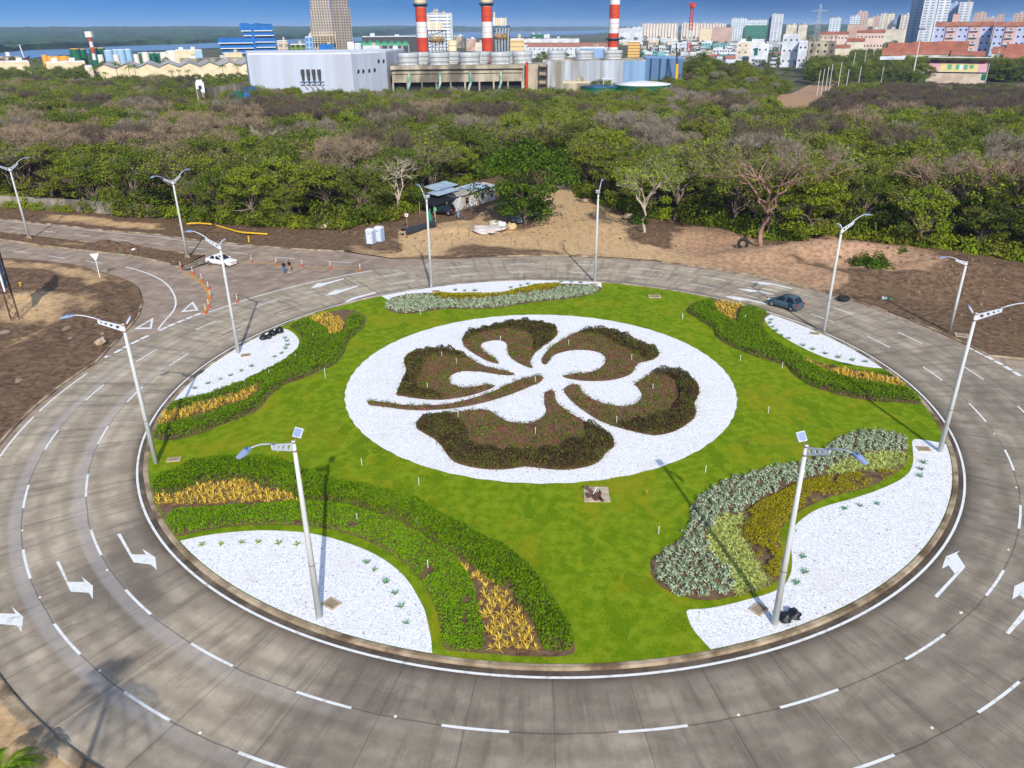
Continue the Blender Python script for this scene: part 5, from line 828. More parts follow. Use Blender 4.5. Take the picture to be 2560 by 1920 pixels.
lump('cement_heap', G(*px('Z3', 680, 868), .1), 2.6, mat('cement_white', S(206, 196, 190), rough=.95, bump=.5), 40, .16, 'flat whitish cement heap on the sand', 'heap', rough=.35, n=28); lump('white_sack', G(*px('Z3', 868, 830), .1), .75, M_rw, 41, .8, 'white sack beside the concrete ring', 'sack'); lump('tan_sack', G(*px('Z3', 985, 850), .1), .95, mat('tan_sackcloth', S(206, 178, 132), rough=.95), 42, .62, 'tan bulging sack right of the white sack', 'sack')
for i, (x, y) in enumerate(((463, 820), (541, 790), (572, 855), (712, 740), (722, 745), (855, 900))): tag(MB().tube([(0, 0, 0), (0, 0, 1.0)], .04, 5).build('orange_stake', M_or, None, False, G(*px('Z3', x, y), .1)), 'thin orange stake in the sand around the cement heap', 'stake', 'orange stakes around the cement heap')
tag(MB().lathe([(.55, 0), (.6, .5), (.58, 1.3), (.3, 1.5)], n=14).build('water_tank', mat('grey_blue_tank', S(120, 140, 150), rough=.5), None, True, G(*px('Z3', 1285, 665), .15)), 'grey blue water tank in the shade behind the big tree trunk', 'tank'); lump('tarpaulin_heap', G(*px('Z3', 1085, 740), .1), 1.3, mat('grey_tarpaulin', S(110, 118, 132), rough=.6), 45, .3, 'low heap under a grey blue tarpaulin by the big tree', 'heap')
tag(MB().tube(smoothpath(GR('Z3', [(1240, 745), (1300, 735), (1420, 700)], .3)), .06, 6).tube(smoothpath(GR('Z3', [(1330, 750), (1380, 715), (1425, 695)], .3)), .05, 6).build('branch_pile', M_wood, None, True), 'pale cut branches lying right of the big tree trunk', 'branches'); tyre('pale hoop leaning by the cut branches', G(*px('Z3', 1330, 690), .5), .7, False)
for reg, x, y, lab, m_, r in (('Z1', 1850, 1132, 'white scrap on the earth mound of the median', M_rw, .3), ('Z1', 1675, 1178, 'green scrap on the median kerb', M_gnet, .22), ('Q7', 1310, 945, 'white scrap on the dark earth beyond the kerb', M_rw, .3), ('Q7', 1355, 948, 'green and white scrap on the dark earth beyond the kerb', M_gnet, .25), ('R1', 685, 340, 'small white stone at the ring edge', M_rw, .15)): lump('litter', G(*px(reg, x, y), .2), r, m_, 50 + int(x), .35, lab, 'litter', rough=.5)
tag(MB().tube([(0, 0, 0), (0, 0, .5)], .08, 8).box((0, 0, .5), (.3, .12, .1), .4).build('yellow_hydrant', M_hose, None, False, G(*px('T7', 288, 640), .2)), 'small yellow hydrant like post near the billboard shadow', 'post')
# walls at the wood edge
def wallrun(label, pts, h, th, m_, name='boundary_wall'):
    b = MB()
    for p, q in zip(pts, pts[1:]):
        d = (q - p); L_ = d.length; a_ = math.atan2(d.y, d.x); c = (p + q) / 2; b.box((c.x, c.y, h / 2), (L_, th, h), a_); b.box((c.x, c.y, h + .05), (L_, th + .1, .1), a_)
    tag(b.build(name, m_), label, 'wall')
M_oldw = mat('stained_wall', S(122, 114, 102), S(82, 78, 70), .6, .9, c3=S(164, 154, 142), sc3=.3)
w0, w1, w2 = G(*px('Z1', 0, 540)), G(*px('Z1', 1150, 610)), G(*px('Z1', 2150, 680)); wallrun('stained grey boundary wall under the trees at the left edge', [w0 + (w0 - w1).normalized() * 40, w0, w1, w2], 2.1, .25, M_oldw)
for x, lab in ((215, 'left whitewashed wall fragment showing through the hedge'), (420, 'right whitewashed wall fragment showing through the hedge')): p = G(*px('C8', x, 560)); wallrun(lab, [p + Vector((-1.3, 0, 0)), p + Vector((1.3, .2, 0))], 3.4, .3, mat('whitewash', S(180, 176, 168), S(130, 124, 112), 1.5, .9), 'ruined_wall')
# road studs between the dashes
SD = MB().lathe([(.09, 0), (.08, .025), (.04, .04)], n=8).mesh('stud', mat('stud_ceramic', S(226, 214, 190), rough=.5))
for reg, pts in (('R2', [(145, 118), (690, 372), (258, 548), (643, 1018), (1287, 1418)]), ('R7', [(118, 387), (1260, 382), (1905, 425), (2000, 42)]), ('R5', [(1865, 1130), (2125, 783), (2168, 440), (2047, 142)])):
    for x, y in pts: tag(link('road_stud', SD, None, G(*px(reg, x, y), .006)), 'small pale round stud on a lane joint of the ring', 'road stud', 'road studs of the ring')
# stones and clods on the bare earth
def stones(name, label, P, n, hf, smin, smax, m_, seed):
    r = np.random.default_rng(seed); X = sample(P, n, r); V, Fs = [], []; z = hf(X[:, 0], X[:, 1])
    for (x, y), zz in zip(X, z):
        s = smin + (smax - smin) * r.random() ** 3; o = len(V); a = r.uniform(0, 6.28); pts = [(math.cos(a + k * 1.257) * s * r.uniform(.7, 1.2), math.sin(a + k * 1.257) * s * r.uniform(.7, 1.2), 0) for k in range(5)]
        V += [(x + p[0], y + p[1], zz - .03) for p in pts] + [(x + p[0] * .55, y + p[1] * .55, zz + s * r.uniform(.4, .8)) for p in pts]; Fs += [(o + k, o + (k + 1) % 5, o + 5 + (k + 1) % 5, o + 5 + k) for k in range(5)] + [tuple(o + 5 + k for k in range(5))]
    me = bpy.data.meshes.new(name); me.from_pydata(V, [], Fs); me.materials.append(m_); tag(link(name, me), label, 'stones', None, 'stuff')
M_stn = mat('earth_stone', S(150, 126, 102), S(100, 80, 62), .9, .95, island=S(112, 90, 70)); near = lambda x, y: left_h(x, y)
vp = [(p.x, p.y) for p in (G(400, 560), G(880, 600), G(1100, 610), G(1500, 600), G(1800, 640), G(2050, 680), G(2250, 740), G(2560, 850), G(2560, 690), G(2300, 630), G(2050, 600), G(1700, 575), G(1450, 530), G(1100, 560), G(800, 580), G(450, 560))]
stones('earth_stones', 'loose stones and clods on the bare verge', vp, 900, verge_h, .04, .32, M_stn, 5); stones('corner_stones', 'loose stones and clods on the left corner earth', [(p.x, p.y) for p in (G(-20, 680), G(150, 690), G(300, 740), G(330, 800), G(260, 860), G(130, 960), G(-20, 1060))], 260, left_h, .03, .18, M_stn, 6); stones('median_stones', 'loose clods on the earth median', [(p.x, p.y) for p in (G(0, 588), G(250, 612), G(480, 640), G(455, 664), G(250, 628), G(0, 596))], 120, med_h, .04, .22, M_stn, 7)
# ================================================================== TREES
M_bark = mat('grey_bark', S(140, 122, 108), S(100, 84, 72), 2, .9); M_barkp = mat('pinkish_bark', S(170, 134, 118), S(120, 90, 80), 1.5, .9)
GRN = [leafm('leaf_mid', S(80, 104, 16), S(142, 158, 34), None, .3, S(128, 126, 46)), leafm('leaf_dark', S(62, 90, 14), S(114, 134, 30), None, .3, S(98, 108, 30)), leafm('leaf_bright', S(96, 124, 12), S(160, 176, 36), None, .3, S(138, 142, 42))]
M_big = leafm('leaf_big_tree', S(52, 80, 12), S(100, 126, 28), None, .3)
TW = [mat('tan_twig', S(172, 150, 122), rough=.95, island=S(122, 104, 84)), mat('purple_twig', S(112, 98, 82), rough=.95, island=S(78, 66, 56)), mat('grey_twig', S(160, 148, 132), rough=.95, island=S(118, 106, 92))]
def limb(b, p, q, r0, r1, rng, w=.12, n=3, sides=6):
    d = q - p; pts = [p + d * (i / n) + Vector(rng.normal(0, w, 3)) * d.length * .35 * (0 < i < n) + Vector((0, 0, d.length * .08 * math.sin(math.pi * i / n))) for i in range(n + 1)]
    b.tube(pts, [r0 + (r1 - r0) * i / n for i in range(n + 1)], sides, cap=False); return pts[-1]
def leaf_tree(seed, H, W, nc=34, nl=70, mt=None, bark=None, low=.32, lsz=.3, flat=.55, ragged=.25, skirt=False, tw=None):
    rng = np.random.default_rng(seed); b = MB(); fk = Vector((rng.normal(0, .05 * W), rng.normal(0, .05 * W), H * low)); limb(b, Vector((0, 0, -.3)), fk, .028 * H, .02 * H, rng, .1, 4, 8)
    Cs, Ns = [], []
    for i in range(nc):
        a = i * 2.39996 + rng.uniform(-.4, .4); q = math.sqrt((i + .6) / nc) * rng.uniform(1 - ragged, 1 + ragged * .4); zt = H * (low + .1) + (H * (.9 - low)) * math.sqrt(max(0, 1 - min(q, 1) ** 2)) * rng.uniform(.72, 1.08)
        if skirt == 'core' and i % 3 == 1: zt = H * rng.uniform(.2, .6); q *= .55
        elif skirt == 'core': pass
        elif skirt and i % 2: zt = H * rng.uniform(.12, .75) * (1 if q > .55 else 1.1)
        elif i % 4 == 3: zt -= H * .2 * rng.uniform(.4, 1)
        c = Vector((math.cos(a) * q * W / 2, math.sin(a) * q * W / 2, zt)); r = W * rng.uniform(.1, .17); k = nl + int(rng.integers(-15, 15))
        d = rng.normal(size=(k, 3)); d /= np.linalg.norm(d, axis=1)[:, None]; d *= rng.uniform(.35, 1, (k, 1)) ** .5; Cs.append(np.array(c) + d * np.array([r, r, r * flat])); N = d * .7 + rng.normal(0, .45, (k, 3)); N[:, 2] += .5; Ns.append(N)
        if i % 3 == 0: limb(b, fk, c - Vector((0, 0, r * .3)), .013 * H, .004 * H, rng, .12, 3, 5)
    C = np.concatenate(Cs); N = np.concatenate(Ns); cr = quads('crown', C, N, lsz * rng.uniform(.6, 1.25, len(C)), .62, mt, rng)
    if tw:
        k = rng.choice(len(C), 900); U = N[k] / np.linalg.norm(N[k], axis=1)[:, None] + rng.normal(0, .45, (900, 3)); U[:, 2] += .3; U /= np.linalg.norm(U, axis=1)[:, None]; tm = quads('twigs', C[k] + U * .3, np.cross(U, rng.normal(size=U.shape)), .48 * rng.uniform(.6, 1.3, 900), .045, tw, rng, U=U); cr = mjoin('crown', [cr, tm], [mt, tw])
    return b.mesh('trunk', bark or M_bark, True), cr
RM = 1.0
def bare_tree(seed, H, W, tw, bark=None, tips=14, leaf=None, nleaf=0, low=.3, tl=.55):
    rng = np.random.default_rng(seed); b = MB(); fk = Vector((rng.normal(0, .06 * W), rng.normal(0, .06 * W), H * low)); limb(b, Vector((0, 0, -.3)), fk, .026 * H * RM, .02 * H * RM, rng, .16, 5, 8); Cs, Us = [], []
    for i in range(6):
        a = i * 1.047 + rng.uniform(-.35, .35); q = rng.uniform(.35, .75); e1 = Vector((math.cos(a) * q * W * .33, math.sin(a) * q * W * .33, H * (.62 + .12 * (1 - q)))); e1 = limb(b, fk, e1, .015 * H * RM, .009 * H * RM, rng, .2, 4, 6)
        for j in range(4):
            a2 = a + rng.uniform(-.9, .9); q2 = rng.uniform(.55, 1.0); e2 = Vector((math.cos(a2) * q2 * W / 2, math.sin(a2) * q2 * W / 2, H * (.7 + .22 * math.sqrt(max(0, 1 - q2 * q2)) + rng.uniform(-.05, .05)))); e2 = limb(b, e1, e2, .008 * H * RM, .004 * H * RM, rng, .2, 3, 4)
            for l in range(4):
                o_ = rng.normal(0, 1, 3); o_[2] = abs(o_[2]) * .8; e3 = e2 + Vector(o_).normalized() * W * rng.uniform(.07, .15); limb(b, e2 + (e1 - e2) * .25 * l / 4, e3, .0035 * H * RM, .0018 * H * RM, rng, .2, 2, 3)
                k = tips; base = np.array(e3) - (np.array(e3) - np.array(e2)) * rng.uniform(0, .8, (k, 1)); U = rng.normal(size=(k, 3)) * .8 + np.array(o_) / 1.6; U[:, 2] += .25; U /= np.linalg.norm(U, axis=1)[:, None]; Cs.append(base + U * tl * .8); Us.append(U)
    C = np.concatenate(Cs); U = np.concatenate(Us); N = np.cross(U, rng.normal(size=U.shape)); tm = quads('crown', C, N, tl * rng.uniform(.6, 1.3, len(C)), .035, tw, rng, U=U)
    if leaf:
        k = rng.choice(len(C), nleaf); L = C[k] + rng.normal(0, .35, (nleaf, 3)); NN = rng.normal(size=(nleaf, 3)); NN[:, 2] += .7; lm = quads('leaves', L, NN, .22 * rng.uniform(.6, 1.2, nleaf), .6, leaf, rng); tm = mjoin('crown', [tm, lm], [tw, leaf])
    return b.mesh('trunk', bark or M_bark, True), tm
def bush_mesh(seed, r, h, n, mt, sz=.2):
    rng = np.random.default_rng(seed); d = rng.normal(size=(n, 3)); d /= np.linalg.norm(d, axis=1)[:, None]; d[:, 2] = np.abs(d[:, 2]); f = 1 + .35 * np.sin(d[:, 0] * 4 + seed) * np.cos(d[:, 1] * 5); C = d * (rng.uniform(.3, 1, (n, 1)) ** .5) * f[:, None] * np.array([r, r, h]); N = d + rng.normal(0, .5, (n, 3)); return quads('foliage', C + np.array([0, 0, .1]), N, sz * rng.uniform(.6, 1.2, n), .6, mt, rng)
# prototypes are built at nominal 10 m and scaled where they stand
GT = [leaf_tree(100 + i, 10, (8.5, 9.5, 7.5, 9, 8, 10)[i], 46, 112, GRN[i % 3], None, (.3, .35, .28, .4, .25, .32)[i], .195, (.5, .6, .75, .5, .6, .45)[i], .25, i != 3, TW[(1, 0, 2, 1, 0, 1)[i]]) for i in range(6)]
BT = [bare_tree(200 + i, 10, (8.5, 9, 8, 8.5)[i], TW[(0, 1, 2, 1)[i]], None, 24) for i in range(4)]
ST = [bare_tree(300 + i, 10, 9, TW[2 - i], None, 12, GRN[i * 2], 900) for i in range(2)]
PROTO = GT + BT + ST; KIND = ['green_tree'] * 6 + ['bare_tree'] * 4 + ['thin_tree'] * 2
BUm = [bush_mesh(400 + i, 1.7, (1.8, 2.4, 1.5)[i], 420, GRN[i], .2) for i in range(3)]
BUD = bush_mesh(410, 1.6, 1.9, 1500, M_big, .17)
def tree(k, p, s, rz, label, cat='tree', group=None, sxy=1.0):
    t = thing(KIND[k], label, cat, p, rz, group); t.scale = (s * sxy, s * sxy, s); tr, cr = PROTO[k]; a = link('trunk', tr, t); c = link('crown', cr, t); return t, c
def special(name, meshes, p, rz, label, s=1.0):
    t = thing(name, label, 'tree', p, rz); t.scale = (s, s, s); link('trunk', meshes[0], t); link('crown', meshes[1], t); return t
special('big_tree', leaf_tree(51, 12.5, 17, 72, 130, M_big, None, .3, .3, .6, .2, 'core'), G(*px('Z3', 1180, 770), .1), .6, 'big spreading green tree in front of the site shed')
special('lone_tree', bare_tree(52, 10.5, 10.5, TW[2], mat('pale_bark', S(186, 172, 152), rough=.9), 14, GRN[2], 1500, .4), G(*px('Z7', 572, 740), .2), 1.0, 'lone thin leaved tree with a pale trunk right of the sand track')
special('spreading_tree', bare_tree(53, 13.5, 16, TW[2], M_barkp, 14, GRN[0], 900, .38), G(*px('Z7', 1075, 792), .3), 2.2, 'wide half bare tree with a pinkish forked trunk at the wood edge above the tyre')
special('spreading_tree', bare_tree(54, 13.5, 13, TW[2], M_barkp, 18, None, 0, .35), G(*px('Z7', 1255, 735), .3), .2, 'bare grey tree with pinkish limbs just behind the wide half bare tree')
for i, (x, y, H, lab) in enumerate(((1795, 760, 12, 'bare crooked tree with a curved trunk at the right wood edge'), (1968, 740, 12.5, 'bare tree with a straight reddish trunk at the right wood edge'), (2075, 790, 13.5, 'bare tree with a thick twisted trunk near the right frame edge'), (2200, 770, 12, 'bare tree cut by the right frame edge'))): special('bare_tree', bare_tree(60 + i, H, 12, TW[2 if i % 2 else 0], M_barkp, 16, None, 0, .42), G(*px('Z7', x, y), .3), i * 1.1, lab)
RM = 1.15; M_paleb = mat('white_bark', S(214, 200, 178), S(176, 162, 142), 2, .9)
PBT = [bare_tree(80 + i, 10, 9, TW[2], M_paleb, 8, None, 0, .25) for i in range(3)]; RM = 1.0
for i, (reg, x, y, lab) in enumerate((('Z6', 610, 135, 'pale limbed bare tree standing out deep in the left wood'), ('Z6', 700, 185, 'pale limbed bare tree between the two double lamps'), ('Z6', 1050, 150, 'pale bare tree above the yellow pipe, deep in the wood'), ('Z6', 1165, 215, 'pale many stemmed bare tree in the wood above the people'), ('Z6', 1700, 360, 'pale twisted bare tree leaning over the whitewashed walls'), ('Z7', 720, 175, 'white topped bare tree in the wood below the green tanks'), ('Z7', 640, 350, 'pale bare tree behind the lone tree'), ('Z7', 440, 275, 'pale flat topped bare tree deep behind the sand track'), ('Z7', 1450, 330, 'pale bare tree deep behind the bare grey one'), ('Z7', 2150, 600, 'pale branch tree near the right frame edge'))): special('pale_tree', PBT[i % 3], G(*px(reg, x, y), 6.5) - Vector((0, 0, 6.3)), i * 1.3, lab, (1.0, .95, .9, 1.05)[i % 4])
# coconut palms
def palm_meshes(seed, H, fl, nf=15):
    rng = np.random.default_rng(seed); b = MB(); top = Vector((rng.normal(0, .3), rng.normal(0, .3), H)); b.tube([(0, 0, -.2), (top.x * .3, top.y * .3, H * .5), top], [.2, .15, .12], 8); C = MB()
    for i in range(nf):
        a = i * 2.4; e = rng.uniform(.1, 1.1); d = Vector((math.cos(a), math.sin(a), 0)); q = Vector((-d.y, d.x, 0)); P = [top + d * (fl * s * math.cos(e) * (1 - .15 * s)) + Vector((0, 0, fl * (s * math.sin(e) - .75 * s * s))) for s in (0, .25, .5, .75, 1)]; C.tube(P, [.035, .03, .025, .015, .008], 4)
        for j in range(2, 38):
            s = j / 38; k = min(int(s * 4), 3); f = s * 4 - k; p = P[k] * (1 - f) + P[k + 1] * f; tn = (P[k + 1] - P[k]).normalized(); l = fl * .24 * math.sin(math.pi * (.12 + .83 * s))
            for sd in (1, -1): e_ = p + (q * sd * .8 + tn * .55 + Vector((0, 0, -.35))).normalized() * l; C.add([p - tn * .025, p + tn * .025, e_], [(0, 1, 2)])
    return b.mesh('trunk', M_bark, True), C.mesh('crown', M_palm)
M_palm = leafm('palm_leaf', S(70, 100, 16), S(130, 160, 40), None, .25); PA = palm_meshes(71, 7, 3.2, 17); PF = palm_meshes(72, 10, 3.4, 13)
def palm(p, ms, rz, label, s=1.0, group=None):
    t = thing('palm_tree', label, 'palm tree', p, rz, group); t.scale = (s, s, s); link('trunk', ms[0], t); link('crown', ms[1], t)
palm((-16.1, 7.3, .1), palm_meshes(73, 14, 3.8, 15), .35, 'tall coconut palm throwing its soft shadow across the near left of the ring'); palm(G(25, 2000, .15), palm_meshes(74, 1.6, 2.4, 11), .3, 'low young palm with a frond in the near left corner')
# low hill at the right behind the works
hp = at(1775, 385)
def hill_h(x, y): return 10 * np.exp(-((x - hp.x) / 27) ** 2 - ((y - hp.y) / 42) ** 2) * (1 + .3 * vnoise(x, y, 20, 5))
sheet('hill', [(hp.x - 100, hp.y - 100), (hp.x + 100, hp.y - 100), (hp.x + 100, hp.y + 90), (hp.x - 100, hp.y + 90)], -.5, M_ground, 6, hill_h, kind='structure')
# dirt track through the scrub
tp_ = GR('N', [(1915, 272), (2000, 274), (2045, 248), (2078, 218), (2108, 194), (2118, 176), (2098, 174), (2070, 192), (2030, 208), (1975, 236)], .3); sheet('dirt_track', [(p.x, p.y) for p in smoothpoly(tp_, 3)], -.3, M_earth, 2.5, lambda x, y: np.maximum(hill_h(x, y) - .1, .12) + .25 + .3 * vnoise(x, y, 6, 3), lambda x, y: .95 + 1.1 * vnoise(x, y, 9, 13), kind='structure')
trackP = [(p.x, p.y) for p in tp_]
# the wood
edge = [Vector((-190, w0.y + 60, 0)), w0 + Vector((-3, 1, 0)), w1, G(*px('Z1', 2150, 690))] + [G(x, y) for x, y in ((480, 553), (600, 565), (700, 571), (860, 574), (900, 568), (985, 548), (1060, 520), (1115, 492), (1150, 465), (1230, 440), (1330, 425), (1395, 428), (1405, 410), (1425, 410), (1440, 440), (1440, 470), (1465, 495), (1540, 520), (1600, 548), (1690, 556), (1760, 566), (1850, 588), (1900, 606), (2000, 606), (2030, 590), (2100, 590), (2170, 606), (2270, 620), (2380, 634), (2450, 646), (2560, 665), (2800, 715))]
back = [at(x, D) for x, D in ((3100, 300), (2900, 380), (2560, 430), (2300, 445), (2000, 440), (1900, 400), (1700, 360), (1640, 338), (950, 335), (620, 345), (460, 360), (440, 432), (200, 432), (-200, 432), (-500, 380), (-700, 300))]
wood = [(p.x, p.y) for p in edge + back]; wr = random.Random(5); PT = []
ZB = [('Z6', 150, 190, 140, 70, 0), ('Z6', 430, 200, 170, 50, 1), ('Z6', 620, 240, 110, 60, 0), ('Z6', 880, 230, 150, 85, 0), ('Z6', 1050, 140, 80, 40, 0), ('Z6', 800, 120, 60, 30, 0), ('Z6', 600, 130, 60, 40, 2), ('Z6', 1250, 75, 290, 45, 1), ('Z6', 1430, 280, 100, 40, 0), ('Z6', 1850, 80, 80, 30, 0), ('Z6', 2080, 100, 150, 40, 1), ('Z6', 700, 60, 90, 25, 1), ('Z6', 460, 60, 80, 25, 1),
    ('Z7', 1550, 180, 350, 50, 1), ('Z7', 1900, 160, 400, 80, 1), ('Z7', 2150, 220, 200, 60, 1), ('Z7', 1000, 340, 90, 60, 1), ('Z7', 500, 280, 140, 35, 2), ('Z7', 1300, 310, 70, 40, 1), ('Z7', 1220, 420, 250, 30, 2), ('Z7', 2000, 440, 230, 60, 2), ('Z7', 1700, 470, 130, 40, 2), ('Z7', 1450, 250, 100, 50, 0), ('Z7', 720, 170, 90, 30, 2), ('Z7', 900, 190, 80, 40, 1), ('Z7', 650, 350, 120, 50, 2), ('Z7', 250, 340, 120, 40, 2)]
CLR = [(1905, 270), (2042, 270), (2088, 230), (2128, 190), (2108, 168), (2062, 174), (1985, 208)]
def TH(D, x=0):
    a = float(np.interp(x / max(D, 1), (-.5, -.32, -.2, .3), (8.6, 8.2, 6.2, 4.0))); return float(np.interp(D, (120, 200, 330, 430), (9.8, 8.8, max(6.3, a), a)))
bxs = [p[0] for p in wood]; bys = [p[1] for p in wood]; y = min(bys)
while y < max(bys):
    st = max(3.0, TH(y) * .52); x = min(bxs)
    while x < max(bxs):
        qx, qy = x + wr.uniform(-.45, .45) * st, y + wr.uniform(-.45, .45) * st; x += st; D = math.hypot(qx, qy)
        if not inpoly(wood, np.array([qx]), np.array([qy]))[0] or inpoly(trackP, np.array([qx]), np.array([qy]))[0]: continue
        h = TH(D, qx) * wr.choice((.65, .8, .9, 1.0, 1.0, 1.1, 1.2)); hh = float(hill_h(np.array([qx]), np.array([qy]))[0]); gx, gy = proj((qx, qy, h * .75 + hh)); k = wr.choice((0, 0, 1, 1, 2, 3, 4, 4, 5, 10, 11, 10) if gx < 1300 else (0, 1, 2, 2, 3, 4, 5, 10, 11, 11))
        tx, ty = proj((qx, qy, h * 1.02 + hh)); mx_, my_ = proj((qx, qy, h * .6 + hh))
        if gx < -330 or gx > 2890 or inpoly(CLR, np.array([tx, mx_]), np.array([ty, my_])).any(): continue
        if wr.random() < .07: k = wr.choice((6, 7, 8, 9))
        if D > 190 and k > 9 and wr.random() < .6: k = wr.choice((0, 1, 2, 4, 5))
        for reg, ex, ey, ax, ay, v in ZB:
            cx_, cy_ = px(reg, ex, ey); q = REG[reg][2]
            if ((gx - cx_) / (ax * q)) ** 2 + ((gy - cy_) / (ay * q)) ** 2 < 1 and wr.random() < (.42 if v == 1 else .55): k = {0: 6, 1: wr.choice((7, 9)), 2: wr.choice((8, 8, 11))}[v]; break
        PT.append((D, qx, qy, hh, h / 10 * (1.12 if 6 <= k < 10 else 1), k))
    y += st * .87
PT.sort(); cnt = {}; rest = []; PROTO_OBJ = {}
def where(x_, D):
    gx = proj((x_, math.sqrt(max(1, D * D - x_ * x_)), 5))[0]
    a = 'behind the upper carriageway' if gx < 900 else 'behind the site shed' if gx < 1420 else 'right of the sand track' if gx < 1900 else 'above the dark earth'
    return ('at the wood front ' if D < 150 else 'deeper in the wood ' if D < 200 else 'far back in the wood ') + a
DESC = {'green_tree': 'leafy green tree ', 'bare_tree': 'leafless twiggy tree ', 'thin_tree': 'half bare tree '}; CAP = {'green_tree': 290, 'bare_tree': 200, 'thin_tree': 120}
TC = {0: 'tan ', 1: 'purple brown ', 2: 'grey ', 3: 'purple brown '}
for D, qx, qy, hh, s, k in PT:
    n = cnt.get(KIND[k], 0)
    if n < CAP[KIND[k]]:
        w_ = where(qx, D); lab = (TC[k - 6] if 6 <= k < 10 else '') + DESC[KIND[k]] + w_; t, c = tree(k, (qx, qy, hh), s, wr.uniform(0, 6.28), lab, 'tree', DESC[KIND[k]].strip() + 's ' + w_, wr.uniform(.95, 1.25)); cnt[KIND[k]] = n + 1; PROTO_OBJ.setdefault(k, c)
    else: rest.append((qx, qy, hh, s * wr.uniform(.95, 1.1), k))
# bushes along the wood edge
ei = 0
for p, q in zip(edge[1:], edge[2:]):
    L_ = (q - p).length; m_ = int(L_ / 1.7)
    for i in range(m_):
        c = p + (q - p) * ((i + wr.random()) / m_) + Vector((wr.uniform(-.6, .6), wr.uniform(.3, 2.5), 0)); s = wr.uniform(.7, 1.5)
        if proj(c)[0] > 2650 or ei > 240: continue
        if 1395 < proj(c)[0] < 1445: continue
        o = link('bush', BUm[wr.randrange(3)], None, (c.x, c.y, .1)); o.scale = (s * 1.15, s, s * wr.uniform(.8, 1.5)); o.rotation_euler.z = wr.uniform(0, 6); gx = proj(c)[0]; ei += 1
        tag(o, 'leafy bush in the wood edge ' + ('by the boundary wall' if gx < 250 else 'above the upper carriageway' if gx < 900 else 'around the site shed' if gx < 1420 else 'between the sand track and the tyre' if gx < 1890 else 'above the dark earth'), 'bush', 'bushes along the wood edge')
for reg, x, y, s, lab in (('Q7', 1168, 745, .95, 'left half of the green bush clump on the pink earth bank'), ('Q7', 1258, 770, 1.15, 'bigger right half of the green bush clump on the pink earth bank'), ('Q7', 1420, 688, .75, 'small round bush above the bush clump on the bank'), ('Z1', 180, 548, 1.0, 'bright bush before the wall, leftmost'), ('Z1', 350, 555, 1.0, 'bright bush before the wall behind the leftmost double lamp'), ('Z1', 560, 570, 1.0, 'bright bush before the wall, third from the left'), ('Z1', 800, 590, .8, 'low bush before the wall, fourth from the left'), ('Z1', 960, 600, .95, 'bright bush before the wall, rightmost'), ('M6', 1900, 470, .9, 'bush at the foot of the lone tree')):
    o = link('bush', BUm[2] if reg == 'Z1' else BUD, None, G(*px(reg, x, y), .9 if reg == 'Q7' else .1)); o.scale = (s, s, s); tag(o, lab, 'bush')
def scatter_trees(name, pts, label):
    me = bpy.data.meshes.new(name); me.from_pydata([(p[0], p[1], p[2]) for p in pts], [], []); o = link(name, me); tag(o, label, 'wood', None, 'stuff'); r = np.random.default_rng(9)
    for nm, ty, v in (('proto', 'INT', [p[4] for p in pts]), ('turn', 'FLOAT', r.uniform(0, 6.28, len(pts))), ('size', 'FLOAT', [p[3] for p in pts])): a = me.attributes.new(nm, ty, 'POINT'); a.data.foreach_set('value', np.array(v, 'i' if ty == 'INT' else 'f'))
    ng = bpy.data.node_groups.new(name, 'GeometryNodeTree'); ng.interface.new_socket('Geometry', in_out='INPUT', socket_type='NodeSocketGeometry'); ng.interface.new_socket('Geometry', in_out='OUTPUT', socket_type='NodeSocketGeometry'); gi, go = ng.nodes.new('NodeGroupInput'), ng.nodes.new('NodeGroupOutput'); jn = ng.nodes.new('GeometryNodeJoinGeometry'); L = ng.links.new
    def attr(n, ty): a = ng.nodes.new('GeometryNodeInputNamedAttribute'); a.data_type = ty; a.inputs['Name'].default_value = n; return next(s for s in a.outputs if s.enabled)
    pr, tu, si = attr('proto', 'INT'), attr('turn', 'FLOAT'), attr('size', 'FLOAT'); cx = ng.nodes.new('ShaderNodeCombineXYZ'); L(tu, cx.inputs[2])
    for k, ob in PROTO_OBJ.items():
        cm = ng.nodes.new('FunctionNodeCompare'); cm.data_type = 'INT'; cm.operation = 'EQUAL'; ii = [s for s in cm.inputs if s.enabled]; L(pr, ii[0]); ii[1].default_value = k; oi = ng.nodes.new('GeometryNodeObjectInfo'); oi.transform_space = 'ORIGINAL'; oi.inputs['Object'].default_value = ob; oi.inputs['As Instance'].default_value = True
        ip_ = ng.nodes.new('GeometryNodeInstanceOnPoints'); L(gi.outputs[0], ip_.inputs['Points']); L(cm.outputs[0], ip_.inputs['Selection']); L(oi.outputs['Geometry'], ip_.inputs['Instance']); L(cx.outputs[0], ip_.inputs['Rotation']); L(si, ip_.inputs['Scale']); L(ip_.outputs[0], jn.inputs[0])
    L(jn.outputs[0], go.inputs[0]); md = o.modifiers.new('trees', 'NODES'); md.node_group = ng; return o
scatter_trees('woodland', rest, 'far mass of green and brown trees between the ring and the works')
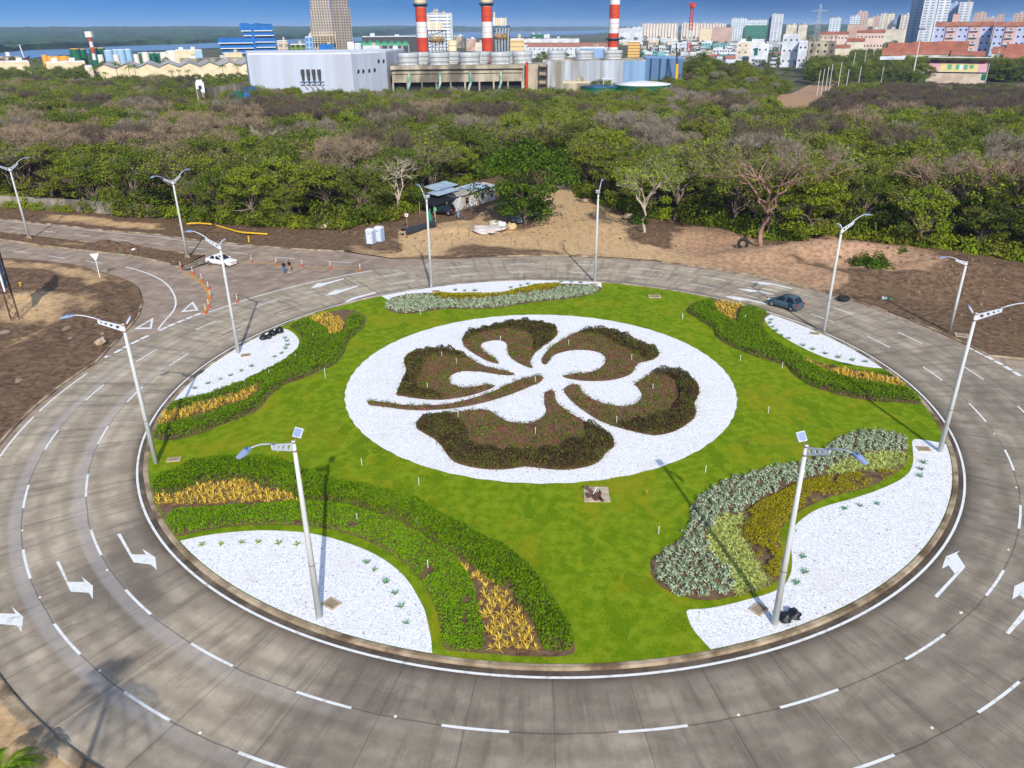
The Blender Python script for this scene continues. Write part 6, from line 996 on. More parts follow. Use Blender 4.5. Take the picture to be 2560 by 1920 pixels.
# ================================================================== RIVER, FAR SHORE
M_water = mat('river_water', S(96, 128, 164, 1.3), S(84, 116, 152, 1.3), .02, .25, bump=.1, bsc=.3)
far_b = [(-300, 137), (0, 131.6), (76, 125), (169, 122), (260, 117), (369, 112.7), (480, 109.5), (541, 106.5), (760, 97), (982, 89.5), (1041, 85), (1133, 81), (1268, 79), (1360, 78), (1480, 76), (1523, 75), (1640, 74.2)]
near_b = [(-300, 158), (60, 149), (110, 141), (300, 130), (700, 113), (1000, 99), (1300, 93), (1500, 84), (1640, 77)]
rv = [G(x, y, .5) for x, y in far_b] + [G(x, y, .5) for x, y in near_b[::-1]]; sheet('river', [(p.x, p.y) for p in rv], .5, M_water, kind='structure')
M_ff = mat('far_forest_leaf', S(30, 60, 26), S(66, 94, 40), .03, .95, c3=S(20, 44, 28), sc3=.009, det=9, lo=.42, hi=.58)
def far_forest():
    fb = [G(x, y) for x, y in far_b] + [at(1900, 3200), at(2700, 3200)]; an = [math.atan2(p.x, p.y) for p in fb]; ds = [math.hypot(p.x, p.y) for p in fb]; V, Fs = [], []; na, nr = 420, 70
    for i in range(na + 1):
        a = -.75 + 1.5 * i / na; D0 = float(np.interp(a, an, ds)); V.append((math.sin(a) * D0, math.cos(a) * D0, -.2))
        for j in range(nr):
            D = D0 * (13500 / D0) ** ((j / nr) ** 1.15); x, y = math.sin(a) * D, math.cos(a) * D; V.append((x, y, 8.5 + 11 * float(vnoise(x, y, 30, 3)) + 9 * float(vnoise(x, y, 160, 4)) + (lambda q: q * q * (3 - 2 * q))(min(1, max(0, (D - 2300) / 3600))) * float(np.interp(a, (-.62, -.2, .1, .4, .62), (52, 38, 28, 22, 20))) * (1 - .25 * (D > 6500)) + (6 * float(vnoise(a * 900, 3, 40, 8)) if D > 4500 else 0)))
    m = nr + 1
    for i in range(na):
        for j in range(nr): p = i * m + j; Fs.append((p, p + m, p + m + 1, p + 1))
    me = bpy.data.meshes.new('far_forest'); me.from_pydata(V, [], Fs); me.materials.append(M_ff); tag(link('far_forest', me), 'dense flat forest on the far shore of the river', 'forest', None, 'stuff')
far_forest()
# ================================================================== BUILDINGS
def facade(name, wall, win, fw_, fh_, ww, wh, rough=.8, band=None, off=.1):
    m = mat(name, wall, tuple(c * .82 for c in wall), .08, rough); nt, b = nodes_of(m); L = nt.links.new; t = nd(nt, 'ShaderNodeTexCoord'); s = nd(nt, 'ShaderNodeSeparateXYZ'); L(t.outputs['Object'], s.inputs[0]); u = math_(nt, 'FRACT', math_(nt, 'DIVIDE', math_(nt, 'ADD', s.outputs[0], math_(nt, 'MULTIPLY', s.outputs[1], 1.0)), fw_)); v = math_(nt, 'FRACT', math_(nt, 'DIVIDE', s.outputs[2], fh_))
    k = math_(nt, 'MULTIPLY', math_(nt, 'LESS_THAN', math_(nt, 'ABSOLUTE', math_(nt, 'SUBTRACT', u, .5)), ww / 2), math_(nt, 'LESS_THAN', math_(nt, 'ABSOLUTE', math_(nt, 'SUBTRACT', v, .55)), wh / 2))
    src = b.inputs['Base Color'].links[0].from_socket; c = src
    if band: c = mixc(nt, math_(nt, 'LESS_THAN', v, .18), c, band)
    L(mixc(nt, k, c, win), b.inputs['Base Color']); return m
KV = 1.22
W_ = lambda r, g, b: S(r, g, b, KV)
M_shedg = mat('grey_sheet_cladding', W_(190, 198, 216), W_(198, 206, 222), .15, .6, c3=W_(184, 188, 200), sc3=.05, stretch=(2.5, 2.5, .1)); M_wroof = mat('white_roof', S(226, 228, 232), S(206, 206, 208), .1, .6); M_dkw = mat('dark_opening', (.012, .013, .015), rough=.6); M_steel = mat('teal_steel', W_(52, 96, 128), W_(40, 60, 84), .3, .6); M_stain = mat('stained_concrete', W_(196, 184, 160), W_(150, 140, 122), .25, .9, c3=W_(112, 104, 90), sc3=.12, stretch=(1, 1, .35)); M_fan = mat('fan_stack_grey', W_(206, 208, 208), W_(180, 184, 186), .3, .7, stretch=(1, 1, .3)); M_panelc = mat('streaked_cladding', W_(166, 172, 182), W_(196, 204, 216), .3, .6, c3=W_(140, 136, 120), sc3=.22, stretch=(1, 1, .08)); M_bluec = mat('blue_cladding', W_(120, 156, 196), W_(138, 172, 208), .2, .6, stretch=(1, 1, .1)); M_beige = mat('beige_panel', W_(238, 220, 184), W_(220, 200, 164), .2, .7); M_redp = mat('red_band_paint', W_(214, 76, 42), W_(196, 62, 38), .2, .6); M_whtp = mat('white_band_paint', W_(240, 238, 234), W_(222, 220, 216), .2, .6); M_gtank = mat('green_tank_paint', W_(10, 110, 76), W_(8, 90, 66), .2, .6); M_btank = mat('pale_blue_tank_paint', W_(160, 196, 226), rough=.5); M_wtank = mat('white_tank_paint', W_(232, 226, 214), rough=.5); M_ytank = mat('yellow_tank_paint', W_(232, 170, 50), rough=.6); M_roofr = mat('red_roof_tile', S(164, 98, 74), S(136, 82, 62), .15, .85, c3=S(172, 118, 96), sc3=.08); M_wallw = mat('white_house_wall', W_(226, 230, 238), W_(196, 200, 208), .12, .85); M_wallc = mat('cream_house_wall', W_(232, 220, 200), W_(204, 192, 172), .12, .85); M_win = mat('dark_window', (.03, .04, .055), rough=.2); M_bluep = mat('bright_blue_paint', W_(16, 112, 190), W_(8, 96, 172), .1, .6); M_pink = mat('pink_wall', W_(226, 190, 182), W_(212, 176, 168), .1, .85)
def frame(x0, x1, D, y=100):
    p, q = at(x0, D, y), at(x1, D, y); d = q - p; return p, math.atan2(d.y, d.x), d.length
def bbox(name, parent, x0, x1, y0, y1, z0, z1, m_): b = MB(); b.box(((x0 + x1) / 2, (y0 + y1) / 2, (z0 + z1) / 2), (x1 - x0, y1 - y0, z1 - z0)); return b.build(name, m_, parent)
def gable(b, x0, x1, y0, y1, z0, z1, along='x', ov=.4, m=0):
    if along == 'x': ym = (y0 + y1) / 2; b.add([(x0 - ov, y0 - ov, z0), (x1 + ov, y0 - ov, z0), (x1 + ov, ym, z1), (x0 - ov, ym, z1), (x0 - ov, y1 + ov, z0), (x1 + ov, y1 + ov, z0)], [(0, 1, 2, 3), (3, 2, 5, 4), (0, 3, 4), (1, 5, 2), (0, 4, 5, 1)], m)
    else: xm = (x0 + x1) / 2; b.add([(x0 - ov, y0 - ov, z0), (x0 - ov, y1 + ov, z0), (xm, y1 + ov, z1), (xm, y0 - ov, z1), (x1 + ov, y0 - ov, z0), (x1 + ov, y1 + ov, z0)], [(0, 3, 2, 1), (3, 4, 5, 2), (0, 4, 3), (1, 2, 5), (0, 1, 5, 4)], m)
def block(name, label, x0, x1, ytop, D, dep, wall, roof=None, cat='building', group=None, win=0, rows=0, ptop=.6, flatroof=True, rise=.22):
    p, a, W = frame(x0, x1, D); t = thing(name, label, cat, p, a, group); H_ = max(2.5, hz(ytop, D, (x0 + x1) / 2)); bbox('wall', t, 0, W, 0, dep, -.5, H_, wall)
    if flatroof: bbox('roof', t, .3, W - .3, .3, dep - .3, H_ + .003, H_ + ptop, roof or M_wroof)
    else: b = MB(); gable(b, 0, W, 0, dep, H_ + .01, H_ + min(W, dep) * rise); b.build('roof', roof or M_roofr, t)
    rb_ = random.Random(int(x0 * 7 + D)); [bbox('roof_box', t, W * k, W * k + min(4, W * .2), dep * .3, dep * .3 + 3, H_ + (ptop if flatroof else .5) + .004, H_ + ptop + rb_.uniform(1.2, 2.6), rb_.choice((M_stain, M_wallw, M_fan))) for k in ((.15, .6) if W > 18 and flatroof else (.55,) if flatroof and W > 6 else ())]
    if win:
        wm = MB().box((0, 0, 0), (1.3, .12, 1.3)).mesh('window', M_win)
        for r in range(rows):
            for i in range(win): link('window', wm, t, (W * (i + .5) / win, -.03, H_ * (r + .55) / rows))
    return t, W, H_
# grey warehouse
p0, p1, p2 = at(611, 348), at(874, 335), at(962, 352); Hw = hz(136, 342, 740); t = thing('grey_warehouse', 'big plain pale grey warehouse behind the wood left of the chimneys', 'warehouse', (0, 0, 0)); p3, p4 = p2 + Vector((3, 40, 0)), p0 + Vector((-14, 42, 0)); P5 = [p0, p1, p2, p3, p4]; MB().prism(P5, -.4, Hw).build('wall', M_shedg, t); MB().prism([c_ + (sum(P5, Vector()) / 5 - c_) * .012 for c_ in P5], Hw + .003, Hw + .55).build('roof', M_wroof, t)
d01 = (p1 - p0).normalized(); n01 = Vector((d01.y, -d01.x, 0)); zz = lambda y, D, x: hz(y, D, x)
for x in (749, 763, 777, 791):
    k = (x - 611) / 263; c = p0 + (p1 - p0) * k; D = c.length; z = zz(184, D, x); b = MB(); b.box((c.x + n01.x * .8, c.y + n01.y * .8, z + .6), (1.2, 1.2, 1.9), math.atan2(d01.y, d01.x)); b.box((c.x + n01.x * .8, c.y + n01.y * .8, z - 1.3), (.9, .9, 1.7), math.atan2(d01.y, d01.x), top=1.1); b.build('intake_hood', M_dk if x % 2 else M_fan, t); b = MB(); b.tube([(c.x + n01.x, c.y + n01.y, z - 3), (c.x + n01.x + 1.4, c.y + n01.y, z - 5.5)], .25, 6); b.build('pipe', M_fan, t)
c = p0 + (p1 - p0) * .6; b = MB(); q = p0 + (p1 - p0) * .5; r = p0 + (p1 - p0) * .73; b.tube([(q.x + n01.x * 1.8, q.y + n01.y * 1.8, Hw - 10.2), (r.x + n01.x * 1.8, r.y + n01.y * 1.8, Hw - 10.2)], .25, 6); b.build('walkway', M_steel, t)
d12 = (p2 - p1).normalized(); n12 = Vector((d12.y, -d12.x, 0))
for x, y in ((941, 153), (954, 153), (888, 179), (900, 178), (915, 177), (929, 175)): c = p1 + (p2 - p1) * ((x - 874) / 88); MB().box((c.x + n12.x * .15, c.y + n12.y * .15, hz(y, c.length, x)), (.9, .25, 1.3), math.atan2(d12.y, d12.x), ry=.4).build('louvre', M_dkw, t)
c = p0 + (p1 - p0) * .43; MB().box((c.x + n01.x * .1, c.y + n01.y * .1, hz(228, c.length, 724)), (4, .3, 2.6), math.atan2(d01.y, d01.x)).build('door', M_dkw, t)
# compound by the warehouse
t, W, H_ = block('guard_hut', 'small white lookout hut standing over the wood left of the grey warehouse', 470, 490, 206, 292, 4, M_stain, M_wroof); bbox('cabin', t, -.1, W + .1, -.1, 4.1, H_ - 3.2, H_ - .02, M_wallw); MB().box((W * .5, -.15, H_ - 1.6), (1, .1, 1)).build('window', M_win, t)
wallrun('pale block compound wall between the lookout hut and the grey warehouse', [at(470, 290), at(498, 296), at(596, 318)], hz(214, 305, 540) - .2, .4, M_stain, 'compound_wall')
for x, y, s, m_, lab in ((570, 236, 5, M_gtank, 'green machine in the walled yard'), (592, 240, 4, M_bluep, 'blue crate in the walled yard')): p = at(x, 286); MB().box((0, 0, hz(y, 286, x) / 2), (s, 3, hz(y, 286, x))).box((.6, 0, hz(y, 286, x) + .4), (s * .5, 2, .8)).build('yard_machine', m_, tag(thing('yard_machine', lab, 'machine', p, .2)))
t, W, H_ = block('pipe_bridge', 'blue steel pipe bridge left of the grey warehouse', 590, 625, 222, 310, 3, M_steel, M_steel)
# cooling tower block ------------------------------------------------------------
D = 350; p, a, W = frame(975, 1305, D); t = thing('cooling_tower_block', 'long stained concrete cooling tower block with open bays and round fan stacks', 'cooling tower', p, a); H1 = hz(163, D, 1140); H2 = hz(184, D, 1140); dep = 22
bbox('deck', t, -.6, W + .4, -1.2, dep, H1 - 1.4, H1, M_stain); bbox('wall', t, 0, W, 0, dep, H2 + .02, H1 - 1.42, M_stain); bbox('ledge', t, -.3, W + .2, -.8, 0, H2 + .2, H1 - 2.6, M_stain); bbox('beam', t, -.2, W + .1, -.3, 3, H2 - 3.2, H2, M_stain); bbox('bay_shade', t, 0, W, 2.5, dep, 0, H2 - .03, M_dkw); n = 9  # near-black block behind the pillars, painted as the shade inside the open bays
for i in range(n + 1): x = W * i / n; MB().prism([(x - .35, -.2), (x + .35, -.2), (x + .35, 2.4), (x - .35, 2.4)], 0, H2 - 3.22).build('pillar', M_stain, t)
for i in range(4): x = W * (.12 + .235 * i); MB().tube([(x + .4, -1, H1 - 3), (x + .5, -1.3, H2 - 3.5), (x - .6, -1.5, H2 - 6.5), (x - .9, -1.2, 1)], .55, 8).build('green_pipe', mat('green_pipe_paint', W_(70, 150, 140), W_(190, 200, 180), .4, .6), t, True)
b = MB(); [b.tube([(x, -1.1, H1), (x, -1.1, H1 + 1.1)], .07, 4) for x in np.linspace(0, W, 30)]; b.tube([(0, -1.1, H1 + 1.1), (W, -1.1, H1 + 1.1)], .07, 4); b.build('railing', M_rust, t)
def stack_mesh(r, h):
    b = MB(); b.lathe([(r * .93, 0), (r * .9, h * .3), (r * .96, h * .75), (r * 1.02, h), (r * .95, h), (r * .9, h * .6)], n=28, cap=False)
    for z in (.02, .33, .66, .97): b.lathe([(r * 1.0, h * z), (r * 1.03, h * z + .12), (r * 1.0, h * z + .2)], n=28, cap=False)
    return b.mesh('fan_stack', M_fan, True)
SM = stack_mesh(4.6, hz(131, 356, 1140) - H1)
for row, ys in ((0, 5.2), (1, 16)):
    for i in range(4): link('fan_stack', SM, t, (W * (.125 + .238 * i) + row * 4.6, ys, H1 + .005))
link('fan_stack', SM, t, (W * 1.02, 12, H1 + .005)); bbox('deck_end', t, W + .42, W + 11.2, 2, dep, 0, H1 - .02, M_stain); MB().tube([(W + 2, -.5, 0), (W + 2, -.5, H1 + 1)], .6, 8).build('red_pipe', M_redp, t)
b = MB(); xs_ = W + 9
for z in np.linspace(1, H1 - 1, 5): b.box((xs_, .3, z), (3.6, 2.6, .25)); b.tube([(xs_ - 1.7, -.8, z), (xs_ + 1.7, .5, z + 2.2)], .12, 4)
for sx_, sy_ in ((-1.7, -.9), (1.7, -.9), (-1.7, 1.5), (1.7, 1.5)): b.tube([(xs_ + sx_, sy_, 0), (xs_ + sx_, sy_, H1)], .15, 4)
b.build('stair_tower', M_rust, t)
# streaked metal block
D = 366; p, a, W = frame(1357, 1618, D); t = thing('clad_cooling_block', 'streaked grey and blue sheet clad block with three fan stacks right of the concrete one', 'cooling tower', p, a); H1 = hz(151, D, 1490); b = MB(); n = 14; bbox('wall', t, 0, W, 0, 20, 0, H1, M_panelc)
for i in range(n): x = W * (i + .5) / n; bbox('panel', t, x - W / n * .47, x + W / n * .47, -.12, -.005, .2, H1 - .2, M_panelc if i < n - 3 else M_bluec)
q2 = at(1712, 352); w2_ = (Matrix.Rotation(-a, 3, 'Z') @ (q2 - p)); MB().prism([(W + .02, -.2), (w2_.x, w2_.y), (w2_.x + 3, 22), (W + .02, 22)], 0, hz(146, 360, 1660)).build('side_wall', M_bluec, t); b = MB()
for k in (.15, .4, .6, .85): b.tube([(W + (w2_.x - W) * k, (w2_.y) * k - .35, 0), (W + (w2_.x - W) * k, w2_.y * k - .35, hz(146, 360, 1660))], .25, 5)
b.build('frame', M_steel, t); bbox('roof', t, .2, W - .2, .2, 19.8, H1 + .003, H1 + .3, M_stain); SM2 = stack_mesh(4.4, hz(128, 370, 1490) - H1)
for x in (1391, 1463, 1535): link('fan_stack', SM2, t, ((x - 1357) / 261 * W, 6, H1 + .31))
t, W, H_ = block('filter_house', 'pale blue box plant room behind the fan stacks', 1450, 1513, 121, 395, 10, M_bluec)
def stripes(name, label, x, r, y0, D, m1, cat='tower'):
    p = at(x, D); t = thing(name, label, cat, p); H_ = hz(y0, D, x); MB().lathe([(r, 0), (r, H_)], n=20).build('shell', m1, t, True)
    for i in range(1, 9): b = MB(); z = H_ * i / 9; b.lathe([(r + .02, z), (r + .14, z + .1), (r + .02, z + .25)], n=20, cap=False); b.build('hoop', M_rust, t)
stripes('beige_silo', 'round beige silo with dark hoops right of the left chimney', 1130, 2.3, 101, 440, M_beige); t, W, H_ = block('beige_block', 'beige banded block right of the middle chimney', 1275, 1311, 99, 450, 9, facade('beige_band', W_(232, 206, 156), W_(120, 100, 76), 99, 2.4, 1, .12)); t, W, H_ = block('beige_tower', 'beige ribbed square tower right of the right chimney', 1571, 1601, 105, 410, 7, facade('beige_rib', W_(226, 184, 112), W_(120, 92, 60), 99, 1.3, 1, .2))
# chimneys ------------------------------------------------------------------------
def chimney(label, x, D, dia_px, bands, top, plat):
    p = at(x, D, 128); r = dia_px / F_PX * (D * .9055 + 12) / 2; t = thing('striped_chimney', label, 'chimney', p, 0, 'red and white chimneys'); zb = [(-1 if y is None else hz(y, D, x), m_) for y, m_ in bands]; ztop = top
    for i, (z, m_) in enumerate(zb):
        z1 = zb[i - 1][0] if i else ztop
        MB().lathe([(r * 1.0, z), (r, z1)], n=24, cap=False).build('band', m_, t, True); b = MB()
        for k in range(1, 3): zz_ = z + (z1 - z) * k / 3; b.lathe([(r + .005, zz_), (r + .03, zz_ + .06), (r + .005, zz_ + .12)], n=24, cap=False)
        b.build('seam', M_redp if m_ is M_whtp else M_rust, t)
    for y in plat: z = hz(y, D, x); MB().lathe([(r, z - 1.0), (r * 1.38, z - .1), (r * 1.4, z), (r * 1.4, z + .25), (r, z + .25)], n=24).build('platform', M_steel, t)
    return t, r
for lab, x, ybs in (('leftmost striped chimney with a beige crown', 1057, (18, 55, 94)), ('middle striped chimney with a beige crown', 1218.5, (16, 54.5, 94.5))):
    t, r = chimney(lab, x, 430, 26.3, [(ybs[0], M_whtp), (ybs[1], M_redp), (ybs[2], M_whtp), (None, M_redp)], hz(ybs[0] - 6, 430, x), (ybs[0] - 6,)); z = hz(ybs[0] - 6, 430, x) + .26; b = MB(); b.lathe([(r * 1.1, z), (r * 1.18, z + 1), (r * 1.14, z + 3.4), (r * 1.2, z + 3.5), (r * 1.2, z + 6)], n=24); b.build('crown', M_beige, t, True)
chimney('rightmost striped chimney, slimmer and running out of the top of the photo', 1532, 424, 24.5, [(11.5, M_whtp), (47, M_redp), (83, M_whtp), (118, M_redp), (None, M_whtp)], hz(-45, 424, 1532), (97,))
def boiler(label, x0, x1, yb0, yb1, ydrum, D):
    p, a, W = frame(x0, x1, D); t = thing('boiler_frame', label, 'boiler', p, a); z0, z1 = hz(yb1, D, x0), hz(yb0, D, x0); n = 6
    for i in range(n): bbox('casing', t, W * i / n + .1, W * (i + 1) / n - .1, 0, 7, z0, z1, M_beige if i % 3 else M_whtp)
    b = MB()
    for x in np.linspace(0, W * 1.2, 6):
        for y in (0, 7): b.tube([(x, y, 0), (x, y, z0)], .28, 4)
    for z in np.linspace(2, z0, 6):
        b.box((W * .6, 3.5, z), (W * 1.25, 7.5, .3)); b.tube([(0, -.1, z - 3), (W * 1.2, -.1, z)], .2, 4)
    b.build('steelwork', M_steel, t); zd = hz(ydrum, D, x0); b = MB(); b.tube([(.5, -.6, zd), (1, -.6, zd), (W * 1.05, -.6, zd), (W * 1.1, -.6, zd)], [.8, 1.6, 1.6, .8], 14); b.build('drum', mat('rusty_drum', W_(176, 150, 108), W_(120, 96, 66), .5, .6), t, True); b = MB()
    for i in range(5): x = W * (.2 + .22 * i); b.tube([(x, -1.2, 0), (x, -1.2, zd - 2), (x + .6, -1, z0 - 1)], .3, 5)
    b.build('pipework', M_fan, t); MB().lathe([(.5, z1), (.45, z1 + 3)], (W * .1, 2, 0), 8).build('vent_pipe', M_beige, t)
boiler('boiler frame with a beige casing behind the leftmost chimney', 1070, 1108, 56, 76, 99, 446); boiler('boiler frame with a pale casing behind the middle chimney', 1233, 1267, 45, 65, 91, 446)
# works yard at the foot of the blocks
t, W, H_ = block('yard_shed', 'low shed with a pale tan roof before the streaked block', 1406, 1480, 208, 333, 8, M_stain, mat('tan_roof', S(214, 196, 160), rough=.8)); wallrun('grey wall along the wood in front of the streaked block', [at(1251, 326), at(1470, 322)], hz(231, 324, 1360), .4, M_stain, 'yard_wall')
def tank(name, label, x0, x1, y0, D, m_, roof=None, group=None, ybot=None):
    p = at((x0 + x1) / 2, D); r = (x1 - x0) / 2 / F_PX * (D * .9055 + 12); H_ = max(1.5, hz(y0, D, (x0 + x1) / 2)); t = thing(name, label, 'tank', p, 0, group); MB().lathe([(r, -.2), (r, H_)], n=26, cap=False).build('shell', m_, t, True); MB().lathe([(r * 1.01, H_ - .3), (r * 1.02, H_), (r * .5, H_ + r * .06), (.01, H_ + r * .1)], n=26, cap=False).build('roof', roof or m_, t, True)
tank('green_tank', 'wide green tank with a white lid before the blue clad wall', 1545, 1680, 209, 330, M_gtank, M_wroof); tank('green_tank', 'smaller green tank left of the wide green one', 1457, 1546, 216, 322, M_gtank, M_steel)
p, a, W = frame(1510, 1537, 328); t = thing('canopy', 'small white canopy on posts over the green tanks', 'canopy', p, a); z = hz(198, 328, 1520); bbox('roof', t, 0, W, 0, 3, z, z + .3, M_wroof); [MB().tube([(x, y, 0), (x, y, z)], .12, 5).build('post', M_wroof, t) for x in (.4, W - .4) for y in (.4, 2.6)]
p = at(1697, 350); t = thing('crane', 'yellow crane with a dark jib right of the blue clad wall', 'crane', p); z = hz(160, 350, 1697); MB().tube([(.6, 0, 0), (0, 0, z)], [.9, .6], 6).build('boom', M_hose, t); MB().tube([(0, 0, z), (-.9, 0, hz(108, 350, 1697))], [.4, .25], 6).build('jib', M_dk, t)
# blue office block ----------------------------------------------------------------
D = 800; p, a, W = frame(543, 689, D); t = thing('blue_building', 'bright blue stepped office block with open floors above the grey warehouse', 'building', p, a); zy = lambda y: hz(y, D, 640)
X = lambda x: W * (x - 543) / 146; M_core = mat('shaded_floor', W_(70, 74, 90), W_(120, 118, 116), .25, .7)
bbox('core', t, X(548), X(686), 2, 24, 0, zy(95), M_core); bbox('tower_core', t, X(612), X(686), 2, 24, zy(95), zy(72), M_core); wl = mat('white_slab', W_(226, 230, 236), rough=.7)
for y0, y1, x0, x1 in ((94, 106, 543, 634), (112.5, 119, 546, 636), (125.5, 131, 548, 637), (95, 104.5, 634, 688), (110, 117.5, 636, 689), (123, 130, 637, 689), (81, 88, 608, 688), (60, 76, 603, 686)): bbox('spandrel', t, X(x0), X(x1), 0, 26, zy(y1), zy(y0), M_bluep); bbox('slab_edge', t, X(x0) + .6, X(x1) - .6, -.5, 0, zy(y1) - .7, zy(y1) - .003, wl)
b = MB(); b.add([(X(603), 0, zy(60)), (X(631), 0, zy(60)), (X(631), 26, zy(60)), (X(603), 26, zy(60)), (X(606), 0, zy(57.5)), (X(620), 0, zy(57)), (X(620), 26, zy(57)), (X(606), 26, zy(57.5))], [(0, 1, 5, 4), (1, 2, 6, 5), (3, 0, 4, 7), (2, 3, 7, 6), (4, 5, 6, 7)]); b.add([(X(635), 0, zy(60)), (X(686), 0, zy(63)), (X(686), 26, zy(63)), (X(635), 26, zy(60)), (X(645), 0, zy(57))], [(0, 1, 4), (3, 0, 4), (1, 2, 4), (2, 3, 4)]); b.build('roof', M_bluep, t); bbox('stair_shaft', t, X(631), X(637), -.8, 0, 0, zy(60), M_bluep)
# unfinished tower --------------------------------------------------------------------
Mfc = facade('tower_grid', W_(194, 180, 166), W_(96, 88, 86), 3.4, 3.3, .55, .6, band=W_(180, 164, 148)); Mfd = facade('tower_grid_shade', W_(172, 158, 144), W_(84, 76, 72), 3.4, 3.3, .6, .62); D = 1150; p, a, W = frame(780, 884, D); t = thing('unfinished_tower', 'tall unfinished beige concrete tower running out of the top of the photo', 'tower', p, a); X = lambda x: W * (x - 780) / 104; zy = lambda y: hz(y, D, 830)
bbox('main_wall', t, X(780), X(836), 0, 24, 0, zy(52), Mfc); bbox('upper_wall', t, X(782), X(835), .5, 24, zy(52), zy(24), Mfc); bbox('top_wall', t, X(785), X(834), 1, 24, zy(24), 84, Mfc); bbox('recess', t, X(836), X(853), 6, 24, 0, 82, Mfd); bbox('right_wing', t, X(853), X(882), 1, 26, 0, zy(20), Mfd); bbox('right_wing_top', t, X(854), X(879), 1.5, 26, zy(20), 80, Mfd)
b = MB()
for y in (90, 95, 100, 105): b.box((X(809), -4, zy(y)), (X(840) - X(778), 8, .6))
for x in np.linspace(779, 839, 9): b.box((X(x), -7.6, zy(110) / 2 + zy(90) / 2), (.8, .8, max(1, zy(90) - 0)))
b.build('podium', M_beige, t)
t, W, H_ = block('white_office_tower', 'white office tower with dark window bands behind the leftmost chimney', 1070, 1132, 34, 1000, 20, facade('white_bands', W_(236, 238, 242), W_(120, 128, 140), 12, 3.6, .92, .34)); bbox('grey_pier', t, W - 2.2, W + .3, -.6, 20, 0, H_ - .2, M_fan); bbox('roof_box', t, W * .26, W * .46, 1, 10, H_ + .61, H_ + 5, M_stain)
# sheds, arches and small works left of the chimneys
t, W, H_ = block('long_dark_shed', 'long dark shed with a thin white roof left of the chimneys', 905, 1042, 92, 760, 20, M_dk, M_wroof)
for i in range(7):
    x = 900 + i * 17.5; p, a, W = frame(x, x + 16.5, 640); t = thing('arched_roof', 'green arched market roof in the row left of the chimneys', 'roof', p, a, 'green arched roofs'); z0 = hz(114, 640, x); z1 = hz(101, 640, x); b = MB(); n = 8; vs = []
    for k in range(n + 1): f = math.pi * k / n; vs += [(W / 2 - W / 2 * math.cos(f), 0, z0 + (z1 - z0) * math.sin(f)), (W / 2 - W / 2 * math.cos(f), 14, z0 + (z1 - z0) * math.sin(f))]
    b.add(vs, [(2 * k, 2 * k + 2, 2 * k + 3, 2 * k + 1) for k in range(n)] + [tuple(range(0, 2 * n + 2, 2))]); b.build('vault', mat('green_sheet', S(96, 186, 146), rough=.6), t, True); [MB().tube([(x_, y_, 0), (x_, y_, z0 + 1)], .25, 5).build('post', M_fan, t) for x_ in (.2, W - .2) for y_ in (.2, 13.8)]
for x0, x1, y0, D, m_, rf, lab in ((692, 718, 103, 700, facade('beige_frame', W_(214, 198, 176), W_(150, 140, 130), 5, 4, .6, .6), None, 'small beige block right of the blue building'), (763, 782, 93, 720, facade('blue_white_check', W_(150, 186, 226), W_(70, 120, 180), 3, 4, .5, .7), None, 'narrow blue and white tower left of the unfinished tower'), (795, 833, 113, 640, M_bluep, M_bluep, 'low bright blue shed before the unfinished tower'), (867, 884, 107, 660, M_wtank, None, 'white tank block below the dark shed'), (885, 902, 110, 660, M_wallw, None, 'white block right of the white tank block'), (905, 948, 117, 620, M_wallw, M_wroof, 'low white shed below the green arches'), (948, 1008, 126, 560, M_wallw, M_wroof, 'long low white roof beside the cooling block'), (961, 1010, 144, 420, M_bluep, mat('blue_roof', S(40, 110, 200), rough=.6), 'low blue roofed shed between warehouse and cooling block'), (724, 762, 112, 690, facade('green_frame', W_(120, 150, 70), W_(50, 60, 40), 4, 4, .6, .7), None, 'ivy green open frame structure right of the beige block'), (1135, 1160, 90, 1400, M_stain, None, 'grey block between the chimneys'), (1165, 1190, 98, 1200, mat('brick_block', W_(176, 120, 104), W_(200, 186, 170), .1), None, 'brick and cream block left of the middle chimney'), (1188, 1208, 106, 900, M_wallc, M_roofr, 'cream house with a red roof left of the middle chimney')): block('works_block', lab, x0, x1, y0, D, 14, m_, rf)
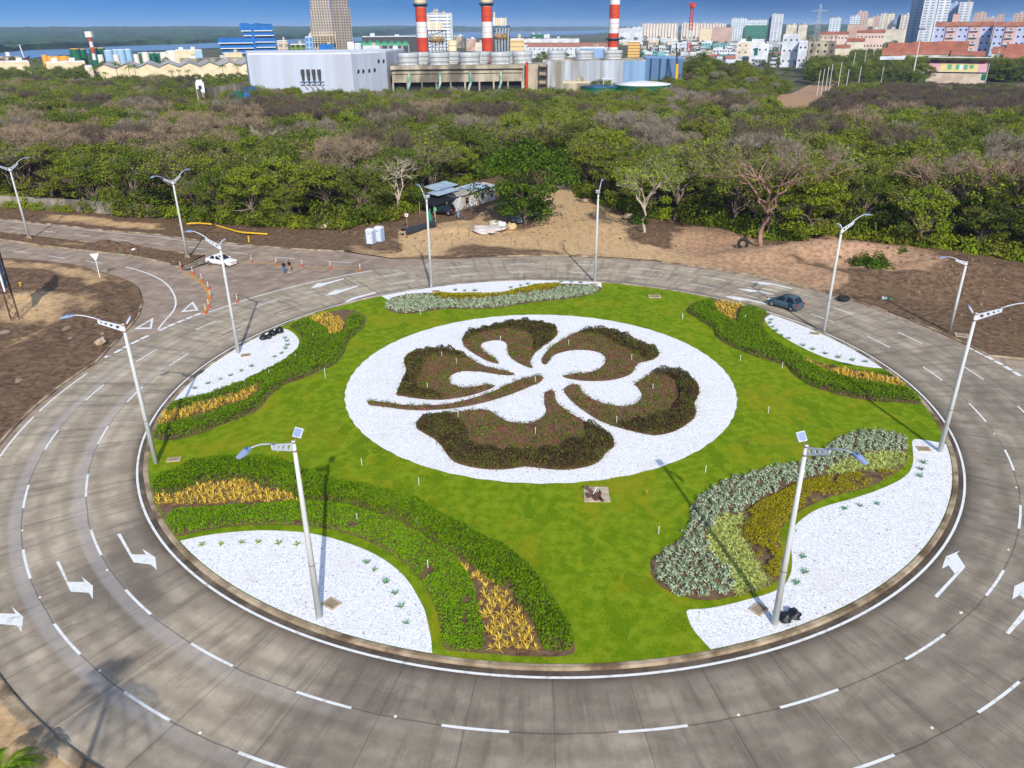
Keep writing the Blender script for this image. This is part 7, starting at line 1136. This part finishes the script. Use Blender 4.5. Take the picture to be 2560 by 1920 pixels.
# tank farm -----------------------------------------------------------------------------
for x0, x1, y0, D, m_, lab in ((170, 192, 122, 905, M_gtank, 'leftmost dark green tank with a yellow rim'), (191, 207, 123, 925, M_gtank, 'green tank behind the leftmost one'), (219, 237, 120, 905, M_gtank, 'tall green tank behind the striped mast'), (235, 255, 120, 915, M_gtank, 'green tank right of the striped mast'), (255, 274, 126, 890, M_btank, 'pale blue tank right of the green ones'), (276, 289, 124, 925, M_btank, 'pale blue tank, second of its row'), (287, 305, 124, 900, M_btank, 'pale blue tank, third of its row'), (305, 322, 123, 930, M_btank, 'pale blue tank, last of its row'), (236, 248, 137, 870, M_wtank, 'small white tank below the green ones'), (275, 288, 137, 870, M_wtank, 'small white tank below the pale blue ones'), (326, 338, 136, 890, M_wtank, 'small white tank in the middle of the farm'), (338, 348, 132, 925, M_gtank, 'small green tank in the middle of the farm'), (348, 364, 131, 895, M_wtank, 'cream white tank in mid farm'), (364, 380, 132, 905, M_gtank, 'dark green tank right of the cream one'), (379, 394, 132, 915, M_gtank, 'dark green tank left of the big white pair'), (394, 411, 131, 890, M_wtank, 'left one of the big white pair of tanks'), (411, 439, 127, 890, M_wtank, 'widest white tank at the right of the farm'), (95, 107, 138, 870, M_ytank, 'leftmost yellow tank of the row by the ship'), (108, 121, 141, 870, M_ytank, 'second yellow tank of the row by the ship'), (122, 138, 141, 870, M_ytank, 'third yellow tank of the row by the ship'), (139, 162, 141, 870, M_ytank, 'widest yellow tank of the row by the ship')): tank('storage_tank', lab, x0, x1, y0, D, m_, M_ytank if m_ is M_gtank and y0 < 125 else M_wroof if m_ is not M_ytank else m_, 'tanks of the river tank farm')
p = at(236, 880, 146); t = thing('striped_mast', 'red and white striped mast among the green tanks', 'mast', p); zs = [hz(y, 880, 230) for y in (150, 134, 118, 104, 93)]; [MB().tube([(0, 0, z0), (0, 0, z1)], 1.6, 8).build('section', m_, t) for z0, z1, m_ in zip(zs, zs[1:], (M_whtp, M_redp, M_whtp, M_redp))]; bbox('head', t, -3, 3, -2, 2, zs[-1] + .01, zs[-1] + 5, M_whtp)
D = 1010; p, a, W = frame(-22, 64, D); t = thing('cargo_ship', 'dark red cargo ship moored on the river at the left edge', 'ship', p, a); b = MB(); b.add([(0, 0, .4), (W * .9, 0, .4), (W, 5, 6), (W * .9, 10, .4), (0, 10, .4), (0, -1, 5), (W * .88, -1, 5), (W * 1.02, 5, 7.5), (W * .88, 11, 5), (0, 11, 5)], [(0, 1, 6, 5), (1, 2, 7, 6), (2, 3, 8, 7), (3, 4, 9, 8), (4, 0, 5, 9), (5, 6, 7, 8, 9)]); b.build('hull', mat('ship_red', W_(120, 44, 44), W_(90, 40, 46), .1), t); MB().tube([(W * .82, 5, 5), (W * .78, 5, 18)], .6, 6).build('mast', M_whtp, t); bbox('hatch', t, W * .1, W * .7, 2, 8, 5.01, 7, M_stain); bbox('bridge', t, W * .3, W * .42, 2, 8, 7.01, 11, M_wallw)
# gabled sheds
D = 560; p, a, W = frame(217, 640, D); t = thing('gabled_warehouses', 'row of joined cream warehouses with low gables behind the palms', 'warehouse', p, a); n = 8; z0 = hz(168, D, 400); z1 = hz(157, D, 400)
for i in range(n): x0, x1 = W * i / n, W * (i + 1) / n; b = MB(); b.add([(x0, 0, 0), (x1, 0, 0), (x1, 0, z0), ((x0 + x1) / 2, 0, z1), (x0, 0, z0)], [(0, 1, 2, 3, 4)]); b.build('gable_wall', M_beige, t); b = MB(); b.add([(x0, -.8, z0), ((x0 + x1) / 2, -.8, z1), (x1, -.8, z0), (x0, 60, z0), ((x0 + x1) / 2, 60, z1), (x1, 60, z0)], [(0, 1, 4, 3), (1, 2, 5, 4)]); b.build('roof', mat('shed_roof', S(150, 140, 132), S(190, 186, 182), .08), t)
bbox('end_wall', t, -.2, 0, 0, 60, 0, z0 - .1, M_beige)
for x0, x1, y0, D, m_, rf, lab in ((-20, 58, 155, 700, M_beige, M_wroof, 'pale shed roof at the left edge behind the wood'), (100, 200, 156, 720, M_beige, M_wroof, 'long low cream shed left of the gabled row'), (196, 216, 168, 540, M_wallc, M_wroof, 'little cream house left of the gabled row'), (432, 500, 126, 860, M_beige, M_wroof, 'cream shed right of the widest white tank'), (482, 500, 126, 720, M_btank, M_beige, 'round topped blue box right of the tank farm'), (555, 600, 134, 700, M_beige, M_beige, 'low tan sheds below the blue building'), (440, 610, 148, 640, M_stain, M_stain, 'long grey stacked material behind the gabled row')): block('low_shed', lab, x0, x1, y0, D, 18, m_, rf, 'shed')
# town ---------------------------------------------------------------------------------------
M_fw = facade('flat_white', W_(232, 224, 212), W_(150, 136, 128), 6, 3.2, .42, .55); M_fs = facade('flat_stripe', W_(236, 230, 218), W_(168, 128, 112), 7, 60, .3, .96); M_fb = facade('flat_blue', W_(226, 234, 240), W_(120, 140, 160), 5, 3.2, .5, .5); M_fg = facade('green_netting', W_(70, 140, 110), W_(40, 96, 76), 4, 3.2, .7, .5); M_ft = facade('tall_balcony', W_(226, 230, 236), W_(132, 142, 162), 7, 3.1, .6, .45); M_fbl = facade('tall_blue', W_(150, 176, 206), W_(206, 214, 222), 8, 3.1, .5, .35); M_fpk = facade('flat_pink', W_(216, 184, 170), W_(150, 122, 114), 5, 3.2, .45, .5); M_brick = mat('orange_brick', W_(206, 174, 158), W_(190, 158, 142), .05); M_fdk = facade('dark_flats', W_(110, 116, 126), W_(60, 66, 78), 5, 3.2, .5, .5)
for x0, x1, y0, D, m_, dp, lab in ((1604, 1693, 59, 2000, M_fs, 40, 'wide cream apartment slab with vertical stripes beyond the right chimney'), (1702, 1744, 58, 2000, M_fs, 40, 'cream apartment slab behind the red and white lattice mast'), (1744, 1812, 59, 2050, M_fs, 40, 'long pale apartment row right of the lattice mast'), (1748, 1778, 72, 1800, M_beige, 30, 'flat tan block before the pale apartment row'), (1778, 1829, 69, 1800, M_brick, 30, 'flat orange brick hall before the pale apartment row'), (1824, 1862, 46, 1900, M_fb, 30, 'white apartment block left of the green netted one'), (1862, 1913, 50, 1920, M_fb, 30, 'white apartment block above the green netting'), (1860, 1914, 64, 1890, M_fg, 20, 'lower block wrapped in green netting'), (1916, 1924, 43, 1800, M_fdk, 25, 'dark left side of the lone white tower'), (1923, 1951, 36, 1790, M_ft, 25, 'lone white tower left of the steel pylon'), (2067, 2096, 46, 1500, M_fb, 20, 'white stepped block right of the steel pylon'), (2117, 2142, 40, 1700, M_fb, 20, 'bluish white block before the reddish tower'), (2134, 2160, 30, 1750, M_fpk, 20, 'reddish grey tower behind the bluish white block'), (2160, 2176, 46, 1650, M_wallc, 20, 'small cream block between the reddish towers'), (2172, 2190, 41, 1700, M_fpk, 20, 'narrow reddish block left of the cream twins'), (2191, 2206, 34, 1600, M_fw, 25, 'left half of the cream twin block'), (2204, 2226, 35, 1620, M_fw, 25, 'right half of the cream twin block'), (2234, 2243, 37, 1600, M_fdk, 25, 'dark narrow block left of the white one'), (2242, 2266, 37, 1580, M_fw, 25, 'white block just left of the tall towers'), (2262, 2298, -30, 1250, M_fbl, 25, 'tall blue grey tower, left of the tall group'), (2292, 2326, -40, 1210, M_ft, 25, 'tall white tower in the middle of the group'), (2328, 2357, -36, 1230, M_ft, 25, 'tall white tower, right of the middle'), (2350, 2382, 8, 1350, M_fbl, 25, 'shorter blue tower of the tall group'), (2380, 2414, 6, 1330, M_ft, 25, 'shorter white tower at the right of the tall group'), (2422, 2452, 32, 1500, M_fpk, 20, 'cream and pink tower behind the pink flats'), (2452, 2478, 44, 1700, M_fpk, 20, 'low reddish roofs behind the pink flats'), (2480, 2496, 37, 1600, M_fpk, 20, 'small orange tower behind the pink flats'), (2520, 2548, 34, 1400, M_fpk, 20, 'reddish block at the right edge'), (2540, 2580, 27, 1500, M_fdk, 20, 'dark block cut by the right edge'), (2114, 2164, 62, 1250, M_brick, 20, 'low orange block with a turquoise front'), (2168, 2262, 74, 1200, M_wallc, 20, 'long low cream row below the tall towers'), (1962, 1988, 62, 1800, M_wallc, 20, 'small yellow cream block left of the pylon'), (1992, 2014, 62, 1900, M_wallc, 20, 'small tan block behind the pylon'), (1547, 1580, 71, 1900, M_wallw, 40, 'white shed right of the right chimney'), (1578, 1606, 68, 1950, M_wallw, 40, 'taller white shed right of the right chimney'), (1311, 1448, 97, 1250, M_wallw, 30, 'long white shed right of the middle chimney'), (1326, 1358, 86, 1700, M_gtank, 20, 'small green shed by the river'), (1360, 1374, 86, 1700, M_wallw, 20, 'tiny white shed by the river')): block('apartment_block', lab, x0, x1, y0, D, dp, m_, M_stain)  # the lone white tower's dark left side is its own darker block
# terraces with red roofs
for r_, (D, y0) in enumerate(((1000, 111), (900, 117))):
    for i in range(9):
        x0 = 1312 + i * 23 + r_ * 8; t, W, H_ = block('terraced_house', 'white terraced house with a red roof in the ' + ('rear' if r_ == 0 else 'front') + ' row right of the middle chimney', x0, x0 + 22, y0, D + i * 4, 9, M_wallw, M_roofr, 'house', 'red roofed terraces', 2, 2, flatroof=False)
hr = random.Random(21); HW = [M_wallw, M_wallw, M_wallw, M_wallc, mat('grey_house', W_(176, 180, 188), rough=.9), mat('teal_house', W_(120, 180, 186), rough=.9)]; wmh = MB().box((0, 0, 0), (1.4, .2, 1.4)).mesh('window', M_win)
for D, n, x0, x1 in ((1500, 15, 1555, 2000), (1250, 15, 1600, 2000), (1050, 15, 1610, 1960), (900, 14, 1610, 1960), (780, 13, 1620, 1960), (690, 9, 1660, 1960), (610, 6, 1690, 1840)):
    for i in range(n):
        x = x0 + (x1 - x0) * (i + hr.uniform(-.3, .3)) / n; wp = hr.uniform(.5, 1.0) * (x1 - x0) / n; p, a, W = frame(x, x + wp, D + hr.uniform(-40, 40)); H_ = hr.choice((3.2, 3.5, 6, 6.2, 6.5, 8.5)); fl = hr.random() < .55; m_ = hr.choice(HW); t = thing('town_house', 'low pale house in the town ' + ('far out near the striped flats' if D > 1200 else 'between the lattice mast and the concrete shell' if D > 700 else 'just behind the scrub hill'), 'house', p, a + hr.uniform(-.25, .25), 'pale houses of the town'); bbox('wall', t, 0, W, 0, 9, -.3, H_, m_); b = MB()
        if fl: bbox('roof', t, .2, W - .2, .2, 8.8, H_ + .003, H_ + .5, M_wroof if hr.random() < .7 else M_stain)
        else: gable(b, 0, W, 0, 9, H_ + .01, H_ + 1.8, 'x'); b.build('roof', hr.choice((M_wroof, M_wroof, M_stain, M_roofr)), t)
        if D < 1300:
            for k in range(3):
                for fz in ([1.7] if H_ < 4 else [1.7, 4.8]): link('window', wmh, t, (W * (k + .5) / 3, -.02, fz))
t, W, H_ = block('white_house', 'tall white house with small windows left of the concrete shell', 1957, 2000, 88, 690, 14, M_wallw, M_wroof, 'house', None, 3, 3); t, W, H_ = block('white_house', 'lower white wing right of the tall white house', 1999, 2022, 104, 680, 12, M_wallw, M_wroof, 'house', None, 2, 2); t, W, H_ = block('cream_house', 'cream three storey house left of the tall white house', 1844, 1905, 106, 760, 12, M_wallc, M_wroof, 'house', None, 4, 3); t, W, H_ = block('blue_white_house', 'pale blue white house with a green panel below the cream one', 1880, 1925, 112, 700, 12, HW[0], M_wroof, 'house', None, 3, 2); bbox('green_panel', t, W * .2, W * .4, -.12, 0, H_ * .5, H_ * .85, M_gtank)
# concrete shell
D = 610; p, a, W = frame(2024, 2092, D); t = thing('concrete_shell', 'unfinished grey concrete house with an open top storey', 'building', p, a); H_ = hz(103, D, 2060); H2 = hz(91, D, 2060); bbox('wall', t, 0, W, 0, 14, 0, H_, M_stain); bbox('roof', t, -.5, W + .5, -.5, 14.5, H2, H2 + .4, M_stain); [MB().box((x, y, (H_ + H2) / 2), (.5, .5, H2 - H_ - .01)).build('pillar', M_stain, t) for x in np.linspace(.5, W - .5, 6) for y in (.4, 13.6)]
for i in range(4): MB().box((W * (i + .5) / 4, -.02, H_ - 2.4), (1.4, .2, 1.5)).build('window', M_dkw, t); MB().box((W * (i + .5) / 4, -.02, H_ - 6.4), (1.4, .2, 1.5)).build('window', M_dkw, t)
for x0, x1, y0, D, lab, n in ((2049, 2119, 86, 900, 'orange brick flats with a long red roof behind the concrete shell', 8), (2140, 2166, 82, 880, 'narrow orange flats right of the long red roof', 3), (2160, 2209, 82, 850, 'orange pink flats with a steep red roof', 6), (2118, 2162, 104, 760, 'low white house with a dark red roof', 4), (2092, 2128, 120, 640, 'small cream house with a red hipped roof beside the concrete shell', 3)): block('red_roofed_flats', lab, x0, x1, y0, D, 12, M_wallc if D < 800 else mat('orange_wall', W_(232, 206, 192), W_(218, 190, 174), .1), M_roofr, 'building', None, n, 3 if D > 800 else 1, flatroof=False)
def pinkflats(label, x0, x1, D):
    p, a, W = frame(x0, x1, D); t = thing('pink_flats', label, 'apartment block', p, a, 'pink and lilac flats'); H_ = hz(66, D, (x0 + x1) / 2); n = 5; wm = MB().box((0, 0, 0), (1.3, .14, 1.3)).mesh('window', M_win); bm = MB().box((0, -.7, 0), (W / 5 * .62, 1.4, .25)).box((0, -1.35, .5), (W / 5 * .62, .1, .9)).mesh('balcony', M_wallw); M_lil = M_LIL
    for i in range(n):
        xa, xb = W * i / n, W * (i + 1) / n; pk = i % 2 == 1; bbox('wall', t, xa, xb, -.8 if pk else 0, 14, 0, H_, M_pink if pk else M_lil)
        for r in range(6):
            z = H_ * (r + .5) / 6
            if pk: link('balcony', bm, t, ((xa + xb) / 2, -.85, z - .9)); link('window', wm, t, ((xa + xb) / 2, -.85, z + .2))
            else: [link('window', wm, t, (xa + (xb - xa) * k, -.03, z)) for k in (.25, .75)]
        if pk: b = MB(); gable(b, xa, xb, -1, 7, H_ + .01, H_ + 3.4, 'y'); b.build('gable_roof', M_roofr, t)
    b = MB(); gable(b, 0, W, 0, 14, H_ + .005, H_ + 3.2); b.build('roof', M_roofr, t)
M_LIL = mat('lilac_wall', W_(200, 206, 236), W_(186, 192, 224), .1, .85)
pinkflats('left pink and lilac apartment block with gables over the red roofs', 2332, 2476, 740); pinkflats('right pink and lilac apartment block cut by the frame edge', 2480, 2622, 730); block('stair_tower_house', 'pink lift tower rising over the left pink flats', 2370, 2386, 36, 760, 5, M_pink, M_roofr)
for i, (x0, x1, y0, D) in enumerate(((2212, 2262, 128, 600), (2258, 2306, 124, 620), (2300, 2352, 123, 630), (2346, 2392, 123, 630), (2386, 2422, 125, 625), (2224, 2290, 121, 680), (2286, 2350, 118, 690), (2346, 2424, 117, 690), (2488, 2530, 121, 640), (2522, 2580, 120, 640), (2420, 2470, 136, 590), (2520, 2590, 134, 590))): block('red_roofed_house', 'broad red tiled roof of a low house between the grandstand and the pink flats', x0, x1, y0 + 13, D, 17, M_wallc, M_roofr, 'house', 'red tiled roofs by the grandstand', flatroof=False, rise=.42)
# lattice masts
def lattice(name, label, x, ybase, ytop, D, w0_, w1_, mats, arms=(), n=10):
    p = at(x, D, ybase); t = thing(name, label, 'mast', p); H_ = hz(ytop, D, x); k = len(mats)
    for s in range(k):
        b = MB()
        for i in range(s * n // k, (s + 1) * n // k):
            z0, z1 = H_ * i / n, H_ * (i + 1) / n; a0, a1 = w0_ + (w1_ - w0_) * i / n, w0_ + (w1_ - w0_) * (i + 1) / n; c0 = [(sx_ * a0, sy_ * a0, z0) for sx_, sy_ in ((-1, -1), (1, -1), (1, 1), (-1, 1))]; c1 = [(sx_ * a1, sy_ * a1, z1) for sx_, sy_ in ((-1, -1), (1, -1), (1, 1), (-1, 1))]
            for j in range(4): b.tube([c0[j], c1[j]], .13, 4, cap=False); b.tube([c0[j], c1[(j + 1) % 4]], .08, 3, cap=False); b.tube([c0[(j + 1) % 4], c1[j]], .08, 3, cap=False)
        b.build('section', mats[s], t)
    for z, l in arms: b = MB(); b.tube([(-l, 0, H_ * z), (0, 0, H_ * z + 1.2), (l, 0, H_ * z)], .2, 4); b.tube([(-l, 0, H_ * z), (l, 0, H_ * z)], .15, 4); b.build('cross_arm', mats[0], t)
    return t, H_
t, H_ = lattice('lattice_mast', 'slim red and white lattice mast with an antenna drum', 1720, 150, 22, 480, 1.2, .7, (M_whtp, M_redp, M_whtp, M_redp, M_whtp, M_redp, M_redp), n=21); b = MB(); b.lathe([(1.0, H_), (1.3, H_ + 1), (1.3, H_ + 2.4)], n=12); [b.box((1.4 * math.cos(q), 1.4 * math.sin(q), H_ + 1.8), (.5, .5, 2.2)) for q in np.linspace(0, 5.3, 6)]; b.build('antenna_drum', M_redp, t)
lattice('power_pylon', 'grey steel power pylon with two cross arms against the sky', 2040, 95, 10, 1000, 3.4, .7, (M_fan,), ((.86, 10), (.6, 11)), 10)
# grandstand and sports ground --------------------------------------------------------------------
D = 512; p, a, W = frame(2334, 2486, D); t = thing('grandstand', 'small grandstand with coloured seat rows under a thin slanted roof', 'grandstand', p, a); zy = lambda y: hz(y, D, 2410); bbox('wall', t, 0, W, 0, 2, 0, zy(184), mat('faded_wall', W_(222, 204, 184), W_(196, 172, 152), .2)); ze0, ze1 = zy(181), zy(158); M_seat = [mat('seat_pink', W_(224, 178, 188), rough=.7), mat('seat_yellow', W_(230, 214, 150), rough=.7), mat('seat_green', W_(112, 178, 140), rough=.7), mat('seat_magenta', W_(190, 90, 130), rough=.7), mat('seat_white', W_(232, 232, 228), rough=.7)]; n = 8
for r in range(n):
    y0, z = 2.2 + r * 1.1, ze0 + (ze1 - ze0) * (r + 1) / n; row = [(0, .2, 0), (.2, .33, 1), (.33, .4, 2 if r in (2, 3, 4, 5) else 1), (.4, .47, 1), (.47, .53, 2 if r in (2, 3, 4, 5) else 1), (.53, .6, 4 if r in (2, 3, 4, 5) else 1), (.6, .67, 2 if r in (2, 3, 4, 5) else 1), (.67, .7, 1), (.7, .77, 2 if r in (3, 4, 5) else 1), (.77, .85, 1), (.85, 1, 0)]
    if r == n - 1: row = [(0, 1, 3)]
    for x0, x1, k in row: bbox('seat_row', t, W * x0, W * x1 - .02, y0, y0 + 1.08, z - .5, z, M_seat[k])
for s in (0, W): b = MB(); b.add([(s, 0, 0), (s, 12, 0), (s, 12, zy(150)), (s, 3, zy(180))], [(0, 1, 2, 3)]); b.build('side_wall', M_stain, t)
bbox('rear_wall', t, 0, W, 11.2, 11.6, 0, zy(152), M_stain); b = MB(); b.add([(-1, 5, zy(143)), (W + 1, 5, zy(143)), (W + 1, 12.5, zy(148)), (-1, 12.5, zy(148)), (-1, 5, zy(145)), (W + 1, 5, zy(145)), (W + 1, 12.5, zy(149.5)), (-1, 12.5, zy(149.5))], [(0, 1, 2, 3), (7, 6, 5, 4), (0, 4, 5, 1), (1, 5, 6, 2), (2, 6, 7, 3), (3, 7, 4, 0)]); b.build('roof', M_wroof, t)
for x in (.1, .4, .65, .9): b = MB(); b.add([(W * x, 11, zy(166)), (W * x, 11, zy(149.7)), (W * x, 6, zy(145.4))], [(0, 1, 2)]); b.add([(W * x + .4, 11, zy(166)), (W * x + .4, 11, zy(149.7)), (W * x + .4, 6, zy(145.4))], [(0, 2, 1)]); b.build('roof_rib', M_stain, t)
MB().tube([(0, -.1, zy(180)), (W, -.1, zy(180))], .08, 4).build('railing', M_wroof, t); MB().box((W * .97, -.05, zy(192)), (2.2, .2, 3)).build('door', M_gtank, t)
p, a, W = frame(2208, 2270, 500); t = thing('shelter', 'white flat roofed shelter on splayed legs left of the grandstand', 'shelter', p, a); z = hz(148, 500, 2240); b = MB(); b.add([(0, 0, z), (W, 0, z + .3), (W, 8, z + 1.4), (0, 8, z + 1.1), (0, 0, z - .4), (W, 0, z - .1), (W, 8, z + 1.0), (0, 8, z + .7)], [(0, 1, 2, 3), (7, 6, 5, 4), (0, 4, 5, 1), (1, 5, 6, 2), (2, 6, 7, 3), (3, 7, 4, 0)]); b.build('roof', M_wroof, t); [MB().tube([(W * .42, 4, 0), (W * k, 4, z + .4)], .2, 5).build('leg', M_wroof, t) for k in (.3, .45, .6)]; bbox('platform', t, W * .3, W * 1.2, 1, 7, 0, hz(176, 500, 2250), M_stain); b = MB(); b.tube([(W * .3, .9, hz(170, 500, 2240)), (W * 1.9, .9, hz(182, 500, 2300))], .12, 4); [b.tube([(W * k, .9, 0), (W * k, .9, hz(176, 500, 2240))], .1, 4) for k in np.linspace(.3, 1.9, 9)]; b.build('railing', M_btank, t)
for i, (x, y0, D) in enumerate(((2063, 178, 405), (2073, 174, 410), (2083, 168, 415), (2092, 162, 420), (2114, 157, 405), (2135, 175, 395), (2165, 167, 430), (2222, 168, 470), (2277, 165, 485), (2144, 132, 520), (2171, 121, 560), (2190, 117, 620), (2215, 90, 760), (2235, 86, 800), (2505, 122, 560), (2488, 160, 500))): p = at(x, D); H_ = hz(y0, D, x); t = thing('light_post', 'plain pale post ' + ('beside the dirt track' if x < 2170 and D < 440 else 'around the sports ground' if D < 505 else 'among the trees below the tall towers'), 'post', p, 0, 'pale posts by the dirt track and sports ground'); MB().tube([(0, 0, 0), (0, 0, H_)], [.22, .14], 6).build('shaft', M_pole, t); MB().box((0, 0, H_ + .1), (.4, .4, .2)).build('cap', M_fan, t)
p = at(2284, 485, 179); t = thing('floodlight_mast', 'tall thin floodlight mast between the shelter and the grandstand', 'mast', p); H_ = hz(72, 485, 2295); MB().tube([(0, 0, 0), (0, 0, H_)], [.45, .2], 8).build('shaft', M_pole, t); b = MB(); [b.box((k, 0, H_), (.7, .4, .7)) for k in (-1.2, 0, 1.2)]; b.box((0, 0, H_ - .6), (3.2, .2, .2)); b.build('lamp_bank', M_dk, t)
for x, D, s in ((218, 520, .95), (244, 500, .8), (275, 505, 1.15), (305, 510, 1.0), (322, 505, 1.05), (414, 500, .8), (433, 505, .8), (455, 500, .8), (544, 510, .95), (584, 505, 1.0)): palm(at(x, D), PF, x, 'coconut palm in front of the cream gabled warehouses', s * 1.15, 'coconut palms by the gabled warehouses')
for x, D, s in ((917, 328, .7), (935, 326, .65), (953, 330, .75), (965, 332, .6)): palm(at(x, D), PF, x, 'small palm at the right corner of the grey warehouse', s, 'palms by the grey warehouse')
# trees scattered through the town and works
tr_ = random.Random(33); tp2 = []
def grove(n, x0, x1, D0, D1, s0, s1, ks=(0, 1, 2, 3, 4)):
    for i in range(n): x = tr_.uniform(x0, x1); D = D0 * (D1 / D0) ** tr_.random(); p = at(x, D); tp2.append((p.x, p.y, 0, tr_.uniform(s0, s1), tr_.choice(ks)))
grove(200, -100, 640, 440, 520, .45, .75); grove(60, -60, 215, 520, 640, .75, 1.05); grove(50, -60, 640, 640, 980, .6, .9); grove(40, 440, 960, 560, 900, .5, .8); grove(60, 900, 1300, 500, 900, .5, .8); grove(90, 1300, 1560, 470, 1200, .5, .8); grove(230, 1550, 2000, 480, 1750, .35, .6); grove(420, 2030, 2340, 470, 1200, .7, 1.15); grove(160, 2330, 2620, 540, 720, .6, .9); grove(150, 2195, 2620, 535, 600, .85, 1.2); grove(60, 2040, 2220, 560, 800, .9, 1.2); grove(200, 1500, 2620, 1700, 3400, .8, 1.1); grove(40, 1720, 1900, 460, 560, .5, .7)
for i in range(90):
    hx, hy = hp.x + tr_.gauss(-4, 24), hp.y + tr_.gauss(0, 24)
    if proj((hx, hy, 10))[0] < 1950: tp2.append((hx, hy, float(hill_h(np.array([hx]), np.array([hy]))[0]) - .5, tr_.uniform(.6, .95), tr_.choice((0, 1, 2, 4, 5))))
scatter_trees('town_trees', tp2, 'loose green trees scattered between the works, the town and the sports ground')
# ================================================================== HAZE
hb = MB().box((0, 7000, 46), (29800, 16400, 95)); hm = bpy.data.materials.new('haze_air'); hm.use_nodes = True; hm.node_tree.nodes.clear(); ho = nd(hm.node_tree, 'ShaderNodeOutputMaterial'); pv = nd(hm.node_tree, 'ShaderNodeVolumePrincipled'); pv.inputs['Color'].default_value = (.55, .74, 1, 1); pv.inputs['Density'].default_value = HAZE_D if 'HAZE_D' in globals() else 1e-4; hm.node_tree.links.new(pv.outputs[0], ho.inputs['Volume']); h_ = hb.build('haze', hm); h_['kind'] = 'stuff'
